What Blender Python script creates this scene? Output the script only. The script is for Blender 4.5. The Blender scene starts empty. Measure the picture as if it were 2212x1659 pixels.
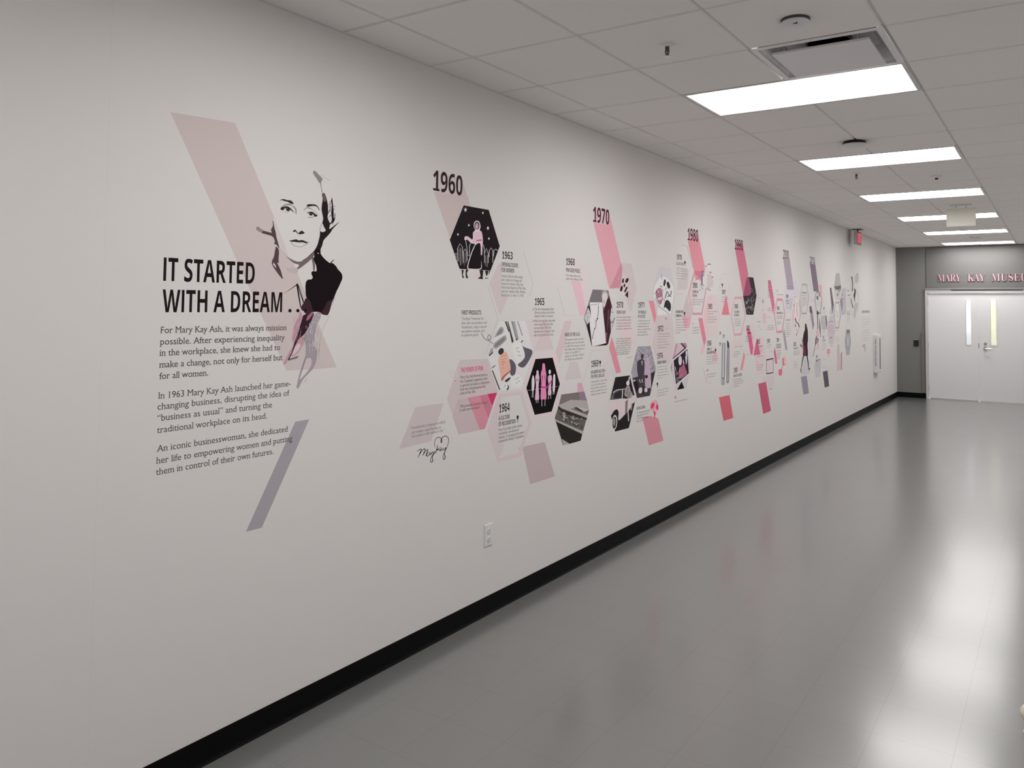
import bpy, bmesh, math, random
from mathutils import Matrix, Vector

SC = bpy.context.scene
COL = SC.collection

# ------------------------------------------------------------------ camera
# metres: X across the corridor from the mural wall, Y along it, Z up
CORR_W, END_Y, BACK_Y, CEIL = 3.06, 17.38, -3.4, 3.012
IMG_W, IMG_H = 2212.0, 1659.0
F_PX, YAW, PITCH, ROLL = 1708.41, 0.579286, 0.043081, 0.008693
PP_X, PP_Y = 1168.94, 588.75
cam_data = bpy.data.cameras.new('camera')
cam_data.sensor_width = 36.0
cam_data.lens = 36.0 * F_PX / IMG_W
cam_data.shift_x = -(PP_X - IMG_W / 2) / IMG_W
cam_data.shift_y = (PP_Y - IMG_H / 2) / IMG_W
cam_data.clip_start, cam_data.clip_end = 0.05, 200
cam = bpy.data.objects.new('camera', cam_data)
COL.objects.link(cam)
fwd = Vector((-math.sin(YAW) * math.cos(PITCH), math.cos(YAW) * math.cos(PITCH), math.sin(PITCH)))
rgt = Vector((math.cos(YAW), math.sin(YAW), 0))
upv = rgt.cross(fwd)
r2 = rgt * math.cos(ROLL) + upv * math.sin(ROLL)
u2 = -rgt * math.sin(ROLL) + upv * math.cos(ROLL)
m = Matrix((r2, u2, -fwd)).transposed().to_4x4()
m.translation = Vector((2.75415, 0.0, 1.75283))
cam.matrix_world = m
SC.camera = cam

# ------------------------------------------------------------------ world, exposure
w = bpy.data.worlds.new('world'); SC.world = w; w.use_nodes = True
w.node_tree.nodes['Background'].inputs[0].default_value = (0.9, 0.95, 1.0, 1)
w.node_tree.nodes['Background'].inputs[1].default_value = 0.05
vs = SC.view_settings
vs.view_transform = 'Standard'; vs.look = 'None'; vs.gamma = 1.0; vs.use_curve_mapping = False
vs.exposure = 0.0
LENS_POWER = 15.8          # radiance of a troffer lens; the six visible lamps light the place
try:
    SC.cycles.max_bounces = 10; SC.cycles.diffuse_bounces = 6; SC.cycles.glossy_bounces = 4
    SC.cycles.sample_clamp_indirect = 6.0
except Exception:
    pass

# ------------------------------------------------------------------ materials
def s2l(v):
    return v / 12.92 if v <= 0.04045 else ((v + 0.055) / 1.055) ** 2.4
def mat(name, col, rough=0.5, spec=0.5, metal=0.0, emit=None, estr=0.0):
    mm = bpy.data.materials.new(name); mm.use_nodes = True
    b = mm.node_tree.nodes['Principled BSDF']
    b.inputs['Base Color'].default_value = (*col, 1)
    b.inputs['Roughness'].default_value = rough
    b.inputs['Specular IOR Level'].default_value = spec
    b.inputs['Metallic'].default_value = metal
    if emit:
        b.inputs['Emission Color'].default_value = (*emit, 1)
        b.inputs['Emission Strength'].default_value = estr
    return mm
def nodes(mm):
    nt = mm.node_tree
    return nt, nt.nodes['Principled BSDF'], lambda k: nt.nodes.new(k), nt.links.new
def bump_noise(mm, scale, strength, dist=0.002, colvar=0.0):
    nt, b, N, L = nodes(mm)
    tc = N('ShaderNodeTexCoord'); nz = N('ShaderNodeTexNoise'); nz.inputs['Scale'].default_value = scale
    nz.inputs['Detail'].default_value = 4
    L(tc.outputs['Object'], nz.inputs['Vector'])
    bp = N('ShaderNodeBump'); bp.inputs['Strength'].default_value = strength; bp.inputs['Distance'].default_value = dist
    L(nz.outputs['Fac'], bp.inputs['Height']); L(bp.outputs['Normal'], b.inputs['Normal'])
    if colvar:
        c = b.inputs['Base Color'].default_value[:3]
        mx = N('ShaderNodeMix'); mx.data_type = 'RGBA'
        mx.inputs['A'].default_value = (*[v * (1 - colvar) for v in c], 1)
        mx.inputs['B'].default_value = (*[min(1, v * (1 + colvar)) for v in c], 1)
        L(nz.outputs['Fac'], mx.inputs['Factor']); L(mx.outputs['Result'], b.inputs['Base Color'])
    return mm
WHITE_WALL = bump_noise(mat('white_wallcovering', (0.80, 0.775, 0.765), 0.65, 0.05), 90, 0.06, 0.001)
def wall_seams(mm):
    # butt joints of the wall covering every 1.37 m along the corridor
    nt, b, N, L = nodes(mm)
    tc = N('ShaderNodeTexCoord'); sp = N('ShaderNodeSeparateXYZ'); L(tc.outputs['Object'], sp.inputs[0])
    a = N('ShaderNodeMath'); a.operation = 'ADD'; a.inputs[1].default_value = 20 * 1.372 - 1.454; L(sp.outputs['Y'], a.inputs[0])
    mo = N('ShaderNodeMath'); mo.operation = 'MODULO'; mo.inputs[1].default_value = 1.372; L(a.outputs[0], mo.inputs[0])
    lt = N('ShaderNodeMath'); lt.operation = 'LESS_THAN'; lt.inputs[1].default_value = 0.003; L(mo.outputs[0], lt.inputs[0])
    mx = N('ShaderNodeMix'); mx.data_type = 'RGBA'
    c = b.inputs['Base Color'].default_value[:3]
    mx.inputs['A'].default_value = (*c, 1); mx.inputs['B'].default_value = (*[v * 0.965 for v in c], 1)
    L(lt.outputs[0], mx.inputs['Factor']); L(mx.outputs['Result'], b.inputs['Base Color'])
wall_seams(WHITE_WALL)
GREY_WALL = bump_noise(mat('grey_wall_paint', (0.235, 0.235, 0.225), 0.55, 0.3), 120, 0.05, 0.001)
RIGHT_WALL = bump_noise(mat('pale_wall_paint', (0.72, 0.71, 0.70), 0.6, 0.25), 120, 0.04, 0.001)
PANEL_GREY = bump_noise(mat('light_grey_panel', (0.19, 0.188, 0.183), 0.5, 0.3), 120, 0.03, 0.001)
BASE_BLACK = bump_noise(mat('black_rubber_base', (0.004, 0.004, 0.005), 0.5, 0.08), 200, 0.04, 0.001)
TILE = bump_noise(mat('mineral_ceiling_tile', (0.86, 0.845, 0.825), 0.85, 0.1), 260, 0.35, 0.002, 0.03)
TBAR = mat('white_tee_bar', (0.72, 0.71, 0.69), 0.5, 0.3)
DOOR_WHITE = bump_noise(mat('white_door_paint', (0.90, 0.895, 0.905), 0.35, 0.4), 60, 0.03, 0.001)
FRAME_WHITE = mat('white_frame_paint', (0.66, 0.655, 0.645), 0.4, 0.4)
STEEL = mat('brushed_steel', (0.62, 0.60, 0.58), 0.28, 0.5, 1.0)
DARK_STEEL = mat('dark_steel', (0.10, 0.10, 0.10), 0.35, 0.5, 0.8)
BLACK = mat('black_plastic', (0.006, 0.006, 0.006), 0.35, 0.5)
OFFWHITE = mat('off_white_plastic', (0.80, 0.79, 0.78), 0.4, 0.4)
LAV_WHITE = mat('cool_white_plastic', (0.80, 0.79, 0.83), 0.4, 0.4)
CREAM = bump_noise(mat('cream_rubber', (0.80, 0.76, 0.62), 0.6, 0.3), 60, 0.1, 0.002)
HOLE = mat('dark_opening', (0.012, 0.011, 0.012), 0.8, 0.1)
GREY_METAL = bump_noise(mat('galvanised_pan', (0.8, 0.79, 0.79), 0.5, 0.4, 0.2), 14, 0.05, 0.002, 0.25)
VENT_WHITE = mat('white_diffuser_paint', (0.80, 0.79, 0.80), 0.45, 0.3)
REFLECTOR = mat('white_reflector_enamel', (0.90, 0.89, 0.87), 0.35, 0.3)
LENS = mat('lit_lens', (0.9, 0.9, 0.9), 0.5, 0.2, 0, (1.0, 0.978, 0.965), LENS_POWER)
PINK_LETTER = mat('pink_acrylic_letter', (0.74, 0.42, 0.48), 0.35, 0.4, 0, (1.0, 0.33, 0.45), 0.0)
RED_LIT = mat('red_lit_legend', (0.6, 0.02, 0.06), 0.4, 0.3, 0, (1.0, 0.10, 0.18), 0.9)
SIGN_FACE = mat('exit_sign_face', (0.30, 0.10, 0.12), 0.4, 0.3)
LEGEND_GREY = mat('dark_grey_legend', (0.06, 0.06, 0.065), 0.5, 0.3)
PALE_GREEN = bump_noise(mat('pane_reflection_green', (0.42, 0.42, 0.30), 0.5, 0.3), 4, 0.05, 0.002, 0.3)
GLASS = mat('door_glass', (0.95, 0.98, 0.97), 0.02, 0.5)
GLASS.node_tree.nodes['Principled BSDF'].inputs['Transmission Weight'].default_value = 1.0
GLASS.node_tree.nodes['Principled BSDF'].inputs['IOR'].default_value = 1.05
def floor_material():
    mm = mat('polished_grey_vinyl_tile', (0.172, 0.175, 0.172), 0.30, 0.6)
    nt, b, N, L = nodes(mm)
    tc = N('ShaderNodeTexCoord'); sp = N('ShaderNodeSeparateXYZ'); L(tc.outputs['Object'], sp.inputs[0])
    T = 0.3048
    def grid(out, off):
        a = N('ShaderNodeMath'); a.operation = 'ADD'; a.inputs[1].default_value = 40 * T - off; L(out, a.inputs[0])
        d = N('ShaderNodeMath'); d.operation = 'DIVIDE'; d.inputs[1].default_value = T; L(a.outputs[0], d.inputs[0])
        f = N('ShaderNodeMath'); f.operation = 'FLOOR'; L(d.outputs[0], f.inputs[0])
        fr = N('ShaderNodeMath'); fr.operation = 'FRACT'; L(d.outputs[0], fr.inputs[0])
        s = N('ShaderNodeMath'); s.operation = 'LESS_THAN'; s.inputs[1].default_value = 0.007; L(fr.outputs[0], s.inputs[0])
        return f.outputs[0], s.outputs[0]
    fx, sx = grid(sp.outputs['X'], 2.074); fy, sy = grid(sp.outputs['Y'], 3.572)
    cb = N('ShaderNodeCombineXYZ'); L(fx, cb.inputs[0]); L(fy, cb.inputs[1])
    wn = N('ShaderNodeTexWhiteNoise'); wn.noise_dimensions = '2D'; L(cb.outputs[0], wn.inputs['Vector'])
    seam = N('ShaderNodeMath'); seam.operation = 'MAXIMUM'; L(sx, seam.inputs[0]); L(sy, seam.inputs[1])
    # every tile lies a hair out of level
    sub = N('ShaderNodeVectorMath'); sub.operation = 'SUBTRACT'; sub.inputs[1].default_value = (0.5, 0.5, 0.5); L(wn.outputs['Color'], sub.inputs[0])
    sc = N('ShaderNodeVectorMath'); sc.operation = 'MULTIPLY'; sc.inputs[1].default_value = (0.006, 0.012, 0.0); L(sub.outputs[0], sc.inputs[0])
    nz = N('ShaderNodeTexNoise'); nz.inputs['Scale'].default_value = 5.0; nz.inputs['Detail'].default_value = 3; L(tc.outputs['Object'], nz.inputs['Vector'])
    bp = N('ShaderNodeBump'); bp.inputs['Strength'].default_value = 0.05; bp.inputs['Distance'].default_value = 0.01; L(nz.outputs['Fac'], bp.inputs['Height'])
    ad = N('ShaderNodeVectorMath'); ad.operation = 'ADD'; L(bp.outputs['Normal'], ad.inputs[0]); L(sc.outputs[0], ad.inputs[1])
    nm = N('ShaderNodeVectorMath'); nm.operation = 'NORMALIZE'; L(ad.outputs[0], nm.inputs[0]); L(nm.outputs[0], b.inputs['Normal'])
    mx = N('ShaderNodeMix'); mx.data_type = 'RGBA'; c = b.inputs['Base Color'].default_value[:3]
    mx.inputs['A'].default_value = (*c, 1); mx.inputs['B'].default_value = (*[v * 0.72 for v in c], 1)
    L(seam.outputs[0], mx.inputs['Factor']); L(mx.outputs['Result'], b.inputs['Base Color'])
    b.inputs['IOR'].default_value = 1.55
    b.inputs['Coat Weight'].default_value = 0.85; b.inputs['Coat Roughness'].default_value = 0.18
    b.inputs['Coat IOR'].default_value = 1.6
    return mm
FLOOR = floor_material()
VINYL = {}
def vinyl(rgb):
    if rgb not in VINYL:
        VINYL[rgb] = mat('printed_vinyl', tuple(s2l(v / 255) for v in rgb), 0.65, 0.05)
    return VINYL[rgb]

# ------------------------------------------------------------------ builders
def link_mesh(name, bm, mats, parent=None, loc=(0, 0, 0), smooth=False):
    me = bpy.data.meshes.new(name)
    bmesh.ops.recalc_face_normals(bm, faces=bm.faces) if smooth != 'raw' else None
    bm.to_mesh(me); bm.free()
    for x in (mats if isinstance(mats, (list, tuple)) else [mats]): me.materials.append(x)
    if smooth is True:
        for f in me.polygons: f.use_smooth = True
    o = bpy.data.objects.new(name, me); COL.objects.link(o); o.location = loc
    if parent: o.parent = parent
    return o
def empty(name, loc, label, cat, group=None):
    o = bpy.data.objects.new(name, None); COL.objects.link(o); o.location = loc
    o.empty_display_size = 0.05
    return tag(o, label, cat, group)
def tag(o, label=None, cat=None, group=None, kind=None):
    if label: o['label'] = label
    if cat: o['category'] = cat
    if group: o['group'] = group
    if kind: o['kind'] = kind
    return o
def box(bm, x0, x1, y0, y1, z0, z1, mi=0, bev=0.0):
    r = bmesh.ops.create_cube(bm, size=1.0)
    vs_ = r['verts']
    for v in vs_:
        v.co = Vector((x0 + (v.co.x + .5) * (x1 - x0), y0 + (v.co.y + .5) * (y1 - y0), z0 + (v.co.z + .5) * (z1 - z0)))
    fs = set(f for v in vs_ for f in v.link_faces)
    for f in fs: f.material_index = mi
    if bev:
        es = set(e for v in vs_ for e in v.link_edges)
        bmesh.ops.bevel(bm, geom=list(es), offset=bev, segments=2, affect='EDGES', profile=0.5)
def quad(bm, pts, mi=0):
    f = bm.faces.new([bm.verts.new(p) for p in pts]); f.material_index = mi
    return f
def lathe(bm, prof, cx=0, cy=0, z0=0, n=28, mi=0):
    rings = []
    for r, z in prof:
        rings.append([bm.verts.new((cx + r * math.cos(2 * math.pi * k / n), cy + r * math.sin(2 * math.pi * k / n), z0 + z)) for k in range(n)])
    for a, b_ in zip(rings, rings[1:]):
        for k in range(n):
            f = bm.faces.new((a[k], a[(k + 1) % n], b_[(k + 1) % n], b_[k])); f.material_index = mi
    for rg in (rings[0], rings[-1]):
        try:
            f = bm.faces.new(rg); f.material_index = mi
        except ValueError: pass
def cyl(bm, p0, p1, r, n=12, mi=0):
    p0, p1 = Vector(p0), Vector(p1); d = (p1 - p0)
    rot = d.to_track_quat('Z', 'Y').to_matrix().to_4x4(); rot.translation = p0
    a = [bm.verts.new(rot @ Vector((r * math.cos(2 * math.pi * k / n), r * math.sin(2 * math.pi * k / n), 0))) for k in range(n)]
    b_ = [bm.verts.new(rot @ Vector((r * math.cos(2 * math.pi * k / n), r * math.sin(2 * math.pi * k / n), d.length))) for k in range(n)]
    for k in range(n):
        bm.faces.new((a[k], a[(k + 1) % n], b_[(k + 1) % n], b_[k])).material_index = mi
    bm.faces.new(a[::-1]).material_index = mi; bm.faces.new(b_).material_index = mi

# ------------------------------------------------------------------ lettering
_cache = {}
def _map(s, up, lo, dg):
    o = ''
    for c in s:
        if 'A' <= c <= 'Z' and up: o += chr(up + ord(c) - 65)
        elif 'a' <= c <= 'z' and lo:
            o += 'ℎ' if (lo == 0x1D44E and c == 'h') else chr(lo + ord(c) - 97)
        elif '0' <= c <= '9' and dg: o += chr(dg + ord(c) - 48)
        else: o += c
    return o
STY = {'b': (0x1D5D4, 0x1D5EE, 0x1D7EC, 0.0), 'y': (0x1D5D4, 0x1D5EE, 0x1D7EC, 0.0),
       's': (0, 0, 0, 0.0), 'i': (0x1D434, 0x1D44E, 0x1D7CE, 0.004), 'd': (0x1D400, 0x1D41A, 0x1D7CE, -0.013)}
def add_serifs(vs_, fs):
    """small slabs on every flat stem end of the outline"""
    cnt = {}
    for f in fs:
        for a, b_ in zip(f, f[1:] + f[:1]):
            k = (min(a, b_), max(a, b_)); cnt[k] = cnt.get(k, 0) + 1
    for (a, b_), c in list(cnt.items()):
        if c != 1: continue
        (xa, ya), (xb, yb) = sorted((vs_[a], vs_[b_]))
        if abs(ya - yb) > .002 or not .06 < xb - xa < .16: continue
        y = (ya + yb) / 2; low = abs(y) < .003 or y < -.15
        if not low and abs(y - .449) > .003 and abs(y - .682) > .003: continue
        th = .042 if low else -.042; n = len(vs_)
        vs_ += [(xa - .075, y), (xb + (.075 if low else .012), y), (xb + (.075 if low else .012), y + th), (xa - .075, y + th)]
        fs.append((n, n + 1, n + 2, n + 3))
def glyphs(style, text):
    """flat outlines of a line of text: vertices, faces, extent"""
    k = (style, text)
    if k in _cache: return _cache[k]
    u, l, d, off = STY[style]
    if style == 'b': text = text.replace('I', 'l')
    cu = bpy.data.curves.new('lettering', 'FONT'); cu.body = _map(text, u, l, d); cu.offset = off; cu.size = 1.0
    cu.resolution_u = 5
    o = bpy.data.objects.new('lettering', cu); COL.objects.link(o)
    dg = bpy.context.evaluated_depsgraph_get(); dg.update()
    me = bpy.data.meshes.new_from_object(o.evaluated_get(dg))
    vs_ = [(v.co.x, v.co.y) for v in me.vertices]; fs = [tuple(p.vertices) for p in me.polygons]
    if style == 'b' and 'l' in text:      # the upright stroke of I stops at cap height
        ch = cap_height('b'); vs_ = [(x, min(y, ch)) for x, y in vs_]
    n0 = len(vs_)
    if style == 's': add_serifs(vs_, fs)
    bpy.data.objects.remove(o); bpy.data.curves.remove(cu); bpy.data.meshes.remove(me)
    x0 = min(v[0] for v in vs_); x1 = max(v[0] for v in vs_)
    _cache[k] = (vs_, fs, x0, x1, n0)
    return _cache[k]
def cap_height(style):
    return max(v[1] for v in glyphs(style, 'H')[0])
def add_text(bm, style, text, place, width, cap, lift=(0, 0, 0)):
    """place(u, v): u along the line in metres, v up"""
    vs_, fs, x0, x1, n0 = glyphs(style, text)
    lift = Vector(lift); sx = width / (x1 - x0); sy = cap / cap_height(style)
    bv = [bm.verts.new(place((x - x0) * sx, y * sy) + (lift if i >= n0 else lift * 0)) for i, (x, y) in enumerate(vs_)]
    for f in fs:
        try: bm.faces.new([bv[i] for i in f])
        except ValueError: pass
    if style == 'y' and text[0] == '1':
        g = glyphs('y', '1'); ww = (g[3] - g[2]) * sx; h = cap * 0.11
        bm.faces.new([bm.verts.new(place(*p) + lift) for p in ((0, 0), (ww * 1.28, 0), (ww * 1.28, h), (0, h))])

# ------------------------------------------------------------------ room shell
bm = bmesh.new(); quad(bm, [(0, BACK_Y, 0), (CORR_W, BACK_Y, 0), (CORR_W, END_Y + .2, 0), (0, END_Y + .2, 0)])
tag(link_mesh('floor', bm, FLOOR, smooth='raw'), kind='structure')
bm = bmesh.new(); box(bm, -0.12, 0, BACK_Y, END_Y, 0, CEIL + .15)
tag(link_mesh('wall_left', bm, WHITE_WALL), kind='structure')
bm = bmesh.new(); box(bm, CORR_W, CORR_W + .12, BACK_Y, END_Y, 0, CEIL + .15)
tag(link_mesh('wall_right', bm, RIGHT_WALL), kind='structure')
bm = bmesh.new(); box(bm, -0.12, CORR_W + .12, BACK_Y - .12, BACK_Y, 0, CEIL + .15)
tag(link_mesh('wall_back', bm, GREY_WALL), kind='structure')
DX0, DX1, DTOP = 0.533, 2.379, 2.19       # outside of the door frame
bm = bmesh.new()
box(bm, -0.12, DX0, END_Y, END_Y + .15, 0, CEIL + .15); box(bm, DX1, CORR_W + .12, END_Y, END_Y + .15, 0, CEIL + .15)
box(bm, DX0, DX1, END_Y, END_Y + .15, DTOP, CEIL + .15)
tag(link_mesh('wall_end', bm, GREY_WALL), kind='structure')
bm = bmesh.new(); box(bm, 0.556, 2.356, END_Y - .014, END_Y, DTOP + .004, CEIL - .012, 0, .002)
tag(link_mesh('trim_1', bm, PANEL_GREY), kind='structure')

# rubber cove base: upright face, curved toe
def cove(name, pts, nrm):
    prof = [(0, 0.1016), (.0022, .1016), (.003, .098), (.003, .022), (.0045, .012), (.008, .005), (.014, .0012), (.014, 0)]
    bm = bmesh.new(); rows = []
    for (x, y), (nx, ny) in zip(pts, nrm): rows.append([bm.verts.new((x + nx * a, y + ny * a, z)) for a, z in prof])
    for a, b_ in zip(rows, rows[1:]):
        for i in range(len(prof) - 1): bm.faces.new((a[i], a[i + 1], b_[i + 1], b_[i]))
    return tag(link_mesh(name, bm, BASE_BLACK), kind='structure')
cove('baseboard_left', [(0, BACK_Y), (0, END_Y)], [(1, 0), (1, -1)])
cove('baseboard_end', [(0, END_Y), (DX0 - .001, END_Y)], [(1, -1), (0, -1)])
cove('baseboard_right', [(CORR_W, BACK_Y), (CORR_W, END_Y)], [(-1, 0), (-1, 0)])

# suspended ceiling: tegular tiles standing 7 mm proud of a 14 mm tee grid
T = 0.6096; GX, GY = 0.2923, 2.5085
LIGHT_ROWS = (-5, -1, 3, 7, 11, 15, 19, 23)
xs = [0.0] + [GX + T * i for i in range(5)] + [CORR_W]
ys = [BACK_Y] + [GY + T * j for j in range(-9, 25)] + [END_Y]
def taken(xc, yc):
    j = math.floor((yc - GY) / T); i = math.floor((xc - GX) / T)
    return (i in (1, 2) and j in LIGHT_ROWS) or (i == 2 and j == 2)
bm = bmesh.new(); g = .007; zt = CEIL; zg = CEIL + .010; e = .004
for xa, xb in zip(xs, xs[1:]):
    for ya, yb in zip(ys, ys[1:]):
        if taken((xa + xb) / 2, (ya + yb) / 2): continue
        a, b_, c, d = xa + g, xb - g, ya + g, yb - g
        o_ = [(a, c, zg), (b_, c, zg), (b_, d, zg), (a, d, zg)]
        n_ = [(a + e, c + e, zt), (b_ - e, c + e, zt), (b_ - e, d - e, zt), (a + e, d - e, zt)]
        vo = [bm.verts.new(p) for p in o_]; vn = [bm.verts.new(p) for p in n_]
        bm.faces.new(vn)
        for k in range(4): bm.faces.new((vo[k], vo[(k + 1) % 4], vn[(k + 1) % 4], vn[k]))
for x in xs:
    for ya, yb in zip(ys, ys[1:]):
        inl = [taken(x - .1, (ya + yb) / 2), taken(x + .1, (ya + yb) / 2)]
        if all(inl): continue
        quad(bm, [(x - g, ya, zg), (x + g, ya, zg), (x + g, yb, zg), (x - g, yb, zg)], 1)
for y in ys:
    for xa, xb in zip(xs, xs[1:]): quad(bm, [(xa + g, y - g, zg), (xb - g, y - g, zg), (xb - g, y + g, zg), (xa + g, y + g, zg)], 1)
box(bm, 0, CORR_W, BACK_Y, END_Y, CEIL + .16, CEIL + .18, 0)
tag(link_mesh('ceiling', bm, [TILE, TBAR]), kind='structure')
bm = bmesh.new(); box(bm, 0, .016, BACK_Y, END_Y, CEIL - .002, CEIL + .006)
tag(link_mesh('trim_2', bm, TBAR), kind='structure')

# ------------------------------------------------------------------ recessed troffers
def troffer_meshes():
    L, W, fl, dep = 2 * T - .006, T - .006, .020, .085
    x, y = L / 2, W / 2
    out = {}
    bm = bmesh.new()          # flat flange with an inner lip
    for k, (a, b_, z) in enumerate(((0, fl, -.001),)):
        O = [(-x + a, -y + a), (x - a, -y + a), (x - a, y - a), (-x + a, y - a)]; I = [(-x + b_, -y + b_), (x - b_, -y + b_), (x - b_, y - b_), (-x + b_, y - b_)]
        vo = [bm.verts.new((*p, z)) for p in O]; vi = [bm.verts.new((*p, z)) for p in I]; vu = [bm.verts.new((*p, .012)) for p in O]; vl = [bm.verts.new((*p, .010)) for p in I]
        for q_ in range(4):
            r_ = (q_ + 1) % 4
            bm.faces.new((vo[q_], vo[r_], vi[r_], vi[q_])); bm.faces.new((vo[q_], vu[q_], vu[r_], vo[r_])); bm.faces.new((vi[q_], vi[r_], vl[r_], vl[q_]))
    me = bpy.data.meshes.new('frame'); bm.to_mesh(me); bm.free(); me.materials.append(FRAME_WHITE); out['frame'] = me
    bm = bmesh.new()          # curved reflector bay, open below
    n = 8; xi, yi = x - fl, y - fl
    rows = []
    for k in range(n + 1):
        t = -1 + 2 * k / n
        rows.append([bm.verts.new((sx * (xi - .055 * (1 - t * t)), yi * t, .010 + dep * (1 - t ** 4) * .95)) for sx in (-1, 1)])
    for a, b_ in zip(rows, rows[1:]): bm.faces.new((a[0], a[1], b_[1], b_[0]))
    for s, i in ((-1, 0), (1, 1)):
        for a, b_ in zip(rows, rows[1:]):
            ya, yb = a[i].co.y, b_[i].co.y
            bm.faces.new((a[i], b_[i], bm.verts.new((s * xi, yb, .010)), bm.verts.new((s * xi, ya, .010))))
    me = bpy.data.meshes.new('reflector'); bm.to_mesh(me); bm.free(); me.materials.append(REFLECTOR); out['reflector'] = me
    bm = bmesh.new()          # wide glowing lens bowed down a little from the bay
    n = 10; wy = yi * .87; rows = []
    for k in range(n + 1):
        t = -1 + 2 * k / n
        rows.append([bm.verts.new((sx, wy * t, .060 - .038 * (1 - t * t))) for sx in (-(xi - .045), xi - .045)])
    for a, b_ in zip(rows, rows[1:]): bm.faces.new((a[0], a[1], b_[1], b_[0]))
    me = bpy.data.meshes.new('lens'); bm.to_mesh(me); bm.free(); me.materials.append(LENS); out['lens'] = me
    return out
TM = troffer_meshes()
LNAME = {-5: 'ceiling light behind the camera, the farther one', -1: 'ceiling light just behind the camera',
         3: 'largest and nearest recessed ceiling light, touching the square air diffuser', 7: 'second recessed ceiling light, just beyond the dark topped round device',
         11: 'third recessed ceiling light, between the small sprinkler and the hanging sign', 15: 'fourth recessed ceiling light, partly hidden behind the blank hanging sign',
         19: 'fifth recessed ceiling light, just beyond the blank hanging sign', 23: 'farthest recessed ceiling light, against the end wall above the doors'}
for j in LIGHT_ROWS:
    t = empty('ceiling_light', (GX + 2 * T, GY + (j + .5) * T, CEIL), 'bright rectangular ' + LNAME[j] if j in (-5, -1) else LNAME[j], 'ceiling light', 'row of recessed ceiling lights')
    for k in ('frame', 'reflector', 'lens'):
        o = bpy.data.objects.new(k, TM[k]); COL.objects.link(o); o.parent = t

# ------------------------------------------------------------------ square plaque diffuser
vx, vy = GX + 2.5 * T, GY + 2.5 * T
t = empty('air_diffuser', (vx, vy, CEIL), 'square ceiling air diffuser with a flat centre plate beside the nearest light', 'air vent')
h = T / 2 - .003
bm = bmesh.new()
ho = .272
O = [(-h, -h), (h, -h), (h, h), (-h, h)]; I = [(-ho, -ho), (ho, -ho), (ho, ho), (-ho, ho)]
vo = [bm.verts.new((*p, .0)) for p in O]; vi = [bm.verts.new((*p, -.003)) for p in I]; vk = [bm.verts.new((p[0] * 1.0, p[1] * 1.0, .012)) for p in I]
for q_ in range(4):
    r_ = (q_ + 1) % 4; bm.faces.new((vo[q_], vo[r_], vi[r_], vi[q_])); bm.faces.new((vi[q_], vi[r_], vk[r_], vk[q_]))
link_mesh('frame', bm, VENT_WHITE, t)
bm = bmesh.new(); hi = .21; tp = .082
vi = [bm.verts.new((*p, .012)) for p in I]; vt = [bm.verts.new((p[0] / ho * hi, p[1] / ho * hi, tp)) for p in I]
for q_ in range(4): bm.faces.new((vi[q_], vi[(q_ + 1) % 4], vt[(q_ + 1) % 4], vt[q_]))
bm.faces.new(vt)
link_mesh('pan', bm, GREY_METAL, t)
bm = bmesh.new(); lathe(bm, [(.110, .0), (.110, -.012), (.100, -.012), (.100, -.001)], 0, 0, tp - .001, 32); 
link_mesh('duct_collar', bm, DARK_STEEL, t, smooth=False)
bm = bmesh.new(); lathe(bm, [(.099, -.004), (.0, -.004)], 0, 0, tp, 32); link_mesh('duct_opening', bm, HOLE, t)
bm = bmesh.new(); hp = .225; box(bm, -hp, hp, -hp + .03, hp + .02, -.012, .0, 0, .002); link_mesh('centre_plate', bm, VENT_WHITE, t)
bm = bmesh.new()
for sx, sy in ((-1, -1), (1, -1), (-1, 1), (1, 1)): cyl(bm, (sx * .17, sy * .17, .003), (sx * .17, sy * .17, tp), .004, 8)
link_mesh('hanger_pins', bm, STEEL, t)

# ------------------------------------------------------------------ things on the ceiling
t = empty('smoke_detector', (1.815, 3.44, CEIL), 'round white smoke detector near the square air diffuser', 'smoke detector')
bm = bmesh.new(); lathe(bm, [(.0, 0), (.062, 0), (.062, -.008), (.056, -.010)], n=32); link_mesh('base', bm, DARK_STEEL, t, smooth=False)
bm = bmesh.new(); lathe(bm, [(.056, -.008), (.060, -.014), (.058, -.026), (.046, -.038), (.020, -.042), (.0, -.042)], n=32); link_mesh('cover', bm, LAV_WHITE, t, smooth=True)
bm = bmesh.new(); box(bm, .004, .022, -.050, -.042, -.036, -.028); link_mesh('slot', bm, BLACK, t)
t = empty('round_ceiling_device', (1.49, 6.215, CEIL), 'flat white round device on a dark base between the first two lights', 'ceiling device')
bm = bmesh.new(); lathe(bm, [(.0, 0), (.078, 0), (.088, -.022), (.080, -.026), (0, -.026)], n=36); link_mesh('base', bm, BLACK, t)
bm = bmesh.new(); lathe(bm, [(.0, -.024), (.094, -.024), (.098, -.030), (.094, -.046), (.060, -.054), (0, -.055)], n=36); link_mesh('cover', bm, OFFWHITE, t, smooth=True)
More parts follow.
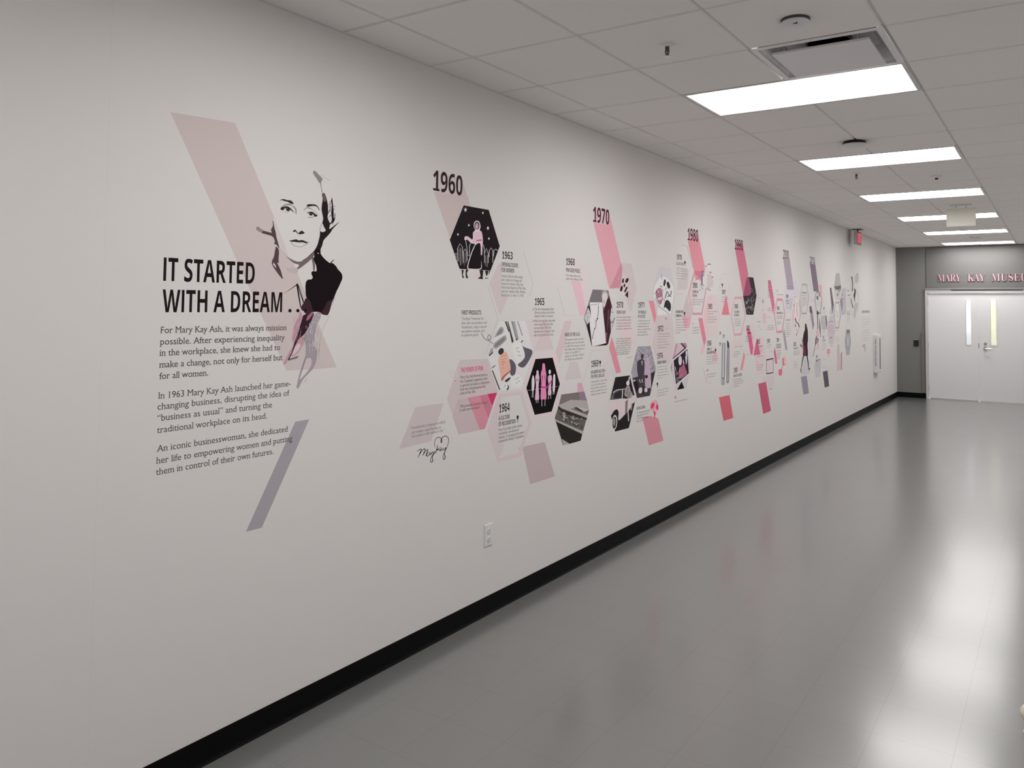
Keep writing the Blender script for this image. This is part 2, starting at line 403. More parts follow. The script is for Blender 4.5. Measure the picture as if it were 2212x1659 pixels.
def sprinkler(loc, label):
    t = empty('fire_sprinkler', loc, label, 'sprinkler', 'sprinkler heads in the ceiling tiles')
    bm = bmesh.new(); lathe(bm, [(.0, 0), (.036, 0), (.034, -.004), (.015, -.010), (.0, -.010)], n=24); link_mesh('escutcheon', bm, OFFWHITE, t, smooth=True)
    bm = bmesh.new(); cyl(bm, (0, 0, -.008), (0, 0, -.030), .010, 12); cyl(bm, (-.010, 0, -.028), (-.004, 0, -.055), .0028, 8); cyl(bm, (.010, 0, -.028), (.004, 0, -.055), .0028, 8); cyl(bm, (0, 0, -.028), (0, 0, -.055), .003, 8)
    link_mesh('frame', bm, DARK_STEEL, t)
    bm = bmesh.new(); lathe(bm, [(.0, -.055), (.015, -.055), (.016, -.058), (.0, -.058)], n=16); link_mesh('deflector', bm, STEEL, t)
sprinkler((1.205, 3.455, CEIL), 'nearest fire sprinkler head, left of the round smoke detector')
sprinkler((1.209, 7.675, CEIL), 'small sprinkler head just beyond the second light, left side')
t = empty('small_ceiling_sensor', (1.815, 8.2, CEIL), 'small white ceiling sensor between the second and third lights, right side', 'ceiling sensor')
bm = bmesh.new(); lathe(bm, [(.0, 0), (.052, 0), (.052, -.010), (.030, -.022), (.0, -.022)], n=24); link_mesh('base', bm, LAV_WHITE, t, smooth=True)
bm = bmesh.new(); lathe(bm, [(.0, -.022), (.016, -.022), (.014, -.036), (.0, -.038)], n=16); link_mesh('eye', bm, DARK_STEEL, t, smooth=True)
t = empty('white_disc_fixture', (1.575, 15.55, CEIL), 'pale disc on the ceiling between the two farthest lights', 'ceiling device')
bm = bmesh.new(); lathe(bm, [(.0, 0), (.085, 0), (.085, -.018), (.07, -.03), (.0, -.032)], n=24); link_mesh('cover', bm, OFFWHITE, t, smooth=True)

# hanging sign, blank on this side
t = empty('hanging_sign', (1.80, 10.58, CEIL - .262), 'blank off-white sign panel hanging from the ceiling before the fourth light', 'sign')
bm = bmesh.new(); box(bm, -.115, .115, -.03, .03, .250, .262, 0, .003); link_mesh('canopy', bm, FRAME_WHITE, t)
bm = bmesh.new(); cyl(bm, (-.05, 0, .21), (-.05, 0, .252), .006); cyl(bm, (.05, 0, .21), (.05, 0, .252), .006); link_mesh('stems', bm, FRAME_WHITE, t)
bm = bmesh.new(); box(bm, -.155, .155, -.014, .014, 0, .215, 0, .004); link_mesh('panel', bm, mat('ivory_sign_panel', (.78, .77, .69), .4, .3), t)

# exit sign hung beside the mural wall
t = empty('exit_sign', (.125, 13.11, CEIL - .245), 'small red lit EXIT sign hung from the ceiling beside the mural wall', 'exit sign')
bm = bmesh.new(); box(bm, -.07, .07, -.09, .09, .235, .245, 0, .003); cyl(bm, (0, 0, .2), (0, 0, .236), .012); link_mesh('canopy', bm, DARK_STEEL, t)
bm = bmesh.new(); box(bm, -.028, .022, -.15, .15, 0, .205, 0, .004); link_mesh('housing', bm, mat('grey_white_housing', (.45, .44, .43), .4, .3), t)
bm = bmesh.new(); box(bm, .022, .026, -.143, .143, .008, .197, 0, .001); f_ = link_mesh('face', bm, SIGN_FACE, t)
bm = bmesh.new(); add_text(bm, 'b', 'EXIT', lambda u, v: Vector((.0268, -.125 + u, .028 + v)), .25, .15); link_mesh('legend', bm, RED_LIT, f_, smooth='raw')

# ------------------------------------------------------------------ mural wall fittings
t = empty('wall_outlet', (0, 3.68, .385), 'white duplex power outlet low on the mural wall', 'power outlet')
bm = bmesh.new(); box(bm, 0, .006, -.0375, .0375, 0, .122, 0, .0025); link_mesh('cover_plate', bm, OFFWHITE, t)
for zc in (.036, .086):
    bm = bmesh.new(); lathe(bm, [(.0, .0), (.0165, .0), (.0165, .003), (.0, .0035)], n=20)
    bm.transform(Matrix.Translation((.006, 0, zc)) @ Matrix.Rotation(math.radians(90), 4, 'Y'))
    s_ = link_mesh('socket', bm, OFFWHITE, t)
    bm = bmesh.new(); box(bm, .0094, .0100, -.0075, -.0055, zc - .002, zc + .008); box(bm, .0094, .0100, .0055, .0075, zc - .002, zc + .006); cyl(bm, (.0094, 0, zc - .009), (.0100, 0, zc - .009), .0028, 8)
    link_mesh('slots', bm, BLACK, s_)
t = empty('extinguisher_cabinet', (0, 14.98, .636), 'white fire extinguisher cabinet on the mural wall near the doors', 'cabinet')
bm = bmesh.new(); box(bm, 0, .068, 0, .335, 0, .67, 0, .006); link_mesh('case', bm, OFFWHITE, t)
bm = bmesh.new(); box(bm, .068, .078, .012, .323, .014, .656, 0, .003); dr = link_mesh('door', bm, OFFWHITE, t)
bm = bmesh.new(); box(bm, .0775, .0790, .13, .20, .06, .61); link_mesh('glass_slot', bm, BLACK, dr)
bm = bmesh.new(); add_text(bm, 'b', 'FIRE EXTINGUISHER', lambda u, v: Vector((.026 + v, -.0006, .60 - u)), .48, .018); link_mesh('legend', bm, LEGEND_GREY, t, smooth='raw')

# ------------------------------------------------------------------ end wall fittings
t = empty('card_reader', (.362, END_Y, 1.03), 'small black card reader on the grey wall left of the doors', 'card reader')
bm = bmesh.new(); box(bm, -.044, .044, -.026, 0, 0, .122, 0, .006); link_mesh('body', bm, BLACK, t)
bm = bmesh.new(); box(bm, -.036, .036, -.020, 0, .122, .132, 0, .002); link_mesh('top_cap', bm, STEEL, t)
bm = bmesh.new(); box(bm, .452, .512, END_Y - .022, END_Y, .112, 1.315, 0, .003)
tag(link_mesh('wall_raceway', bm, mat('taupe_raceway', (.205, .19, .18), .5, .3)), 'narrow taupe vertical raceway on the grey wall beside the door frame', 'raceway')
t = empty('door_sign', (1.5, END_Y - .014, 2.315), 'row of pink capital letters above the double doors', 'sign')
for word, x0, wd in (('MARY', .765, .405), ('KAY', 1.29, .29), ('MUSEUM', 1.69, .74)):
    bm = bmesh.new(); add_text(bm, 'd', word, lambda u, v: Vector((x0 - 1.5 + u, -.016, v)), wd, .135)
    r_ = bmesh.ops.extrude_face_region(bm, geom=bm.faces[:]); bmesh.ops.translate(bm, verts=[v for v in r_['geom'] if isinstance(v, bmesh.types.BMVert)], vec=(0, .0155, 0))
    link_mesh('letters', bm, PINK_LETTER, t)

# door_1: double doors, white, each with a slim vision pane
dn = bpy.data.objects.new('door_1', None); COL.objects.link(dn); dn.location = (0, END_Y, 0); dn['kind'] = 'structure'
bm = bmesh.new()
box(bm, DX0, .575, -.03, .12, 0, DTOP, 0, .002); box(bm, 2.337, DX1, -.03, .12, 0, DTOP, 0, .002); box(bm, .575, 2.337, -.03, .12, 2.095, DTOP - .03, 0, .002)
link_mesh('frame', bm, FRAME_WHITE, dn)
bm = bmesh.new(); box(bm, DX0, DX1, -.045, .0, DTOP - .03, DTOP, 0, .003); link_mesh('head_channel', bm, mat('grey_head_channel', (.30, .30, .31), .4, .4), dn)
bm = bmesh.new(); box(bm, 1.0, 2.2, -.034, -.02, 2.135, 2.15, 0); link_mesh('head_seal', bm, DARK_STEEL, dn)
def leaf(x0, x1, wx0, wx1):
    bm = bmesh.new(); z0, z1 = .022, 2.088; wz0, wz1 = 1.09, 1.945; ya, yb = .0, .045
    box(bm, x0, wx0, ya, yb, z0, z1); box(bm, wx1, x1, ya, yb, z0, z1); box(bm, wx0, wx1, ya, yb, z0, wz0); box(bm, wx0, wx1, ya, yb, wz1, z1)
    lf = link_mesh('door_leaf', bm, DOOR_WHITE, dn)
    bm = bmesh.new(); b_ = .014
    box(bm, wx0 - b_, wx0, ya - .006, yb + .006, wz0 - b_, wz1 + b_); box(bm, wx1, wx1 + b_, ya - .006, yb + .006, wz0 - b_, wz1 + b_)
    box(bm, wx0, wx1, ya - .006, yb + .006, wz0 - b_, wz0); box(bm, wx0, wx1, ya - .006, yb + .006, wz1, wz1 + b_)
    link_mesh('pane_bead', bm, DOOR_WHITE, lf)
    bm = bmesh.new(); box(bm, wx0, wx1, .020, .024, wz0, wz1); link_mesh('pane', bm, GLASS, lf)
    return lf
la = leaf(.580, 1.4535, 1.244, 1.332); lb = leaf(1.4585, 2.332, 1.662, 1.754)
bm = bmesh.new()
for z in (.21, 1.055, 1.90): box(bm, .572, .586, -.012, .004, z - .055, z + .055, 0, .003)
link_mesh('hinges', bm, STEEL, la)
bm = bmesh.new(); box(bm, .60, 1.44, -.003, .03, .004, .022); link_mesh('sweep', bm, STEEL, la)
bm = bmesh.new(); box(bm, 1.47, 2.31, -.003, .03, .004, .022); link_mesh('sweep', bm, STEEL, lb)
bm = bmesh.new(); box(bm, 1.4545, 1.4625, -.004, .006, 1.03, 1.12); link_mesh('strike', bm, DARK_STEEL, lb)
bm = bmesh.new(); cyl(bm, (1.568, 0, 1.118), (1.568, -.016, 1.118), .026, 20); cyl(bm, (1.568, -.016, 1.118), (1.568, -.02, 1.118), .013, 14); link_mesh('lock_cylinder', bm, STEEL, lb)
bm = bmesh.new(); cyl(bm, (1.566, 0, 1.022), (1.566, -.012, 1.022), .032, 20); cyl(bm, (1.566, -.01, 1.022), (1.566, -.055, 1.022), .011, 14); cyl(bm, (1.566, -.05, 1.022), (1.672, -.05, 1.026), .010, 14); link_mesh('lever_handle', bm, STEEL, lb)
bm = bmesh.new(); box(bm, .58, 2.33, -.035, .10, 0, .004); tag(link_mesh('threshold', bm, STEEL, dn))

# the lit room seen through the vision panes
bm = bmesh.new(); box(bm, -.2, 3.4, 21.2, 21.3, 0, 3.0); box(bm, -.3, -.2, END_Y + .15, 21.3, 0, 3.0); box(bm, 3.4, 3.5, END_Y + .15, 21.3, 0, 3.0)
tag(link_mesh('wall_beyond', bm, mat('white_room_wall', (.85, .86, .88), .5, .3)), kind='structure')
bm = bmesh.new(); box(bm, -.3, 3.5, END_Y + .2, 21.3, -.05, 0); tag(link_mesh('floor_beyond', bm, mat('pale_room_floor', (.5, .5, .5), .3, .4)), kind='structure')
bm = bmesh.new(); box(bm, -.3, 3.5, END_Y + .15, 21.3, 3.0, 3.05); tag(link_mesh('ceiling_beyond', bm, mat('white_room_ceiling', (.8, .8, .8), .7, .2)), kind='structure')
bm = bmesh.new(); box(bm, 1.40, 1.86, 19.2, 19.5, 0, 2.6, 0, .01); tag(link_mesh('added_green_column', bm, PALE_GREEN), 'added pale green column for the greenish reflections in the right door pane', 'column')  # added behind the pane, its colour stands for greenish reflections in the glass
bm = bmesh.new(); box(bm, .55, 1.25, 20.3, 20.9, 0, 1.22, 0, .008)
tag(link_mesh('grey_cabinet', bm, mat('grey_cabinet_paint', (.40, .41, .42), .4, .4)), 'low grey cabinet seen through the left door pane', 'cabinet')
t = empty('ceiling_light', (1.0, 18.5, 3.0), 'bright light of the room beyond the left door pane', 'ceiling light')
bm = bmesh.new(); box(bm, -.6, .6, -.6, .6, -.012, 0, 0); link_mesh('lens', bm, mat('lit_lens_beyond', (.9, .9, .9), .5, .2, 0, (1, 1, 1), 30.0), t)
bm = bmesh.new(); box(bm, -.64, .64, -.64, -.6, -.02, 0); box(bm, -.64, .64, .6, .64, -.02, 0); box(bm, -.64, -.6, -.6, .6, -.02, 0); box(bm, .6, .64, -.6, .6, -.02, 0); link_mesh('frame', bm, FRAME_WHITE, t)

# knob shaped stop at the right edge of the frame
t = empty('floor_stop', (2.635, 3.93, 0), 'small cream knob shaped stop on the floor at the right edge of the view', 'floor stop')
bm = bmesh.new(); lathe(bm, [(.0, 0), (.033, 0), (.034, .006), (.027, .013), (.025, .045)], n=28); link_mesh('foot', bm, CREAM, t, smooth=True)
bm = bmesh.new(); lathe(bm, [(.025, .043), (.034, .055), (.043, .070), (.044, .092), (.034, .108), (.015, .116), (.0, .117)], n=28); link_mesh('head', bm, CREAM, t, smooth=True)

# ------------------------------------------------------------------ the printed mural
# every entry: kind, label, category, group, [(part, colour, printing order, shapes)]
# shape coordinates are tenths of a millimetre on the wall: distance along the corridor, height
THINGS = [
 ('slanted_band','broad pale pink slanted band behind the ink portrait of a woman','wall graphic',None,[
  ('band',(217,205,204),0,[('p',[16807,24644,19575,24788,25174,14679,22374,14712])]),
 ]),
 ('violet_slash','grey violet slash leaning right below the opening paragraphs','wall graphic',None,[
  ('slash',(180,174,182),0,[('p',[22903,12497,23658,12510,21312,8358,20546,8365])]),
 ]),
 ('ink_portrait','black ink brush portrait of a woman in a dark jacket','wall picture',None,[
  ('face',(231,228,227),1,[('s',[21534,20986,22093,22143,24103,22389,24208,21447,24039,20811,23972,20394,23750,19927,23348,19598,22951,19395,22628,19438,22260,19585,21870,19884,21717,20302])]),
  ('cheek_tint',(225,215,214),2,[('p',[21544,21026,21601,21070,22150,20080,22358,19541,22235,19613,21870,19884,21717,20302])]),
  ('hair',(43,34,37),2,[('s',[24114,22473,24154,22270,24114,21975,24106,21788,24150,21607,24203,21405,24181,21257,24149,21161,24194,21155,24250,21036,24369,20880,24265,20799,24146,20778,24053,20812,24032,20604,23984,20415,23899,20168,23749,19933,23548,19758,23323,19582,23099,19449,23151,19406,23426,19521,23730,19701,23756,19688,23936,19775,24092,19826,24088,19976,24188,20189,24261,20415,24470,20618,24654,20800,24785,20979,25175,21341,24917,21170,24587,20958,24618,21153,24602,21214,24504,21372,24460,21493,24496,21684,24478,21849,24459,22035,24400,22258,24314,22456,24232,22550]),('p',[24692,22440,24729,22297,24774,22029,24815,21717,24820,21508,24897,21410,24818,21297,24752,21196,24690,21285,24713,21434,24663,21702,24690,22019,24651,22246]),('r',[24650,22254,24455,22017],[24680,22240,24465,22012]),('r',[24608,22122,24484,21894],[24642,22112,24496,21891]),('r',[24637,21998,24510,21708],[24673,21991,24523,21706]),('r',[24615,21851,24485,21644],[24648,21839,24497,21640]),('r',[24652,21606,24471,21435],[24679,21588,24480,21428]),('r',[24821,22031,24851,21973],[24858,22041,24864,21976]),('r',[24800,21870,24884,21877],[24805,21899,24886,21888]),('r',[24873,21682,24854,21451,24784,21301],[24912,21684,24900,21449,24835,21291]),('r',[24725,21319,24579,21201],[24774,21283,24627,21165]),('r',[24720,21215,24797,21162],[24755,21238,24807,21169]),('r',[24132,21153,24115,21126,24091,21088,24065,21043,24045,20999,24033,20953,24024,20903,24017,20857,24013,20826],[24151,21147,24134,21120,24110,21082,24085,21038,24066,20996,24053,20951,24044,20902,24038,20857,24034,20826])]),
  ('hair_shine',(112,100,102),4,[('s',[24159,22489,24237,22540,24315,22415,24360,22232,24283,22140,24187,22233])]),
  ('hair_wash',(159,148,148),3,[('s',[23629,23470,23580,23370,23621,23294,23768,23150,23902,23004,23983,22932,24054,22735,24099,22554,24159,22478,24137,22600,24071,22820,24052,23004,24125,23170,23920,23317,23734,23444])]),
  ('hair_wash',(159,148,148),4,[('r',[24034,23333,24067,23318,24114,23295,24171,23269,24236,23244,24319,23217,24418,23189,24511,23163,24576,23145],[24042,23343,24075,23327,24122,23304,24179,23278,24243,23253,24326,23227,24425,23199,24517,23173,24582,23155])]),
  ('hair_wash',(159,148,148),1,[('s',[20677,20658,20776,20724,20924,20642,21108,20552,21134,20445,20906,20488,20724,20567])]),
  ('side_lock',(93,74,78),3,[('s',[21040,20566,21292,20539,21458,20530,21416,20646,21515,20839,21474,21029,21539,20958,21600,20720,21650,20589,21703,20359,21759,20208,21849,19961,21827,19901,21724,20030,21594,20070,21626,20179,21528,20346,21388,20402,21134,20439,20974,20474])]),
  ('side_lock',(93,74,78),4,[('s',[21703,19956,21659,19855,21598,19541,21514,19363,21501,19246,21563,19114,21708,18946,21901,18740,22076,18606,21998,18861,21942,18995,21842,19166,21793,19232,21785,19299,21856,19264,21835,19438,21852,19673,21823,19866])]),
  ('lock_gap',(220,209,208),5,[('p',[21581,19293,21697,19169,21733,19044,21561,19182])]),
  ('lock_gap',(220,209,208),6,[('p',[21780,19303,21852,19260,21847,19176,21805,19232])]),
  ('features',(55,48,48),6,[('s',[21814,21883,21883,21970,22049,22009,22193,21987,22338,21994,22461,21969,22554,21880,22538,21850,22366,21868,22244,21914,22051,21931,21931,21952,21849,21913]),('s',[21870,21586,21939,21652,22058,21685,22201,21721,22347,21688,22471,21612,22576,21513,22560,21498,22423,21577,22378,21602,22363,21550,22279,21512,22194,21532,22156,21607,22084,21599,22014,21533,21919,21532]),('s',[23249,21858,23336,21929,23463,21953,23695,21969,23826,21943,23933,21852,23988,21755,23962,21742,23881,21846,23775,21896,23619,21889,23440,21849,23313,21825]),('s',[23258,21524,23345,21584,23498,21625,23627,21614,23758,21545,23877,21486,23839,21451,23709,21428,23642,21513,23579,21466,23477,21455,23399,21498,23384,21558]),('s',[22545,20680,22654,20753,22716,20728,22823,20607,22794,20593,22693,20677,22583,20647]),('s',[22831,20612,22965,20716,23039,20746,23182,20657,23093,20610,22906,20574]),('s',[22362,20262,22483,20283,22727,20345,22876,20306,23050,20339,23228,20298,23412,20249,23255,20213,23078,20241,22879,20220,22681,20226,22485,20223]),('r',[23352,21373,23378,21367,23416,21358,23460,21351,23505,21351,23552,21363,23602,21383,23645,21402,23675,21416],[23360,21391,23386,21385,23424,21376,23465,21369,23504,21369,23545,21380,23592,21399,23636,21418,23666,21432]),('p',[22150,21482,22144,21471,22131,21465,22117,21468,22111,21478,22117,21490,22130,21496,22144,21493])]),
  ('eye_lights',(210,205,204),7,[('p',[22225,21635,22217,21624,22199,21620,22184,21625,22184,21635,22198,21643,22216,21643])]),
  ('eye_lights',(210,205,204),7,[('p',[23476,21557,23468,21547,23449,21542,23433,21547,23433,21558,23448,21566,23467,21566])]),
  ('eye_lights',(210,205,204),8,[('s',[22071,21618,22119,21637,22144,21596,22113,21581])]),
  ('eye_lights',(210,205,204),7,[('s',[23583,21497,23634,21533,23646,21472,23610,21457])]),
  ('soft_features',(161,155,154),5,[('s',[21881,21607,21962,21694,22103,21789,22294,21850,22440,21827,22471,21771,22296,21781,22128,21733,22010,21660,21918,21572]),('s',[22442,21768,22589,21764,22703,21657,22724,21539,22698,21406,22658,21492,22643,21610,22541,21719]),('s',[23091,21618,23164,21727,23288,21801,23442,21798,23624,21716,23783,21610,23895,21494,23842,21513,23704,21642,23546,21728,23418,21744,23264,21748,23177,21688]),('r',[22448,20203,22464,20181,22486,20148,22515,20113,22552,20084,22596,20063,22647,20046,22702,20033,22757,20024,22813,20019,22872,20018,22931,20021,22985,20027,23033,20037,23078,20049,23120,20065,23164,20085,23216,20112,23270,20144,23319,20175,23353,20196],[22473,20216,22489,20194,22511,20162,22538,20129,22571,20103,22611,20085,22658,20069,22710,20056,22763,20048,22817,20043,22874,20042,22930,20045,22981,20051,23027,20060,23068,20072,23108,20087,23150,20106,23199,20131,23253,20163,23301,20194,23335,20215]),('r',[22170,21454,22279,21442],[22174,21468,22283,21456]),('r',[21863,19894,21888,19874,21922,19847,21964,19813,22009,19776,22064,19729,22128,19673,22188,19620,22229,19583],[21875,19904,21899,19884,21934,19857,21976,19823,22021,19786,22076,19739,22140,19682,22200,19630,22242,19593])]),
  ('neck_shadow',(126,110,113),6,[('s',[22212,19587,22505,19465,22753,19393,22976,19391,23249,19516,23574,19738,23730,19869,23735,19706,23579,19534,23329,19339,22959,19100,22811,19063,22882,19176,22905,19257,22657,19305,22408,19450])]),
  ('neck_shadow',(126,110,113),7,[('s',[23605,19556,23706,19633,23741,19462,23798,19261,23769,19024,23709,19042,23662,19335])]),
  ('neck_wash',(207,196,196),1,[('s',[22224,19145,22395,19074,22637,19105,22872,19096,22816,18884,22521,18882,22276,18990])]),
  ('jacket',(29,22,25),8,[('s',[23738,19870,23904,20003,24088,19974,24097,19831,24228,19673,24472,19501,24677,19407,24826,19415,25049,19258,25120,19166,25333,18996,25409,18851,25396,18702,25290,18508,25210,18359,25078,18145,24974,17934,24870,17723,24678,17384,24494,17252,24209,17148,24007,17213,23809,17221,23657,17381,23555,17587,23397,17787,23330,17907,23304,18108,23289,18309,23314,18511,23425,18622,23603,18642,23683,18726,23650,18806,23596,18926,23696,19011,23878,19015,23872,19223,23796,19363,23708,19542,23756,19687])]),
  ('jacket',(29,22,25),9,[('r',[24690,19368,24902,19578],[24638,19403,24877,19594])]),
  ('jacket',(29,22,25),1,[('r',[22151,17983,22794,18341,22895,18401],[22145,17989,22768,18370,22841,18446])]),
  ('jacket',(29,22,25),2,[('r',[22787,18410,22908,17896,23027,17420,23032,17430],[22870,18423,22976,17906,23081,17427,23056,17404])]),
  ('jacket',(29,22,25),9,[('r',[22847,18413,22990,18036,23188,17597],[22885,18423,23035,18048,23240,17612])]),
  ('jacket',(29,22,25),10,[('r',[22923,18337,23080,18042,23199,17659],[22937,18342,23095,18045,23214,17662])]),
  ('white_fleck',(229,224,223),9,[('p',[23990,19814,23980,19794,23956,19785,23932,19791,23922,19810,23931,19829,23955,19838,23979,19832])]),
  ('jacket_hem',(67,46,56),12,[('s',[24942,17864,24823,17756,24568,17674,24437,17462,24209,17148,24499,17063,24610,17099,24714,17305,24826,17650])]),
  ('jacket_hem',(67,46,56),12,[('p',[23311,17815,23402,17790,23533,17741,23629,17561,23673,17381,23809,17213,23550,17124,23356,17124,23094,17316,23054,17404,23214,17609])]),
  ('dark_stroke',(57,37,47),13,[('p',[23197,17048,23356,17124,23811,17149,23687,16865,23564,16610,23377,16331,23221,16182,22987,16036,22791,15740,22629,15408,22482,15141,22435,15180,22612,15472,22756,15867,22961,16391,23109,16794]),('r',[22495,15124,22503,15141,22513,15166,22525,15188,22529,15195,22523,15194,22533,15181,22542,15163,22549,15150],[22469,15133,22476,15150,22487,15175,22500,15200,22517,15216,22544,15208,22557,15189,22567,15170,22574,15158]),('r',[22578,15139,22586,15157,22596,15182,22607,15206,22613,15214,22607,15213,22615,15200,22625,15183,22632,15171],[22552,15148,22559,15166,22570,15192,22582,15217,22599,15234,22627,15227,22640,15209,22650,15191,22657,15179]),('r',[22661,15155,22669,15173,22679,15199,22691,15224,22697,15233,22690,15231,22699,15220,22708,15203,22715,15191],[22635,15164,22642,15182,22653,15209,22665,15235,22682,15253,22710,15246,22723,15229,22733,15211,22740,15200]),('r',[22745,15171,22752,15190,22763,15217,22774,15241,22781,15251,22774,15250,22782,15239,22792,15223,22799,15212],[22718,15180,22725,15198,22736,15226,22749,15252,22764,15271,22793,15266,22807,15249,22817,15232,22824,15221]),('r',[22829,15187,22836,15206,22847,15234,22858,15259,22865,15270,22858,15269,22866,15259,22876,15244,22883,15233],[22802,15195,22809,15214,22820,15242,22832,15270,22848,15289,22876,15286,22891,15269,22901,15253,22908,15242]),('r',[22913,15203,22920,15222,22931,15251,22943,15277,22950,15289,22943,15288,22951,15279,22960,15264,22967,15254],[22886,15211,22893,15231,22904,15260,22916,15288,22931,15307,22960,15305,22975,15290,22985,15274,22992,15263])]),
  ('pink_wash',(209,165,178),9,[('s',[23002,17201,23224,17232,23268,17048,23108,16820,22962,16366,22755,15892,22611,15497,22450,15180,22348,15011,22197,14975,22253,15115,22458,15453,22711,15793,22627,16022,22677,16472,22824,16797,22960,17024])]),
  ('pink_wash',(209,165,178),10,[('s',[23003,16036,23255,16105,23236,15851,23079,15552,22894,15384,22678,15313,22629,15396,22791,15715])]),
  ('pink_gap',(225,214,215),14,[('p',[23097,17239,23240,17252,23254,17099,23149,17048]),('s',[22808,15689,23007,15859,23075,15704,22892,15485,22707,15367,22680,15444]),('r',[22703,16433,22636,16158],[22715,16431,22642,16157]),('r',[22749,16358,22682,16082],[22761,16355,22688,16081]),('r',[22794,16323,22726,16048],[22806,16321,22732,16046]),('r',[22840,16229,22772,15954],[22852,16227,22779,15952]),('r',[22881,16356,22813,16080],[22893,16354,22819,16079]),('r',[22928,16240,22860,15964],[22940,16237,22866,15962]),('r',[22956,16804,22888,16526],[22969,16802,22895,16525]),('r',[23008,16527,22940,16249],[23021,16524,22946,16248]),('r',[23061,16223,22992,15946],[23073,16221,22999,15945]),('r',[23100,16409,23032,16131],[23113,16406,23038,16130])]),
  ('pink_streaks',(175,112,134),15,[('r',[23020,16941,22941,16746],[23032,16938,22947,16744]),('r',[22919,16499,22870,16310],[22931,16496,22876,16308]),('r',[22845,16173,22749,15996],[22857,16169,22754,15993]),('r',[22988,16917,22900,16743],[22999,16913,22905,16741]),('r',[22757,16218,22696,16030],[22769,16215,22702,16028]),('r',[23065,16209,23002,15888],[23078,16206,23008,15886]),('r',[22920,16399,22862,16082],[22932,16397,22868,16081]),('r',[22976,16121,22871,15919],[22987,16117,22877,15917]),('r',[22851,16892,22793,16729],[22863,16889,22799,16727]),('r',[22843,16472,22797,16202],[22856,16470,22803,16201]),('r',[22847,16754,22749,16519],[22859,16750,22755,16517]),('r',[22845,16590,22752,16430],[22856,16586,22757,16427]),('r',[23041,17028,22948,16726],[23053,17025,22954,16725]),('r',[22759,16297,22690,16046],[22772,16295,22696,16045]),('r',[22737,17006,22682,16687],[22749,17005,22688,16686]),('r',[22814,16327,22712,16012],[22827,16324,22718,16011]),('p',[23423,17021,23694,17226,23746,17123,23524,16867,23364,16817])]),
  ('grey_wash',(175,165,175),11,[('s',[23813,17071,24141,17200,24165,16939,23989,16655,23883,16294,23860,15933,23935,15569,24021,15436,23982,15050,23816,14724,23555,14510,23272,14275,23059,13963,22973,13899,22925,14023,23051,14240,23175,14332,23425,14544,23677,14809,23719,15064,23650,15195,23407,15233,23364,15847,23254,16130,23565,16558])]),
  ('grey_wash',(175,165,175),12,[('r',[23385,15325,23354,15250,23308,15142,23257,15019,23209,14900,23164,14785,23119,14665,23075,14545,23036,14427,23002,14302,22970,14173,22945,14059,22927,13979],[23489,15291,23455,15216,23407,15109,23353,14988,23303,14870,23255,14755,23207,14637,23161,14519,23120,14403,23084,14281,23050,14153,23022,14040,23002,13961])]),
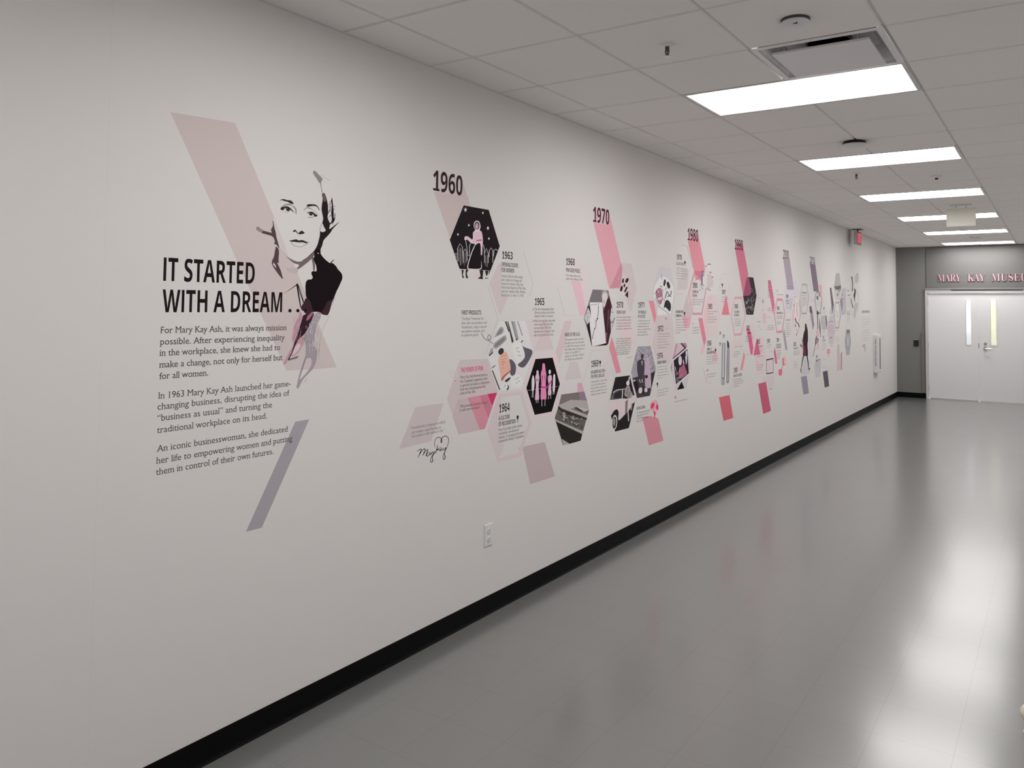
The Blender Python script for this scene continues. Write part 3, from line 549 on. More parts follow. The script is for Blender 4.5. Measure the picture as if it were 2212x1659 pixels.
  ('grey_gap',(227,220,221),14,[('r',[23559,16352,23575,16224],[23577,16352,23582,16224]),('r',[23875,15797,23880,15474],[23899,15796,23886,15473]),('r',[23369,16373,23391,16193],[23389,16373,23398,16193]),('r',[24005,16106,24008,15961],[24020,16105,24014,15960]),('r',[23353,16608,23376,16469],[23373,16609,23383,16469]),('r',[23360,15583,23367,15426],[23378,15582,23374,15426]),('r',[23762,15765,23769,15649],[23780,15764,23775,15648]),('r',[23980,16744,23998,16609],[23998,16744,24005,16610]),('r',[23869,15608,23887,15479],[23889,15607,23893,15479]),('r',[23617,16605,23626,16397],[23640,16604,23632,16397]),('r',[24067,15722,24081,15503],[24093,15721,24088,15503]),('r',[23855,16192,23860,16054],[23869,16191,23866,16054]),('r',[23601,15571,23619,15352],[23626,15570,23626,15352]),('r',[23548,16680,23567,16376],[23562,16680,23573,16376]),('r',[23584,15820,23604,15564],[23606,15820,23610,15564]),('r',[23870,16335,23878,16118],[23892,16334,23884,16118]),('r',[23892,15928,23915,15673],[23907,15928,23921,15673]),('r',[23724,16773,23731,16514],[23743,16773,23738,16514]),('r',[23662,15780,23681,15596],[23682,15780,23688,15596]),('r',[23794,15873,23807,15574],[23818,15872,23813,15574]),('r',[23962,15929,23990,15704],[23989,15929,23997,15704]),('r',[23689,16582,23714,16368],[23712,16583,23721,16368]),('r',[23830,15894,23837,15610],[23852,15893,23843,15609]),('r',[23747,15964,23763,15681],[23764,15963,23770,15681]),('r',[23795,15895,23793,15689],[23805,15894,23800,15689]),('r',[23783,16515,23796,16402],[23804,16515,23803,16402]),('r',[23654,16509,23651,16333],[23664,16509,23657,16332]),('r',[23436,16553,23442,16363],[23446,16553,23449,16363]),('r',[23770,16056,23787,15952],[23783,16056,23793,15953]),('r',[23603,16445,23606,16150],[23619,16445,23612,16150]),('r',[23570,16745,23572,16516],[23589,16744,23578,16516]),('r',[23559,16073,23582,15874],[23584,16073,23589,15874]),('r',[23923,15988,23924,15745],[23939,15987,23931,15745]),('r',[23740,15604,23757,15419],[23765,15603,23764,15419]),('r',[23965,16784,23976,16536],[23977,16784,23982,16536]),('r',[23413,16018,23424,15817],[23437,16018,23431,15816]),('r',[23465,16432,23480,16108],[23490,16431,23487,16108]),('r',[23999,16043,24021,15823],[24013,16043,24028,15823]),('r',[23607,16395,23621,16226],[23633,16395,23628,16226]),('r',[23650,16638,23659,16467],[23669,16637,23666,16467]),('r',[23908,15759,23915,15592],[23918,15759,23922,15591]),('r',[24021,15811,24023,15671],[24035,15810,24029,15671]),('r',[24043,16419,24056,16164],[24063,16418,24063,16164]),('r',[23770,15867,23784,15693],[23782,15867,23790,15693]),('r',[23702,16372,23712,16161],[23716,16372,23719,16161]),('r',[23584,15871,23582,15710],[23603,15870,23589,15710]),('p',[23917,16719,23909,16701,23893,16701,23884,16719,23892,16737,23908,16737]),('p',[24114,16880,24106,16862,24089,16863,24080,16881,24088,16899,24105,16898]),('p',[23712,16782,23705,16764,23688,16764,23680,16782,23687,16800,23704,16800]),('p',[23900,16869,23892,16851,23876,16851,23867,16869,23875,16887,23891,16887]),('p',[24031,16843,24023,16825,24007,16825,23998,16843,24006,16861,24022,16861]),('p',[23929,16721,23921,16703,23905,16703,23896,16721,23904,16739,23920,16739]),('p',[23878,16950,23871,16932,23854,16932,23845,16950,23853,16968,23870,16968]),('p',[24093,17035,24085,17017,24068,17017,24060,17035,24067,17053,24084,17053]),('p',[23843,16758,23835,16740,23818,16740,23810,16758,23817,16776,23834,16776]),('p',[23737,16756,23729,16738,23713,16739,23704,16756,23712,16774,23728,16774]),('p',[24022,16931,24014,16913,23998,16913,23989,16931,23997,16949,24014,16949]),('p',[23837,16779,23830,16762,23813,16762,23804,16780,23812,16798,23829,16797]),('p',[24120,17059,24112,17041,24095,17041,24086,17059,24094,17077,24111,17077]),('p',[23923,16880,23916,16863,23899,16863,23890,16881,23898,16899,23915,16898]),('p',[23930,16977,23922,16959,23905,16959,23897,16977,23904,16995,23921,16995]),('p',[23774,16866,23766,16848,23750,16848,23741,16866,23749,16884,23765,16884]),('p',[24073,17092,24065,17074,24048,17074,24039,17092,24047,17110,24064,17110]),('p',[23812,16763,23804,16745,23788,16745,23779,16763,23787,16781,23803,16781]),('p',[24070,16829,24062,16811,24046,16811,24037,16829,24045,16847,24061,16847]),('p',[23717,16806,23709,16788,23693,16789,23684,16806,23692,16824,23708,16824]),('p',[24162,16679,24154,16661,24137,16662,24128,16680,24136,16698,24153,16698]),('p',[24021,17101,24013,17083,23996,17083,23988,17101,23995,17119,24012,17119]),('p',[24089,17025,24081,17007,24064,17007,24055,17025,24063,17043,24080,17043]),('p',[24006,16702,23998,16684,23981,16684,23973,16702,23980,16720,23997,16720]),('p',[24027,17063,24019,17045,24003,17045,23994,17063,24002,17081,24018,17081]),('p',[23842,16719,23834,16701,23818,16701,23809,16719,23817,16737,23833,16737]),('p',[23772,16855,23765,16837,23748,16837,23740,16855,23747,16873,23764,16873]),('p',[23889,17052,23881,17034,23865,17034,23856,17052,23864,17070,23880,17070]),('p',[23984,17103,23976,17085,23960,17085,23951,17103,23959,17121,23975,17121]),('p',[23751,16956,23743,16939,23726,16939,23718,16957,23726,16975,23742,16974])]),
  ('grey_streaks',(126,115,127),16,[('r',[23109,16589,23108,16396],[23119,16588,23114,16395]),('r',[23154,15856,23165,15752],[23163,15856,23172,15752]),('r',[23169,16195,23173,15996],[23179,16194,23179,15996]),('r',[23195,16130,23210,15978],[23205,16130,23216,15978]),('r',[23207,16605,23215,16498],[23217,16605,23222,16498]),('r',[23249,15974,23258,15712],[23258,15974,23264,15712]),('r',[23271,16057,23279,15927],[23281,16057,23285,15927]),('r',[23296,16060,23299,15830],[23305,16059,23305,15830]),('r',[23319,16097,23317,15973],[23329,16097,23324,15973]),('r',[23340,16256,23349,16143],[23349,16256,23355,16143]),('r',[23375,15880,23382,15786],[23384,15880,23388,15786]),('r',[23398,15929,23395,15827],[23408,15929,23401,15827]),('r',[23421,16010,23424,15754],[23430,16009,23431,15754]),('r',[23442,16134,23447,15894],[23452,16134,23453,15894]),('r',[23454,16630,23462,16542],[23463,16630,23469,16542]),('r',[23482,16496,23499,16279],[23492,16496,23505,16279]),('r',[23509,16416,23511,16139],[23519,16415,23517,16139]),('r',[23547,15927,23558,15822],[23557,15928,23565,15822]),('r',[23571,15971,23573,15846],[23581,15971,23580,15846]),('r',[23588,16292,23596,16144],[23597,16292,23602,16144]),('r',[23614,16234,23615,15986],[23624,16234,23622,15986]),('r',[23647,15943,23659,15777],[23657,15943,23666,15777]),('r',[23678,15717,23686,15518],[23688,15717,23692,15518]),('r',[23695,16024,23706,15866],[23705,16024,23712,15865]),('r',[23706,16552,23702,16433],[23716,16551,23708,16432]),('r',[23730,16615,23744,16438],[23740,16615,23750,16438]),('r',[23776,15815,23773,15641],[23786,15814,23779,15640]),('r',[23806,15670,23814,15504],[23815,15670,23821,15504]),('r',[23818,16141,23815,16031],[23828,16140,23821,16031]),('r',[23834,16480,23838,16323],[23844,16480,23844,16323]),('r',[23881,15678,23879,15548],[23891,15678,23886,15548]),('r',[23889,16348,23887,16211],[23899,16347,23894,16211]),('r',[23913,16394,23916,16310],[23923,16394,23923,16310]),('r',[23959,15626,23965,15354],[23969,15626,23972,15354]),('r',[23977,15889,23987,15713],[23987,15889,23994,15713]),('r',[24010,15601,24010,15385],[24020,15600,24017,15384]),('r',[24017,16330,24028,16100],[24027,16330,24034,16100]),('r',[24038,16472,24036,16389],[24048,16472,24043,16389]),('r',[24066,16397,24063,16235],[24076,16396,24070,16235]),('r',[24114,15565,24116,15423],[24124,15565,24123,15422]),('r',[24689,17069,24643,17003,24578,16908,24505,16796,24436,16677,24368,16555,24297,16425,24232,16278,24182,16106,24152,15876,24137,15603,24129,15348,24123,15172],[24698,17066,24652,16999,24587,16905,24515,16793,24446,16673,24378,16552,24306,16422,24241,16276,24192,16104,24162,15875,24147,15602,24139,15348,24133,15172]),('r',[24969,17893,24823,17519],[24982,17890,24836,17516]),('r',[23399,15286,23280,14961,23162,14588],[23412,15282,23292,14957,23175,14584]),('r',[23314,14117,23501,14306],[23303,14124,23491,14313])]),
 ]),
 ('headline','big black capitals IT STARTED WITH A DREAM','wall lettering',None,[
  ('text_line',(36,27,30),1,[('t', 'b', 'IT STARTED', 16722, 18355, 3950, 866)]),
  ('text_line',(36,27,30),2,[('t', 'b', 'WITH A DREAM', 16716, 17201, 5355, 840)]),
  ('dot',(36,27,30),14,[('p',[22573,17265,22562,17227,22530,17199,22486,17189,22442,17199,22409,17227,22396,17265,22407,17303,22438,17330,22482,17341,22527,17331,22560,17303])]),
  ('dot',(36,27,30),16,[('p',[22998,17265,22987,17226,22954,17198,22910,17188,22864,17198,22831,17227,22818,17265,22829,17303,22861,17331,22905,17342,22951,17332,22985,17303])]),
  ('dot',(36,27,30),17,[('p',[23403,17265,23392,17226,23359,17198,23313,17188,23267,17198,23233,17226,23219,17265,23231,17304,23263,17332,23309,17343,23355,17332,23390,17304])]),
 ]),
 ('paragraph','first serif paragraph directly below the big black headline','wall lettering',None,[
  ('lettering',(78,72,74),10,[('t', 's', 'For Mary Kay Ash, it was always mission', 16663, 16435, 5675, 237),('t', 's', 'possible. After experiencing inequality', 16656, 16014, 5585, 237),('t', 's', 'in the workplace, she knew she had to', 16657, 15606, 5357, 237),('t', 's', 'make a change, not only for herself but', 16658, 15176, 5486, 236),('t', 's', 'for all women.', 16663, 14759, 1997, 236)]),
 ]),
 ('paragraph','middle serif paragraph with the year 1963 in its first line','wall lettering',None,[
  ('lettering',(78,72,74),0,[('t', 's', 'In 1963 Mary Kay Ash launched her game-', 16656, 14044, 5957, 236),('t', 's', 'changing business, disrupting the idea of', 16649, 13649, 5902, 236),('t', 's', '“business as usual” and turning the', 16650, 13235, 5027, 235),('t', 's', 'traditional workplace on its head.', 16651, 12803, 4777, 235)]),
 ]),
 ('paragraph','last serif paragraph of three lines crossing the violet slash','wall lettering',None,[
  ('lettering',(78,72,74),1,[('t', 's', 'An iconic businesswoman, she dedicated', 16656, 12126, 5854, 235),('t', 's', 'her life to empowering women and putting', 16649, 11695, 6110, 235),('t', 's', 'them in control of their own futures.', 16659, 11289, 5141, 235)]),
 ]),
 ('decade_band','palest pink slanted band hanging under the number 1960','wall graphic','slanted bands under the decade numbers',[
  ('band',(220,205,205),0,[('p',[31673,23557,33970,23616,34178,24240,34875,23055,34189,22980,33028,21213])]),
  ('band_top',(226,216,216),1,[('p',[32007,24621,34061,24541,34178,24240,33970,23616,31673,23557])]),
 ]),
 ('decade_heading','largest and nearest decade number, 1960, in dark maroon','wall lettering','decade numbers heading the timeline',[
  ('digits',(59,41,46),2,[('t', 'y', '1960', 31612, 23625, 2452, 1086)]),
 ]),
 ('decade_band','rose pink slanted band hanging under the number 1970','wall graphic','slanted bands under the decade numbers',[
  ('band',(239,179,191),1,[('p',[48834,23493,51159,23572,51368,24079,53339,20414,53045,18982,51256,18893])]),
  ('band_top',(230,207,212),2,[('p',[49169,24447,51227,24436,51368,24079,51159,23572,48834,23493])]),
  ('darker_overlap',(223,158,172),2,[('p',[52032,19703,53098,20900,53339,20414,53045,18982,51305,18903])]),
 ]),
 ('decade_heading','decade number 1970 above the rose pink band','wall lettering','decade numbers heading the timeline',[
  ('digits',(88,31,50),3,[('t', 'y', '1970', 48770, 23585, 2418, 1086)]),
 ]),
 ('decade_band','salmon pink slanted band hanging under the number 1980','wall graphic','slanted bands under the decade numbers',[
  ('band',(236,160,172),0,[('p',[65931,23479,68227,23554,68428,24127,70018,21278,69861,20841,69088,20095,67780,20109,67286,20925])]),
  ('darker_overlap',(225,136,151),3,[('p',[67335,20870,69934,20981,69088,20095,67780,20109])]),
  ('band_top',(235,181,191),1,[('p',[66264,24255,68377,24238,68428,24127,68227,23554,65931,23479])]),
 ]),
 ('decade_heading','decade number 1980 above the salmon pink band','wall lettering','decade numbers heading the timeline',[
  ('digits',(95,38,53),2,[('t', 'y', '1980', 65883, 23571, 2444, 1092)]),
 ]),
 ('decade_band','deep rose slanted band hanging under the number 1990','wall graphic','slanted bands under the decade numbers',[
  ('band',(225,136,160),0,[('p',[78245,23532,80482,23525,80682,24087,82369,21081,81854,20840,80646,18916])]),
  ('band',(225,136,160),1,[('p',[78500,24322,80553,24297,80682,24087,80482,23525,78245,23532])]),
 ]),
 ('decade_heading','decade number 1990 above the deep rose band','wall lettering','decade numbers heading the timeline',[
  ('digits',(85,48,60),2,[('t', 'y', '1990', 78145, 23550, 2429, 1088)]),
 ]),
 ('decade_band','grey lavender slanted band hanging under the number 2000','wall graphic','slanted bands under the decade numbers',[
  ('band',(183,171,185),1,[('p',[95090,23476,97411,23501,97600,24026,99690,19907,96815,19852])]),
 ]),
 ('decade_heading','decade number 2000 above the grey lavender band','wall lettering','decade numbers heading the timeline',[
  ('digits',(88,79,84),2,[('t', 'y', '2000', 95038, 23509, 2410, 1127)]),
 ]),
 ('decade_band','dark mauve slanted band hanging under the number 2010','wall graphic','slanted bands under the decade numbers',[
  ('band',(147,131,148),0,[('p',[107238,23576,109824,23565,109729,24156,111538,20747,111857,19921,109080,19892])]),
 ]),
 ('decade_heading','farthest decade number, 2010, above the dark mauve band','wall lettering','decade numbers heading the timeline',[
  ('digits',(107,98,103),1,[('t', 'y', '2010', 107238, 23593, 2477, 936)]),
 ]),
 ('tilted_square','dusty pink tilted block below the white 1964 hexagon','wall graphic','tilted coloured blocks along the lower edge',[
  ('block',(210,193,195),0,[('p',[40135,8979,42693,8917,43960,6533,41090,6542])]),
  ('dark_corner',(220,177,189),1,[('p',[39777,8965,40225,8977,40072,8432])]),
 ]),
 ('tilted_square','rose tilted block below the pink globe','wall graphic','tilted coloured blocks along the lower edge',[
  ('block',(228,158,172),0,[('p',[56818,8893,58306,8852,59796,8484,60825,6537,58030,6543])]),
  ('dark_corner',(211,112,136),1,[('p',[56818,8893,58073,8867,57613,8755])]),
 ]),
 ('tilted_square','coral tilted block below the two silver mascara tubes','wall graphic','tilted coloured blocks along the lower edge',[
  ('block',(228,119,132),1,[('p',[73566,8943,76501,8914,77618,6529,74847,6542])]),
 ]),
 ('tilted_square','magenta tilted block below the tablet drawing','wall graphic','tilted coloured blocks along the lower edge',[
  ('block',(211,108,134),1,[('p',[85503,9331,88255,9338,90061,5923,87218,5883])]),
 ]),
 ('tilted_square','lavender tilted block below the walking woman silhouette','wall graphic','tilted coloured blocks along the lower edge',[
  ('block',(168,158,177),0,[('p',[102569,8908,105362,8859,106408,6497,103702,6553])]),
 ]),
 ('tilted_square','darkest mauve tilted block, farthest along the wall','wall graphic','tilted coloured blocks along the lower edge',[
  ('block',(107,96,108),0,[('p',[113714,8852,116408,8838,117320,6564,114748,6573])]),
 ]),
 ('quote_parallelogram','pale pink parallelogram behind the quote over the signature','wall graphic',None,[
  ('panel',(218,208,209),0,[('p',[30485,12349,32717,12345,31749,10462,29337,10399])]),
 ]),
 ('quote','italic three line quote above the signature','wall lettering',None,[
  ('lettering',(107,98,103),1,[('t', 'i', '“I envisioned a company in which', 30135, 11266, 2722, 147),('t', 'i', 'any woman could become as', 30234, 11032, 2286, 148),('t', 'i', 'successful as she wanted to be.”', 30239, 10838, 2545, 148)]),
 ]),
 ('signature','handwritten black signature with a looping heart','wall lettering',None,[
  ('strokes',(36,31,34),1,[('r',[30671,10078,30707,10089,30758,10105,30813,10120,30861,10131,30907,10139,30951,10146,30976,10146,30968,10152,30962,10126,30936,10079,30900,10025,30865,9971,30831,9913,30791,9851,30755,9795,30731,9756],[30653,10098,30686,10111,30736,10129,30790,10147,30839,10160,30885,10171,30933,10181,30983,10181,31025,10148,31014,10108,30983,10059,30944,10005,30907,9953,30869,9897,30826,9836,30787,9781,30760,9743]),('r',[30790,9793,30840,9844,30911,9920,30990,9997,31061,10054,31128,10089,31197,10112,31252,10121,31259,10124,31257,10114,31240,10069,31211,10014,31185,9965,31160,9921,31131,9876,31104,9836,31086,9808],[30762,9807,30809,9860,30878,9937,30954,10017,31026,10078,31096,10118,31169,10145,31234,10158,31300,10146,31311,10101,31289,10051,31257,9997,31228,9948,31199,9905,31167,9860,31137,9822,31115,9795]),('r',[31126,9813,31169,9848,31229,9899,31295,9951,31352,9990,31403,10016,31454,10035,31488,10041,31473,10052,31465,10023,31434,9966,31396,9902,31368,9852,31354,9818,31345,9792,31340,9773,31337,9760],[31099,9829,31139,9865,31197,9918,31260,9973,31317,10015,31370,10044,31424,10067,31475,10079,31531,10050,31519,10005,31483,9946,31442,9884,31411,9836,31395,9804,31383,9780,31375,9763,31369,9750]),('r',[31674,9907,31642,9910,31594,9915,31541,9917,31492,9909,31453,9887,31417,9858,31390,9826,31377,9794,31388,9761,31417,9729,31463,9705,31518,9702,31564,9729,31611,9773,31653,9815,31673,9832,31653,9835,31650,9803,31642,9765,31637,9739],[31678,9885,31646,9886,31600,9889,31554,9889,31519,9882,31489,9864,31459,9836,31438,9807,31431,9786,31438,9769,31457,9751,31476,9739,31488,9736,31522,9755,31570,9796,31615,9838,31654,9860,31693,9830,31688,9794,31677,9756,31669,9731]),('r',[31699,9900,31701,9871,31705,9827,31713,9785,31757,9751,31801,9773,31837,9813,31869,9856,31891,9878,31888,9878,31902,9868,31920,9848,31934,9835],[31732,9897,31738,9868,31746,9824,31757,9787,31745,9785,31753,9798,31783,9838,31820,9881,31857,9908,31906,9903,31935,9879,31952,9856,31962,9842]),('r',[31944,9875,31940,9843,31935,9797,31934,9753,31975,9724,32015,9757,32066,9818,32109,9875,32081,9916,32040,9878,31967,9807,31890,9724,31840,9651,31832,9589,31849,9531,31869,9483,31874,9448,31861,9417,31838,9390,31813,9372,31800,9366,31798,9367,31781,9382,31764,9406,31755,9435,31755,9470,31762,9513,31776,9559,31799,9604,31838,9654,31890,9709,31941,9759,31976,9794],[31977,9868,31975,9837,31972,9790,31972,9750,31951,9748,31978,9776,32026,9836,32067,9893,32118,9891,32082,9855,32011,9784,31937,9702,31892,9634,31887,9582,31904,9531,31926,9482,31933,9435,31915,9395,31886,9363,31852,9340,31813,9330,31769,9344,31739,9371,31719,9404,31709,9440,31710,9480,31719,9524,31737,9572,31762,9620,31804,9671,31858,9726,31911,9775,31947,9809]),('r',[32072,10092,32063,10133,32049,10192,32038,10256,32036,10313,32043,10363,32056,10413,32077,10457,32104,10494,32142,10523,32188,10547,32239,10563,32286,10572,32332,10570,32381,10561,32429,10545,32470,10526,32506,10502,32539,10473,32565,10441,32582,10410,32588,10376,32584,10336,32574,10301,32567,10286,32580,10288,32573,10293,32559,10307,32552,10324,32552,10346,32559,10377,32573,10409,32593,10440,32620,10471,32654,10502,32694,10529,32736,10547,32787,10557,32846,10561,32905,10558,32956,10548,33002,10529,33048,10501,33088,10466,33117,10426,33134,10380,33141,10327,33139,10268,33129,10209,33108,10145,33077,10076,33040,10010,33006,9953,32970,9905,32932,9863,32898,9829,32874,9804],[32039,10094,32029,10135,32014,10194,32002,10259,31998,10319,32005,10372,32018,10424,32039,10471,32068,10512,32109,10545,32160,10572,32216,10591,32272,10602,32330,10601,32389,10590,32446,10572,32496,10549,32541,10521,32580,10487,32612,10449,32634,10411,32642,10369,32639,10324,32630,10285,32615,10258,32569,10252,32532,10271,32505,10298,32491,10327,32492,10358,32501,10393,32517,10429,32540,10463,32571,10496,32609,10529,32654,10559,32706,10580,32767,10592,32834,10596,32904,10592,32969,10578,33027,10553,33081,10519,33127,10477,33161,10430,33179,10378,33186,10321,33183,10260,33171,10198,33149,10133,33116,10063,33078,9996,33042,9938,33004,9889,32964,9847,32929,9813,32904,9789]),('r',[32257,10206,32242,10168,32222,10112,32199,10051,32175,9993,32156,9933,32133,9871,32113,9815,32100,9775],[32291,10197,32282,10157,32268,10100,32252,10036,32234,9975,32208,9917,32179,9856,32152,9802,32132,9765]),('r',[32553,10049,32475,10030,32361,10003,32252,9976,32187,9954,32214,9913,32272,9910,32334,9911,32376,9908,32399,9897,32424,9878,32447,9857,32464,9843],[32571,10027,32495,10006,32384,9976,32279,9946,32225,9926,32215,9950,32259,9951,32326,9948,32386,9939,32428,9917,32457,9891,32477,9868,32491,9853]),('r',[32673,9979,32638,9977,32587,9973,32534,9966,32492,9953,32466,9929,32452,9899,32450,9868,32492,9835,32542,9844,32594,9865,32644,9885,32669,9893,32663,9893,32668,9873,32670,9847,32672,9828],[32686,9957,32652,9952,32604,9946,32556,9938,32527,9927,32514,9910,32506,9886,32507,9867,32490,9875,32508,9879,32559,9897,32614,9917,32665,9924,32704,9898,32710,9868,32708,9841,32706,9823]),('r',[32717,9975,32721,9944,32726,9897,32738,9852,32786,9821,32837,9850,32895,9904,32947,9951,32930,9973,32916,9934,32877,9853,32834,9760,32809,9677,32816,9607,32841,9542,32865,9487,32872,9446,32859,9413,32833,9385,32804,9366,32786,9360,32784,9360,32772,9369,32757,9390,32749,9420,32750,9464,32759,9519,32775,9578,32795,9629,32825,9675,32866,9719,32905,9757,32931,9785],[32751,9972,32757,9941,32764,9894,32775,9855,32770,9848,32802,9870,32856,9924,32908,9975,32978,9973,32965,9919,32927,9837,32886,9744,32864,9666,32872,9604,32897,9544,32924,9486,32934,9434,32916,9390,32882,9357,32844,9334,32805,9323,32761,9333,32729,9357,32709,9389,32701,9426,32704,9473,32715,9530,32733,9590,32756,9643,32789,9691,32832,9736,32873,9774,32901,9800])]),
 ]),
 ('hexagon_picture','black hexagon picture of a woman in pink under stars over a city','wall picture','hexagonal pictures of the timeline',[
  ('night_sky',(39,32,36),1,[('p',[34186,23105,36499,23102,37620,21074,36744,19593,33907,19563,33031,21099])]),
  ('white_shore',(230,227,226),2,[('p',[33907,19563,36744,19593,36512,19099,34173,19066])]),
  ('shore_ink',(50,43,46),3,[('p',[34076,19534,34274,19519,34206,19261,34305,19080,34158,19074]),('p',[34444,19550,34697,19561,34537,19344,34677,19069,34468,19085,34426,19316]),('p',[35689,19581,36065,19573,35994,19187,36036,19068,35528,19085,35797,19227]),('p',[36223,19570,36542,19584,36467,19349,36349,19248,36267,19389]),('p',[36582,19586,36720,19582,36548,19279]),('p',[36231,19171,36350,19176,36352,19103,36233,19099]),('p',[36430,19174,36518,19177,36503,19108,36423,19106])]),
  ('sky_spark',(243,243,243),2,[('p',[34350,23032,34390,22934,34505,22944,34415,22869,34450,22768,34355,22820,34262,22749,34293,22856,34201,22911,34315,22926])]),
  ('sky_spark',(243,243,243),2,[('p',[36436,22176,36474,22084,36585,22092,36498,22024,36532,21931,36440,21980,36351,21915,36381,22014,36292,22066,36402,22078])]),
  ('sky_spark',(243,243,243),2,[('p',[36017,22877,35997,22827,35947,22802,35897,22816,35875,22862,35895,22912,35945,22937,35995,22922])]),
  ('sky_spark',(243,243,243),2,[('p',[34737,22051,34718,22003,34671,21979,34623,21994,34602,22039,34621,22087,34668,22110,34716,22096])]),
  ('sky_spark',(243,243,243),2,[('p',[33788,21456,33770,21409,33724,21387,33678,21402,33658,21446,33676,21493,33722,21515,33768,21500])]),
  ('sky_spark',(243,243,243),2,[('p',[36619,21443,36599,21394,36548,21370,36497,21386,36475,21432,36495,21482,36546,21506,36597,21490])]),
  ('skyline',(213,208,210),2,[('r',[33757,19980,33728,20666,33921,20943,34113,20760,34204,19909],[33707,19977,33678,20667,33908,20973,34164,20769,34255,19914]),('r',[34239,20005,34243,20491,34361,20684,34503,20506,34542,20020],[34187,20003,34192,20492,34361,20717,34554,20515,34594,20024]),('r',[34363,21197,34481,20856,34551,20344,34783,20312,34772,20876,34938,21128],[34413,21207,34532,20864,34602,20356,34731,20316,34720,20877,34890,21138]),('r',[36203,20003,36169,20539,36318,20847,36472,20557,36482,20017],[36148,20000,36114,20539,36317,20881,36527,20564,36538,20020]),('r',[36596,20362,36628,20749,36759,20901,36912,20769,36925,20074],[36540,20360,36573,20753,36758,20935,36969,20777,36982,20077]),('r',[37041,20436,37074,20777,37209,20852,37402,20788],[36984,20435,37019,20783,37209,20886,37432,20819]),('r',[33463,20337,33656,20372],[33453,20368,33646,20403]),('r',[35971,21052,36093,20822,36114,20537],[36023,21065,36147,20831,36169,20541])]),
  ('skyline_shade',(135,129,132),3,[('p',[33790,20672,33862,20677,33878,19940,33805,19936]),('p',[33920,20727,34007,20733,34027,19763,33940,19758]),('p',[34053,20643,34097,20646,34114,19813,34070,19811]),('p',[34278,20425,34322,20428,34336,19731,34292,19729]),('p',[34402,20526,34483,20531,34496,19925,34414,19921]),('p',[36222,20447,36286,20451,36298,19824,36234,19821]),('p',[36365,20456,36445,20461,36458,19784,36379,19780]),('p',[33531,20311,33638,20318,33643,20111,33535,20105])]),
  ('woman_outline',(243,237,239),4,[('s',[35125,21991,35143,22230,35386,22372,35636,22300,35742,22047,35668,21858,35865,21745,35968,21321,35944,20959,35906,20453,35774,20430,35902,19853,35766,19618,34945,19572,34568,19686,34890,20463,35095,20806,35244,21029,34916,21053,34574,21216,34314,21196,34333,21370,34607,21406,35025,21273,35055,21654,35243,21822])]),
  ('woman_head',(112,86,96),5,[('p',[35655,22111,35632,22005,35565,21916,35467,21861,35357,21852,35258,21889,35188,21965,35162,22066,35184,22171,35250,22260,35348,22315,35458,22325,35558,22289,35628,22212])]),
  ('woman_face',(213,181,194),6,[('p',[35531,22066,35514,21979,35465,21911,35396,21882,35326,21899,35274,21957,35254,22041,35271,22128,35320,22195,35389,22225,35459,22208,35511,22150])]),
  ('pink_blouse',(243,208,226),6,[('s',[35183,21750,35399,21730,35669,21810,35851,21696,35921,21317,35861,21183,35297,21057,35028,21132,34610,21251,34409,21250,34422,21344,34608,21373,35087,21231,35110,21611])]),
  ('pink_blouse',(243,208,226),7,[('p',[35767,21177,35892,21186,35912,20957,35859,20474,35796,20470])]),
  ('belt',(180,103,127),8,[('p',[35347,21260,35858,21337,35843,21268,35348,21203])]),
  ('black_skirt',(35,28,31),8,[('s',[35336,21003,35722,21087,35796,20518,35855,19851,35711,19663,34982,19621,34649,19709,34951,20443,35149,20762])]),
  ('foot',(241,218,223),5,[('s',[35129,19109,35275,19468,35519,19540,35493,19287,35298,19058])]),
 ]),
 ('pale_hexagon','pale pink half hexagon behind the 1963 text','wall graphic',None,[
  ('panel',(225,213,214),0,[('p',[37514,20030,37806,20070,37837,18412,38481,18036,37722,16951,36637,18846])]),
  ('outline',(202,198,199),0,[('r',[40109,20854,41162,18899,40827,18217],[40153,20864,41208,18904,40872,18211])]),
  ('outline',(202,198,199),1,[('r',[36460,18728,37496,16771,36336,14821],[36498,18736,37538,16770,36374,14811])]),
 ]),
 ('text_block','text headed 1963 beside the black night city hexagon','wall lettering',None,[
  ('year',(48,41,45),0,[('t', 'y', '1963', 37869, 20358, 1073, 437)]),
  ('heading',(64,57,60),1,[('t', 'b', 'OPENING DOORS', 37827, 19892, 1698, 248),('t', 'b', 'FOR WOMEN', 37816, 19561, 1298, 248)]),
  ('body_text',(112,105,108),2,[('t', 's', 'Armed with her life savings', 37822, 19257, 2209, 158),('t', 's', 'and a desire to change the', 37817, 19033, 2127, 158),('t', 's', 'future for women, Mary Kay', 37821, 18803, 2263, 158),('t', 's', 'Ash founds Beauty by Mary Kay', 37817, 18579, 2563, 158),('t', 's', 'with her children, Ben, Marilyn', 37821, 18351, 2517, 158),('t', 's', 'and Richard, on Sept. 13, 1963.', 37817, 18129, 2361, 148)]),
 ]),
 ('text_block','text headed FIRST PRODUCTS with a curling line to the bottles','wall lettering',None,[
  ('heading',(64,57,60),0,[('t', 'b', 'FIRST PRODUCTS', 34142, 17045, 1753, 240)]),
  ('body_text',(112,105,108),2,[('t', 's', 'The Basic Treatment Set', 34148, 16756, 1988, 147),('t', 's', '(four skin care products and', 34138, 16524, 2287, 147),('t', 's', 'foundation), rouge, a lip and', 34142, 16291, 2264, 147),('t', 's', 'eye palette, mascara, and', 34133, 16063, 2080, 147),('t', 's', 'an eyebrow pencil.', 34137, 15850, 1533, 147)]),
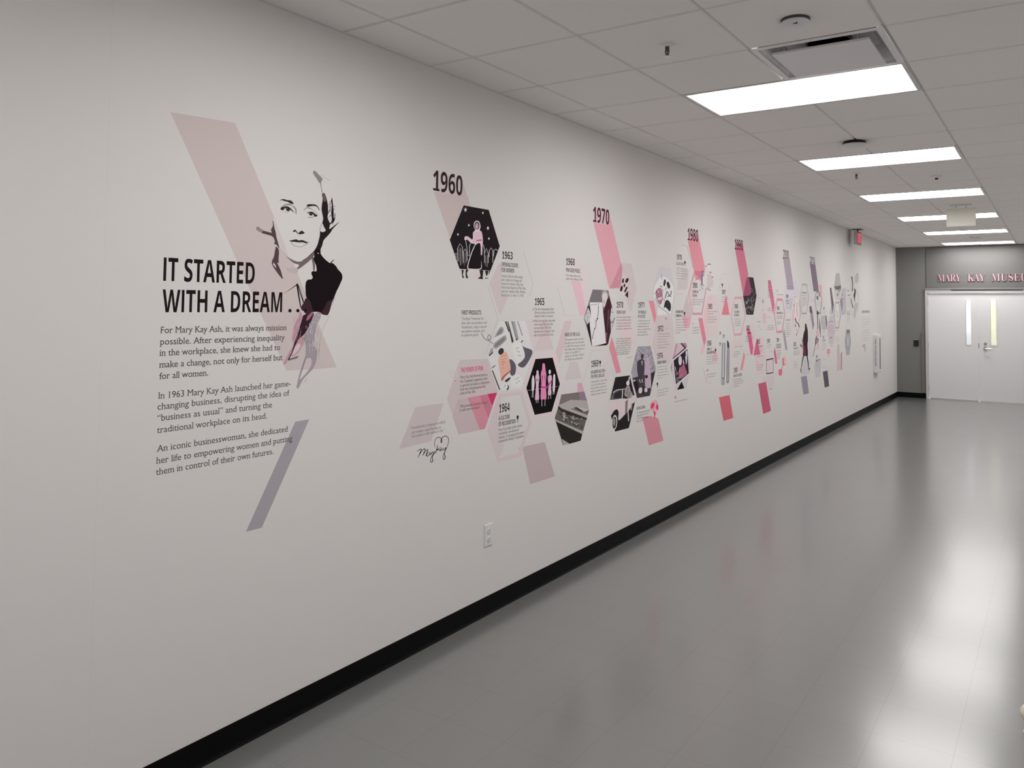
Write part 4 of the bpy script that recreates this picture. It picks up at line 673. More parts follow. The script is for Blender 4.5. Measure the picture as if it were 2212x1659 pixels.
  ('curl',(107,86,93),12,[('r',[35917,15993,35951,15948,35998,15883,36056,15811,36120,15747,36194,15692,36276,15639,36364,15594,36453,15565,36547,15555,36643,15561,36730,15579,36797,15607,36837,15648,36855,15700,36857,15753,36847,15798,36819,15836,36774,15870,36721,15894,36662,15899,36611,15877,36567,15839,36531,15793,36512,15747,36514,15702,36530,15655,36559,15609,36600,15566,36656,15525,36726,15487,36800,15453,36866,15423,36929,15399,36992,15379,37045,15363,37082,15352],[35960,16004,35993,15959,36040,15893,36097,15823,36158,15763,36228,15710,36308,15659,36389,15618,36466,15592,36545,15584,36630,15590,36707,15606,36761,15627,36792,15659,36807,15705,36809,15753,36801,15791,36778,15822,36741,15850,36702,15868,36677,15871,36648,15857,36609,15823,36576,15781,36560,15742,36561,15704,36576,15662,36603,15620,36639,15581,36690,15545,36756,15509,36827,15476,36892,15447,36952,15423,37012,15404,37064,15389,37101,15378])]),
 ]),
 ('hexagon_picture','grey hexagon picture of bottles, lids and a peach jar','wall picture','hexagonal pictures of the timeline',[
  ('backdrop',(238,236,237),7,[('p',[37744,16636,40322,16644,41252,14806,40075,12492,37777,12612,36556,14687])]),
  ('palettes',(180,179,182),8,[('s',[37199,15746,37709,16292,38070,16246,38025,15950,37428,15769])]),
  ('palettes',(180,179,182),9,[('s',[37108,15340,38163,15799,38369,15714,38322,15487,37327,15040])]),
  ('palettes',(180,179,182),10,[('s',[36666,14802,36950,15142,37085,14856,36733,14650])]),
  ('palettes',(180,179,182),8,[('p',[38851,16634,39245,16629,39680,15566,39397,15504])]),
  ('palettes',(180,179,182),9,[('p',[39466,16627,39599,16636,40127,15748,40001,15721])]),
  ('colour_pan',(147,143,148),10,[('s',[37386,15819,37752,16193,37937,16160,37840,15955])]),
  ('colour_pan',(147,143,148),10,[('s',[37272,15310,38114,15691,38217,15619,38169,15501,37407,15154])]),
  ('colour_pan',(147,143,148),10,[('p',[38851,16634,38982,16632,39467,15537,39379,15504])]),
  ('dark_lid',(64,60,65),11,[('p',[38114,14807,38038,14731,37927,14683,37803,14673,37691,14702,37612,14764,37583,14848,37609,14936,37684,15011,37794,15059,37918,15070,38031,15042,38110,14980,38140,14896]),('p',[38207,16631,38378,16629,38689,16035,38586,16012]),('p',[38463,16628,38549,16627,39135,15421,38962,15316]),('p',[36991,13796,37072,13816,37818,12643,37718,12636]),('p',[36636,14683,37036,14882,37069,14832,36717,14641]),('p',[36972,13967,37295,14108,37312,14058,37021,13930]),('p',[39353,15490,39528,15611,39574,15534,39416,15453]),('p',[39890,15346,40114,15482,40151,15430,39954,15303]),('s',[38271,13123,38738,13288,38826,13207,38485,13033]),('s',[38489,12860,38705,12744,38622,12576,38451,12590])]),
  ('shadow',(107,103,115),9,[('s',[39757,15249,40303,15024,41159,14784,40960,14325,40251,13797,39601,13987,40133,14366])]),
  ('shadow',(107,103,115),8,[('s',[38719,14336,39156,14213,39426,13846,39258,13403,38821,13482])]),
  ('white_bottle',(243,243,243),12,[('s',[39050,15273,39756,15361,40122,15031,40332,14407,39511,14033,39239,14460])]),
  ('white_bottle',(243,243,243),12,[('p',[40129,12977,40093,12844,39982,12733,39811,12658,39602,12628,39381,12646,39174,12709,39005,12809,38894,12935,38854,13071,38890,13201,38996,13311,39162,13387,39368,13420,39589,13405,39799,13344,39973,13244,40088,13116])]),
  ('white_bottle',(243,243,243),12,[('p',[38593,12742,38549,12662,38425,12610,38255,12602,38086,12638,37962,12709,37915,12796,37959,12876,38081,12928,38249,12938,38420,12902,38546,12831])]),
  ('bottle_print',(145,143,160),13,[('r',[39380,14941,39504,14977],[39345,14977,39468,15013]),('r',[39557,14985,39681,15020],[39521,15021,39645,15057]),('r',[39498,14784,39622,14820],[39462,14821,39586,14856]),('r',[39677,14726,39802,14761],[39641,14763,39765,14798]),('r',[39609,14526,39733,14561],[39573,14563,39697,14598]),('r',[39788,14492,39913,14527],[39752,14529,39877,14564]),('r',[39386,13100,39509,13131],[39351,13137,39474,13169]),('r',[39589,13161,39713,13193],[39553,13199,39677,13230]),('r',[39681,12952,39806,12983],[39645,12990,39769,13021]),('r',[39461,12868,39584,12899],[39425,12905,39548,12936]),('r',[38251,12812,38369,12842],[38217,12849,38335,12879]),('r',[38168,12720,38286,12750],[38134,12757,38252,12787])]),
  ('peach_jar',(243,193,176),14,[('s',[38072,14764,38385,14810,38649,14439,38834,13706,38267,13371,37976,13135,37730,13799,37601,14467])]),
  ('jar_shade',(192,112,108),15,[('s',[38834,13706,38733,13588,38309,13368,37993,13134,37906,13273,38222,13472])]),
  ('jar_print',(211,143,89),15,[('r',[37980,14259,38149,14280],[37963,14293,38131,14314])]),
  ('jar_print',(211,143,89),15,[('r',[37871,14564,38377,14614],[37860,14589,38366,14639])]),
  ('jar_print',(211,143,89),15,[('r',[37984,14062,38152,14082],[37967,14096,38135,14116])]),
  ('jar_print',(211,143,89),16,[('r',[37875,14367,38380,14416],[37864,14392,38369,14440])]),
  ('jar_print',(211,143,89),15,[('r',[37988,13865,38156,13884],[37970,13899,38138,13919])]),
  ('jar_print',(211,143,89),16,[('r',[37878,14171,38384,14217],[37868,14195,38373,14242])]),
 ]),
 ('pale_hexagon','pale pink hexagon with hot pink triangles behind THE POWER OF PINK','wall graphic',None,[
  ('panel',(221,209,210),0,[('p',[34011,14568,36560,14509,37571,12531,36383,10527,34001,10513,32989,12551])]),
  ('lower_tint',(216,200,202),1,[('p',[33889,12423,34789,12445,35929,10527,34001,10513,33466,11553])]),
  ('rose_triangle',(228,158,172),2,[('p',[34752,12440,36615,12476,37071,11708,36383,10527,35914,10519])]),
  ('rose_stripe',(220,136,158),4,[('p',[35853,12457,36615,12476,37071,11708,36705,11099])]),
  ('hot_pink_triangle',(218,67,117),8,[('p',[36599,12487,37506,12490,37054,11758])]),
  ('heart_outline',(232,217,218),1,[('r',[33708,13438,33620,13512,33492,13619,33365,13730,33278,13817,33241,13877,33230,13927,33236,13958,33224,13961,33234,13952,33295,13909,33370,13860,33457,13833,33528,13863,33564,13912,33593,13957,33616,13976,33644,13977,33688,13971,33724,13958,33745,13938,33749,13896,33737,13832,33717,13760,33699,13689,33682,13619,33663,13544,33645,13478,33633,13432],[33642,13409,33554,13483,33426,13590,33297,13703,33205,13796,33160,13868,33146,13931,33155,13980,33209,14015,33285,13991,33353,13944,33418,13901,33447,13887,33457,13898,33485,13939,33517,13988,33567,14024,33639,14032,33712,14022,33781,13995,33827,13948,33835,13888,33822,13818,33802,13744,33784,13675,33767,13604,33748,13529,33730,13462,33717,13416])]),
 ]),
 ('text_block','text headed THE POWER OF PINK in red on the pale pink hexagon','wall lettering',None,[
  ('heading',(228,72,117),1,[('t', 'b', 'THE POWER OF PINK', 34120, 13864, 2041, 266)]),
  ('body_text',(112,105,108),12,[('t', 's', 'Mary Kay Ash favored pink as', 34090, 13545, 2449, 147),('t', 's', 'the Company’s signature color', 34080, 13322, 2487, 146),('t', 's', 'to give her products a distinctive', 34078, 13096, 2669, 146),('t', 's', 'look that complemented the', 34082, 12882, 2287, 146),('t', 's', 'pinks of the ’60s.', 34086, 12669, 1385, 146),('t', 'i', 'This powerful feminine brand', 34086, 11957, 2459, 146),('t', 'i', 'is still current today!', 34076, 11750, 1767, 146)]),
 ]),
 ('ring_graphic','pink hexagon ring around the 1964 text','wall graphic','hexagon rings around texts',[
  ('ring',(231,215,219),5,[('r',[37656,12395,40077,12347,41138,10343,39983,8405,37647,8437,36599,10396,37656,12395],[37927,12160,39883,12145,40823,10328,39712,8647,37742,8650,36895,10349,37927,12160])]),
  ('inner_tint',(226,218,219),3,[('p',[37927,12160,37983,10955,37691,10502,37710,9528,38339,9391,37930,8815,37742,8650,36895,10349])]),
 ]),
 ('text_block','text headed 1964 with a goblet inside the pink hexagon ring','wall lettering',None,[
  ('year',(48,41,45),6,[('t', 'y', '1964', 37734, 11301, 1057, 488)]),
  ('heading',(64,57,60),7,[('t', 'b', 'A CULTURE', 37701, 10847, 1098, 244),('t', 'b', 'OF RECOGNITION', 37707, 10504, 1707, 244)]),
  ('goblet_icon',(48,41,45),6,[('p',[39519,10934,39755,10908,39722,10734,39670,10681,39673,10543,39738,10516,39549,10538,39614,10550,39611,10688,39557,10753])]),
  ('body_text',(112,105,108),8,[('t', 's', 'Mary Kay holds its first annual', 37705, 10218, 2409, 161),('t', 's', 'convention, now known as', 37709, 9997, 2077, 161),('t', 's', 'Seminar, to recognize and reward', 37705, 9771, 2652, 161),('t', 's', 'Independent Beauty Consultants.', 37692, 9555, 2632, 161)]),
 ]),
 ('hexagon_picture','black hexagon picture of five women in pink dresses','wall picture','hexagonal pictures of the timeline',[
  ('pink_frame',(240,224,229),6,[('p',[41314,14490,43863,14481,44860,12492,43800,10435,41285,10541,40254,12559])]),
  ('backdrop',(24,19,22),8,[('p',[41545,14244,43550,14224,44462,12451,43491,10759,41507,10760,40547,12515])]),
  ('hot_pink_dress',(243,155,197),11,[('s',[42350,13885,42477,13920,42615,13859,42721,13437,42805,13112,42754,12582,42837,11669,42513,11646,42171,11715,42234,12622,42166,13261,42307,13569])]),
  ('pink_gown',(243,203,227),9,[('s',[41662,13477,41776,13528,41892,13463,41924,13277,42005,13008,41918,12489,41988,11721,41758,11685,41529,11727,41621,12512,41536,13093,41656,13295])]),
  ('pink_gown',(243,203,227),9,[('s',[43054,13084,43405,13098,43470,12797,43376,12373,43423,11885,43022,11893,43093,12449,43008,12830])]),
  ('pale_gown',(243,233,236),9,[('s',[41204,13169,41278,13236,41364,13157,41455,12786,41369,12298,41162,12315,41125,12863])]),
  ('pale_gown',(243,233,236),9,[('s',[43648,13081,43770,13155,43873,13066,43900,12657,43827,12055,43592,12075,43613,12732])]),
  ('pale_gown',(243,233,236),9,[('p',[43351,13317,43333,13243,43283,13191,43212,13175,43142,13200,43090,13259,43070,13335,43087,13409,43138,13461,43208,13477,43279,13452,43331,13394])]),
  ('lower_limb',(228,217,220),10,[('r',[42298,11666,42286,11219],[42356,11660,42344,11212]),('r',[42660,11659,42647,11209],[42719,11653,42706,11203]),('r',[41653,11700,41638,11493],[41710,11693,41695,11486]),('r',[41844,11683,41829,11475],[41902,11676,41886,11467]),('r',[41190,12313,41179,11874],[41246,12308,41235,11868]),('r',[41284,12305,41272,11865],[41340,12300,41329,11859]),('r',[43072,11889,43057,11596],[43132,11883,43117,11590]),('r',[43333,11882,43317,11599],[43393,11876,43377,11592]),('r',[43623,12073,43606,11843],[43684,12067,43667,11836]),('r',[43766,12061,43748,11857],[43827,12054,43810,11850]),('r',[40717,12345,44185,12312],[40713,12360,44181,12328])]),
  ('waist_gap',(38,29,34),12,[('p',[42295,13093,42371,13194,42378,12743])]),
  ('waist_gap',(38,29,34),12,[('p',[42687,13093,42626,13177,42614,12726])]),
  ('waist_gap',(38,29,34),10,[('p',[41640,13086,41701,12872,41625,12826])]),
  ('waist_gap',(38,29,34),10,[('p',[41851,13071,41816,12864,41913,12804])]),
  ('magenta_ribbon',(202,48,148),13,[('r',[42068,12530,42119,12501,42196,12456,42295,12408,42408,12374,42533,12358,42668,12353,42803,12360,42928,12378,43034,12413,43125,12461,43206,12512,43284,12564,43370,12620,43457,12683,43533,12740,43586,12780],[42151,12575,42204,12545,42277,12502,42357,12463,42437,12439,42531,12427,42646,12423,42762,12429,42862,12444,42945,12471,43024,12513,43101,12562,43179,12613,43262,12669,43347,12730,43422,12787,43475,12826])]),
 ]),
 ('pale_hexagon','pale pink hexagon behind the bullet list headed 1965','wall graphic',None,[
  ('panel',(233,223,223),0,[('p',[40458,16720,42403,16729,41983,15648,41375,14775,41037,15361])]),
  ('darker_part',(231,215,217),1,[('p',[42403,16729,42749,16726,43654,14761,41375,14775,41983,15648])]),
 ]),
 ('text_block','bullet list headed 1965 above the five women hexagon','wall lettering',None,[
  ('year',(48,41,45),0,[('t', 'y', '1965', 41405, 17628, 1103, 441)]),
  ('body_text',(112,105,108),8,[('t', 's', 'The first Independent Sales', 41382, 17306, 2244, 152),('t', 's', 'Directors debut, and the first', 41385, 17086, 2346, 152),('t', 's', 'Queen of Sales is crowned.', 41370, 16862, 2181, 152),('t', 's', 'After learning that many men', 41375, 16567, 2436, 152),('t', 's', 'were using Mary Kay skin', 41359, 16342, 2199, 152),('t', 's', 'care products, Mary Kay', 41353, 16120, 2006, 152),('t', 's', 'launches the Company’s first', 41348, 15892, 2381, 152),('t', 's', 'skin care product for men.', 41342, 15669, 2288, 152),('p',[41305,17352,41289,17326,41249,17315,41209,17325,41192,17351,41208,17377,41248,17388,41288,17377]),('p',[41298,16618,41282,16592,41242,16582,41202,16593,41185,16619,41201,16645,41241,16655,41281,16644])]),
 ]),
 ('pink_strip','pink strip falling beneath the 1968 text','wall graphic',None,[
  ('strip',(243,203,215),1,[('p',[45804,19272,47063,19312,47959,16988,47394,16925,47008,16927,46443,18105])]),
  ('pale_part',(235,225,226),0,[('p',[47176,20487,47431,20805,47714,20470,48618,18896,48037,17732,47063,19312,45343,20100,46328,20445])]),
 ]),
 ('hexagon_outline','thin grey open hexagon line left of the map hexagon','wall graphic',None,[
  ('line',(206,203,204),2,[('r',[44027,18861,45045,16925,46459,16912],[44072,18869,45086,16939,46459,16938])]),
 ]),
 ('text_block','text headed 1968 PINK GOES PUBLIC','wall lettering',None,[
  ('year',(48,41,45),1,[('t', 'y', '1968', 45146, 20350, 1116, 454)]),
  ('heading',(64,57,60),2,[('t', 'b', 'PINK GOES PUBLIC', 45137, 19873, 1893, 261)]),
  ('body_text',(112,105,108),3,[('t', 's', 'The Company makes its first', 45125, 19580, 1960, 151),('t', 's', 'public stock offering in 1968.', 45128, 19349, 2218, 151)]),
 ]),
 ('pink_strip','dusty pink bent strip left of the MADE IN THE U.S.A. text','wall graphic',None,[
  ('strip',(229,210,214),1,[('p',[44990,16582,45981,16614,44796,14549,44358,13778,43919,14587])]),
 ]),
 ('pale_triangle','pale grey pink triangle below the MADE IN THE U.S.A. text','wall graphic',None,[
  ('panel',(224,216,217),0,[('p',[45046,12627,45691,13839,46752,13803,47294,12635])]),
 ]),
 ('text_block','text headed MADE IN THE U.S.A. left of the map hexagon','wall lettering',None,[
  ('heading',(64,57,60),2,[('t', 'b', 'MADE IN THE U.S.A.', 45068, 15558, 1975, 242)]),
  ('body_text',(145,139,140),4,[('g',45064,15280,2567,125,1,0),('g',45068,15052,2627,125,2,0),('g',45055,14843,2678,125,3,0),('g',45042,14615,2624,125,4,0),('g',45045,14407,2056,125,5,0),('g',45040,14188,2544,125,6,0),('g',45027,13958,2448,125,7,0)]),
 ]),
 ('hexagon_picture','hexagon picture of people around a large white sheet with a line','wall picture','hexagonal pictures of the timeline',[
  ('backdrop',(135,127,134),3,[('p',[48782,18775,51035,18763,52161,16739,50963,14786,48740,14755,47569,16772])]),
  ('left_dark',(38,32,36),4,[('p',[48039,17579,48348,17602,48532,17118,48365,16239,48784,14766,48668,14771,48012,16201,47959,16944])]),
  ('left_dark',(38,32,36),4,[('p',[49373,14762,50865,14926,51010,14793,50867,14767])]),
  ('pale_parts',(226,223,226),5,[('p',[48155,17513,47913,17119,47613,16728,48011,16288,48406,16546,48443,17118])]),
  ('pale_parts',(226,223,226),4,[('s',[51514,17481,51888,17297,52111,16739,51671,16420,51376,16745,51343,17113])]),
  ('pale_parts',(226,223,226),5,[('p',[51525,16375,51819,16372,51532,15685])]),
  ('dark_jacket',(71,41,53),6,[('p',[50552,17523,51064,18763,51312,18170,51610,17666,51376,16745,51483,15732,51106,14849,50819,14814,50573,15570,50319,17205])]),
  ('jacket_light',(135,93,108),7,[('p',[51080,17296,51224,17388,51091,16198,50952,15743])]),
  ('jacket_light',(135,93,108),8,[('p',[50667,15659,51001,15697,50864,15062,50750,15021])]),
  ('white_sheet',(243,241,243),7,[('p',[48345,17857,50171,17874,50319,17205,50818,14927,48740,14755,48363,16415,48514,17118])]),
  ('face',(233,225,225),8,[('s',[50168,18155,50258,18473,50683,18595,50973,18303,50786,17889,50505,17523,50267,17658])]),
  ('curly_hair',(187,179,179),7,[('s',[50091,18289,50209,18676,50681,18755,51115,18489,50975,18120,50543,18342,50215,18155])]),
  ('sheet_line',(64,57,62),8,[('r',[49578,17654,49566,17117,49425,16674,49243,16540,49230,16096,49052,16013,48829,15616,48743,15264],[49652,17654,49640,17114,49496,16664,49315,16534,49302,16088,49119,15999,48900,15608,48814,15258])]),
  ('sheet_line',(64,57,62),9,[('p',[49589,16704,49557,16660,49480,16642,49402,16661,49369,16706,49400,16749,49478,16767,49556,16748])]),
  ('sheet_line',(64,57,62),10,[('p',[49389,16545,49363,16507,49298,16492,49233,16508,49206,16547,49233,16584,49297,16599,49362,16583])]),
  ('sheet_line',(64,57,62),9,[('p',[49185,16004,49162,15970,49104,15957,49046,15972,49022,16007,49046,16041,49103,16055,49161,16039])]),
  ('sheet_line',(64,57,62),9,[('r',[48440,17645,49803,17756],[48433,17666,49795,17778])]),
  ('outlines',(74,67,72),11,[('r',[47594,16722,47983,16304],[47649,16734,48039,16316]),('r',[47919,17062,48360,17105],[47908,17088,48349,17131]),('r',[48065,16944,48026,16551],[48117,16943,48078,16549]),('r',[51702,16454,52143,16728],[51639,16477,52079,16751]),('r',[51513,17165,51905,17142],[51521,17197,51913,17174]),('r',[50304,17962,50493,17941],[50317,17989,50507,17968]),('r',[50369,17822,50558,17847],[50350,17857,50539,17882])]),
 ]),
 ('pale_hexagon','faint pink hexagon behind the bee','wall graphic',None,[
  ('panel',(226,214,216),0,[('p',[53232,20874,54805,20891,55765,19000,54910,17348,54624,17106,53877,18204,53197,19033])]),
 ]),
 ('bee_drawing','dark maroon bee drawing with a pale outline','wall picture',None,[
  ('outline',(242,228,230),3,[('p',[53685,19529,53614,19411,53491,19328,53349,19300,53226,19337,53155,19427,53154,19546,53224,19664,53346,19747,53488,19775,53612,19740,53685,19649]),('p',[54419,19521,54253,19408,54040,19342,53837,19341,53699,19405,53660,19515,53732,19644,53896,19757,54108,19824,54312,19826,54453,19763,54492,19651]),('p',[53489,18914,53383,18777,53220,18683,53043,18658,52900,18708,52829,18819,52849,18962,52953,19099,53116,19193,53293,19219,53437,19170,53509,19058]),('p',[53606,19425,54024,19246,54343,18966,54434,18198,53614,18473,53382,19038]),('r',[53524,19808,53357,20129,53516,20293],[53433,19795,53264,20125,53431,20308]),('r',[53648,19811,53563,20046],[53556,19801,53472,20035]),('r',[52712,19604,53219,19782],[52655,19641,53161,19819])]),
  ('body',(67,43,50),4,[('p',[53583,19532,53533,19438,53452,19370,53363,19348,53289,19376,53250,19448,53256,19543,53305,19637,53385,19705,53474,19728,53549,19700,53589,19628]),('p',[54303,19541,54175,19448,54021,19391,53881,19386,53793,19433,53780,19520,53846,19624,53973,19717,54127,19774,54268,19781,54357,19734,54370,19646]),('p',[53379,18922,53298,18807,53183,18728,53064,18705,52973,18744,52934,18835,52958,18954,53038,19068,53153,19148,53272,19172,53364,19133,53403,19042]),('p',[53607,19353,53868,19218,53610,18996,53484,19159]),('p',[53973,19125,54236,19036,53769,18619,53591,18734]),('p',[54291,18821,54296,18235,53739,18466]),('r',[52847,19648,53254,19742],[52823,19673,53230,19767])]),
 ]),
 ('pink_patch','pale pink slanted patch under the 1970 TAKING FLIGHT text','wall graphic',None,[
  ('patch',(239,220,223),0,[('p',[52410,16691,54680,16721,55646,14643,53422,14698])]),
 ]),
 ('pink_strip','strong pink strip below the bee text, pointing down','wall graphic',None,[
  ('strip',(235,158,173),2,[('p',[51653,15383,52233,14462,53175,12642,52350,12639,51234,14603])]),
 ]),
 ('text_block','text headed 1970 TAKING FLIGHT under the bee','wall lettering',None,[
  ('year',(48,41,45),1,[('t', 'y', '1970', 52382, 17505, 1096, 444)]),
  ('heading',(64,57,60),2,[('t', 'b', 'TAKING FLIGHT', 52387, 17043, 1510, 243)]),
  ('body_text',(145,139,140),3,[('g',52390,16736,2397,121,8,0),('g',52392,16515,2482,121,9,0),('g',52384,16291,2385,121,10,0),('g',52376,16081,2309,121,11,0),('g',52369,15868,2586,121,12,0)]),
 ]),
 ('text_block','unheaded italic quote block right of the strong pink strip','wall lettering',None,[
  ('body_text',(145,139,140),4,[('g',52326,15131,2528,112,13,0),('g',52327,14965,2527,112,14,0),('g',52329,14785,2527,112,15,0),('g',52331,14616,2474,112,16,0),('g',52333,14454,2420,112,17,0),('g',52334,14293,2420,111,18,0),('g',52336,14129,2388,111,19,0),('g',52337,13983,2154,111,20,0),('t', 'i', 'Mary Kay Ash', 54021, 13670, 919, 95)]),
 ]),
 ('pink_strip','coral pink strip right of the 1971 text','wall graphic',None,[
  ('strip',(243,160,175),2,[('p',[57897,18072,58863,18093,59410,16831,59029,16190,58609,16896])]),
  ('pale_part',(235,223,225),0,[('p',[57458,14679,58263,15635,58632,16896,59029,16190,58621,14868,58036,14609])]),
 ]),
 ('text_block','text headed 1971 THE PINNACLE OF SUCCESS','wall lettering',None,[
  ('year',(48,41,45),0,[('t', 'y', '1971', 56008, 17523, 1088, 427)]),
  ('heading',(64,57,60),1,[('t', 'b', 'THE PINNACLE', 56001, 17041, 1441, 245),('t', 'b', 'OF SUCCESS', 55992, 16717, 1292, 245)]),
  ('body_text',(145,139,140),3,[('g',55984,16426,2158,118,21,0),('g',55985,16202,2181,118,22,0),('g',55965,15985,2062,118,23,0),('g',55967,15761,2319,117,24,0),('g',55957,15542,1702,117,25,0),('g',55948,15324,1967,117,26,0)]),
 ]),
 ('hexagon_outline','thin pale hexagon line around the 1969 text','wall graphic',None,[
  ('line',(209,206,206),0,[('r',[48567,14454,50043,14446],[48562,14480,50038,14473]),('r',[48615,14389,47500,12408],[48658,14381,47541,12399]),('r',[51087,14368,52081,12343,51128,10505],[51134,14372,52130,12340,51175,10495])]),
  ('pale_triangle',(231,224,226),1,[('p',[50826,14132,51760,12503,50895,12199,50225,12967])]),
 ]),
 ('text_block','text headed 1969 AN AMERICAN ICON with a goblet','wall lettering',None,[
  ('year',(48,41,45),1,[('t', 'y', '1969', 48632, 13313, 1051, 453)]),
  ('goblet_icon',(48,41,45),1,[('p',[49777,13701,50061,13686,50021,13507,49957,13450,49959,13308,50038,13284,49810,13297,49888,13312,49886,13454,49822,13517])]),
  ('heading',(64,57,60),2,[('t', 'b', 'AN AMERICAN ICON —', 48593, 12839, 2266, 237),('t', 'b', 'THE PINK CADILLAC', 48588, 12527, 2000, 237)]),
  ('body_text',(145,139,140),3,[('g',48610,12216,2380,114,27,0),('g',48612,12002,2256,114,28,0),('g',48606,11777,2312,114,29,0),('g',48600,11555,2369,114,30,0),('g',48602,11332,2206,114,31,0)]),
 ]),
 ('hexagon_picture','hexagon picture of a pale pink car and a standing person','wall picture','hexagonal pictures of the timeline',[
  ('backdrop',(45,41,43),2,[('p',[52254,12355,54611,12335,55614,10404,54487,8346,52244,8368,51202,10314])]),
  ('car_body',(235,221,223),4,[('s',[51342,10732,52270,10723,53377,10682,54310,10610,55265,10773,55570,10553,55485,10223,55056,10120,54738,9817,53800,9442,52804,9132,52798,9736,52476,9978,51983,9868,51575,9638,51221,10266])]),
  ('window',(112,108,110),5,[('p',[51486,10810,52018,11290,52562,11359,53422,11330,53326,10700])]),
  ('window_dark',(55,50,53),6,[('p',[51924,10829,52167,11185,52763,11296,53321,11282,53254,10740])]),
  ('window_dark',(55,50,53),5,[('p',[53531,10691,53576,11317,53907,11299,53871,10683])]),
  ('roof_post',(243,239,239),7,[('r',[51922,11225,52028,11258,52174,11305,52357,11350,52577,11378,52886,11379,53276,11365,53649,11345,53910,11332],[51859,11266,51963,11298,52112,11346,52308,11394,52547,11424,52872,11427,53267,11412,53642,11393,53903,11380])]),
  ('roof_post',(243,239,239),8,[('r',[53392,11344,53296,10677],[53515,11330,53418,10662])]),
  ('roof_post',(243,239,239),9,[('r',[51296,10725,53895,10622],[51291,10748,53889,10646])]),
  ('fin_shade',(145,127,132),5,[('p',[53894,10422,54310,10525,54214,9633,53851,9436])]),
  ('person_clothes',(175,167,170),10,[('s',[53865,11392,54197,11555,54565,11502,54780,11150,55136,10784,54520,10577,54152,10729,53735,10908])]),
  ('person_skin',(243,239,239),11,[('p',[54574,11740,54538,11643,54438,11577,54301,11561,54165,11599,54065,11679,54028,11782,54063,11879,54162,11944,54298,11961,54435,11924,54536,11843])]),
  ('person_skin',(243,239,239),12,[('p',[54485,12248,54633,12214,54530,11887,54361,11947])]),
  ('person_skin',(243,239,239),6,[('p',[54265,9675,54402,9685,54514,8889,54367,8882])]),
  ('person_fold',(85,77,82),11,[('r',[54261,11386,54160,11015],[54345,11375,54243,11003])]),
  ('person_fold',(85,77,82),12,[('r',[54634,11072,54374,10666],[54716,11055,54455,10649])]),
  ('person_fold',(85,77,82),13,[('r',[53880,11121,54278,10850],[53938,11136,54337,10865])]),
  ('wheel_rim',(240,236,236),5,[('p',[52584,8982,52523,8778,52407,8616,52255,8520,52091,8504,51939,8569,51823,8707,51759,8895,51757,9105,51817,9307,51931,9469,52081,9567,52245,9586,52399,9522,52517,9385,52583,9195])]),
  ('wheel',(76,72,74),6,[('p',[52465,8985,52417,8819,52327,8686,52211,8606,52086,8591,51970,8643,51882,8755,51835,8908,51835,9079,51883,9244,51971,9377,52086,9458,52212,9475,52328,9424,52417,9313,52465,9159])]),
  ('hub_cap',(168,165,167),7,[('p',[52286,9047,52252,8933,52189,8846,52111,8804,52032,8816,51969,8879,51933,8981,51932,9100,51966,9215,52029,9302,52107,9343,52186,9332,52250,9269,52285,9168])]),
  ('hub_cap',(168,165,167),5,[('p',[54895,10135,55076,10190,54974,9649,54793,9644])]),
 ]),
 ('hexagon_picture','hexagon picture of a low flat roofed building from above','wall picture','hexagonal pictures of the timeline',[
  ('sky',(233,224,228),7,[('p',[44851,12395,47341,12332,47677,11680,44624,11713])]),
  ('sky_tint',(228,184,201),10,[('p',[46730,12335,47341,12332,47676,11693,46780,11714])]),
  ('far_ground',(135,125,123),9,[('p',[44662,11750,47676,11702,48059,11040,44359,11081])]),
  ('far_tint',(159,139,151),11,[('p',[46949,11699,47676,11693,48032,11065,47084,11068])]),
  ('site',(112,108,103),10,[('p',[44359,11081,48059,11040,48349,10338,47204,8387,44908,8390,43868,10318])]),
  ('roof',(192,185,182),12,[('p',[44281,11080,45873,11288,48076,11039,48348,10360,47737,10294,46127,10696,45881,10700,48001,10072,48176,10052,48004,9812,44676,10823])]),
  ('roof_lit',(212,202,203),13,[('p',[46541,10738,47996,10483,48349,10338,47651,10303,46127,10738])]),
  ('facade',(64,60,58),16,[('p',[44281,11048,44755,10815,47310,10061,48092,9802,48006,9703,45969,10208,44758,10588,44245,10867])]),
  ('facade',(64,60,58),17,[('p',[46625,10730,47564,10355,47478,10321,46209,10721])]),
  ('road',(190,184,179),13,[('p',[43985,10203,44296,10086,47581,8979,47498,8788,43986,10081])]),
  ('road',(190,184,179),14,[('p',[44783,8826,45766,8373,44932,8387])]),
  ('dark_ground',(48,46,43),15,[('p',[43987,10061,47412,8799,47230,8383,45766,8373,44744,8844])]),
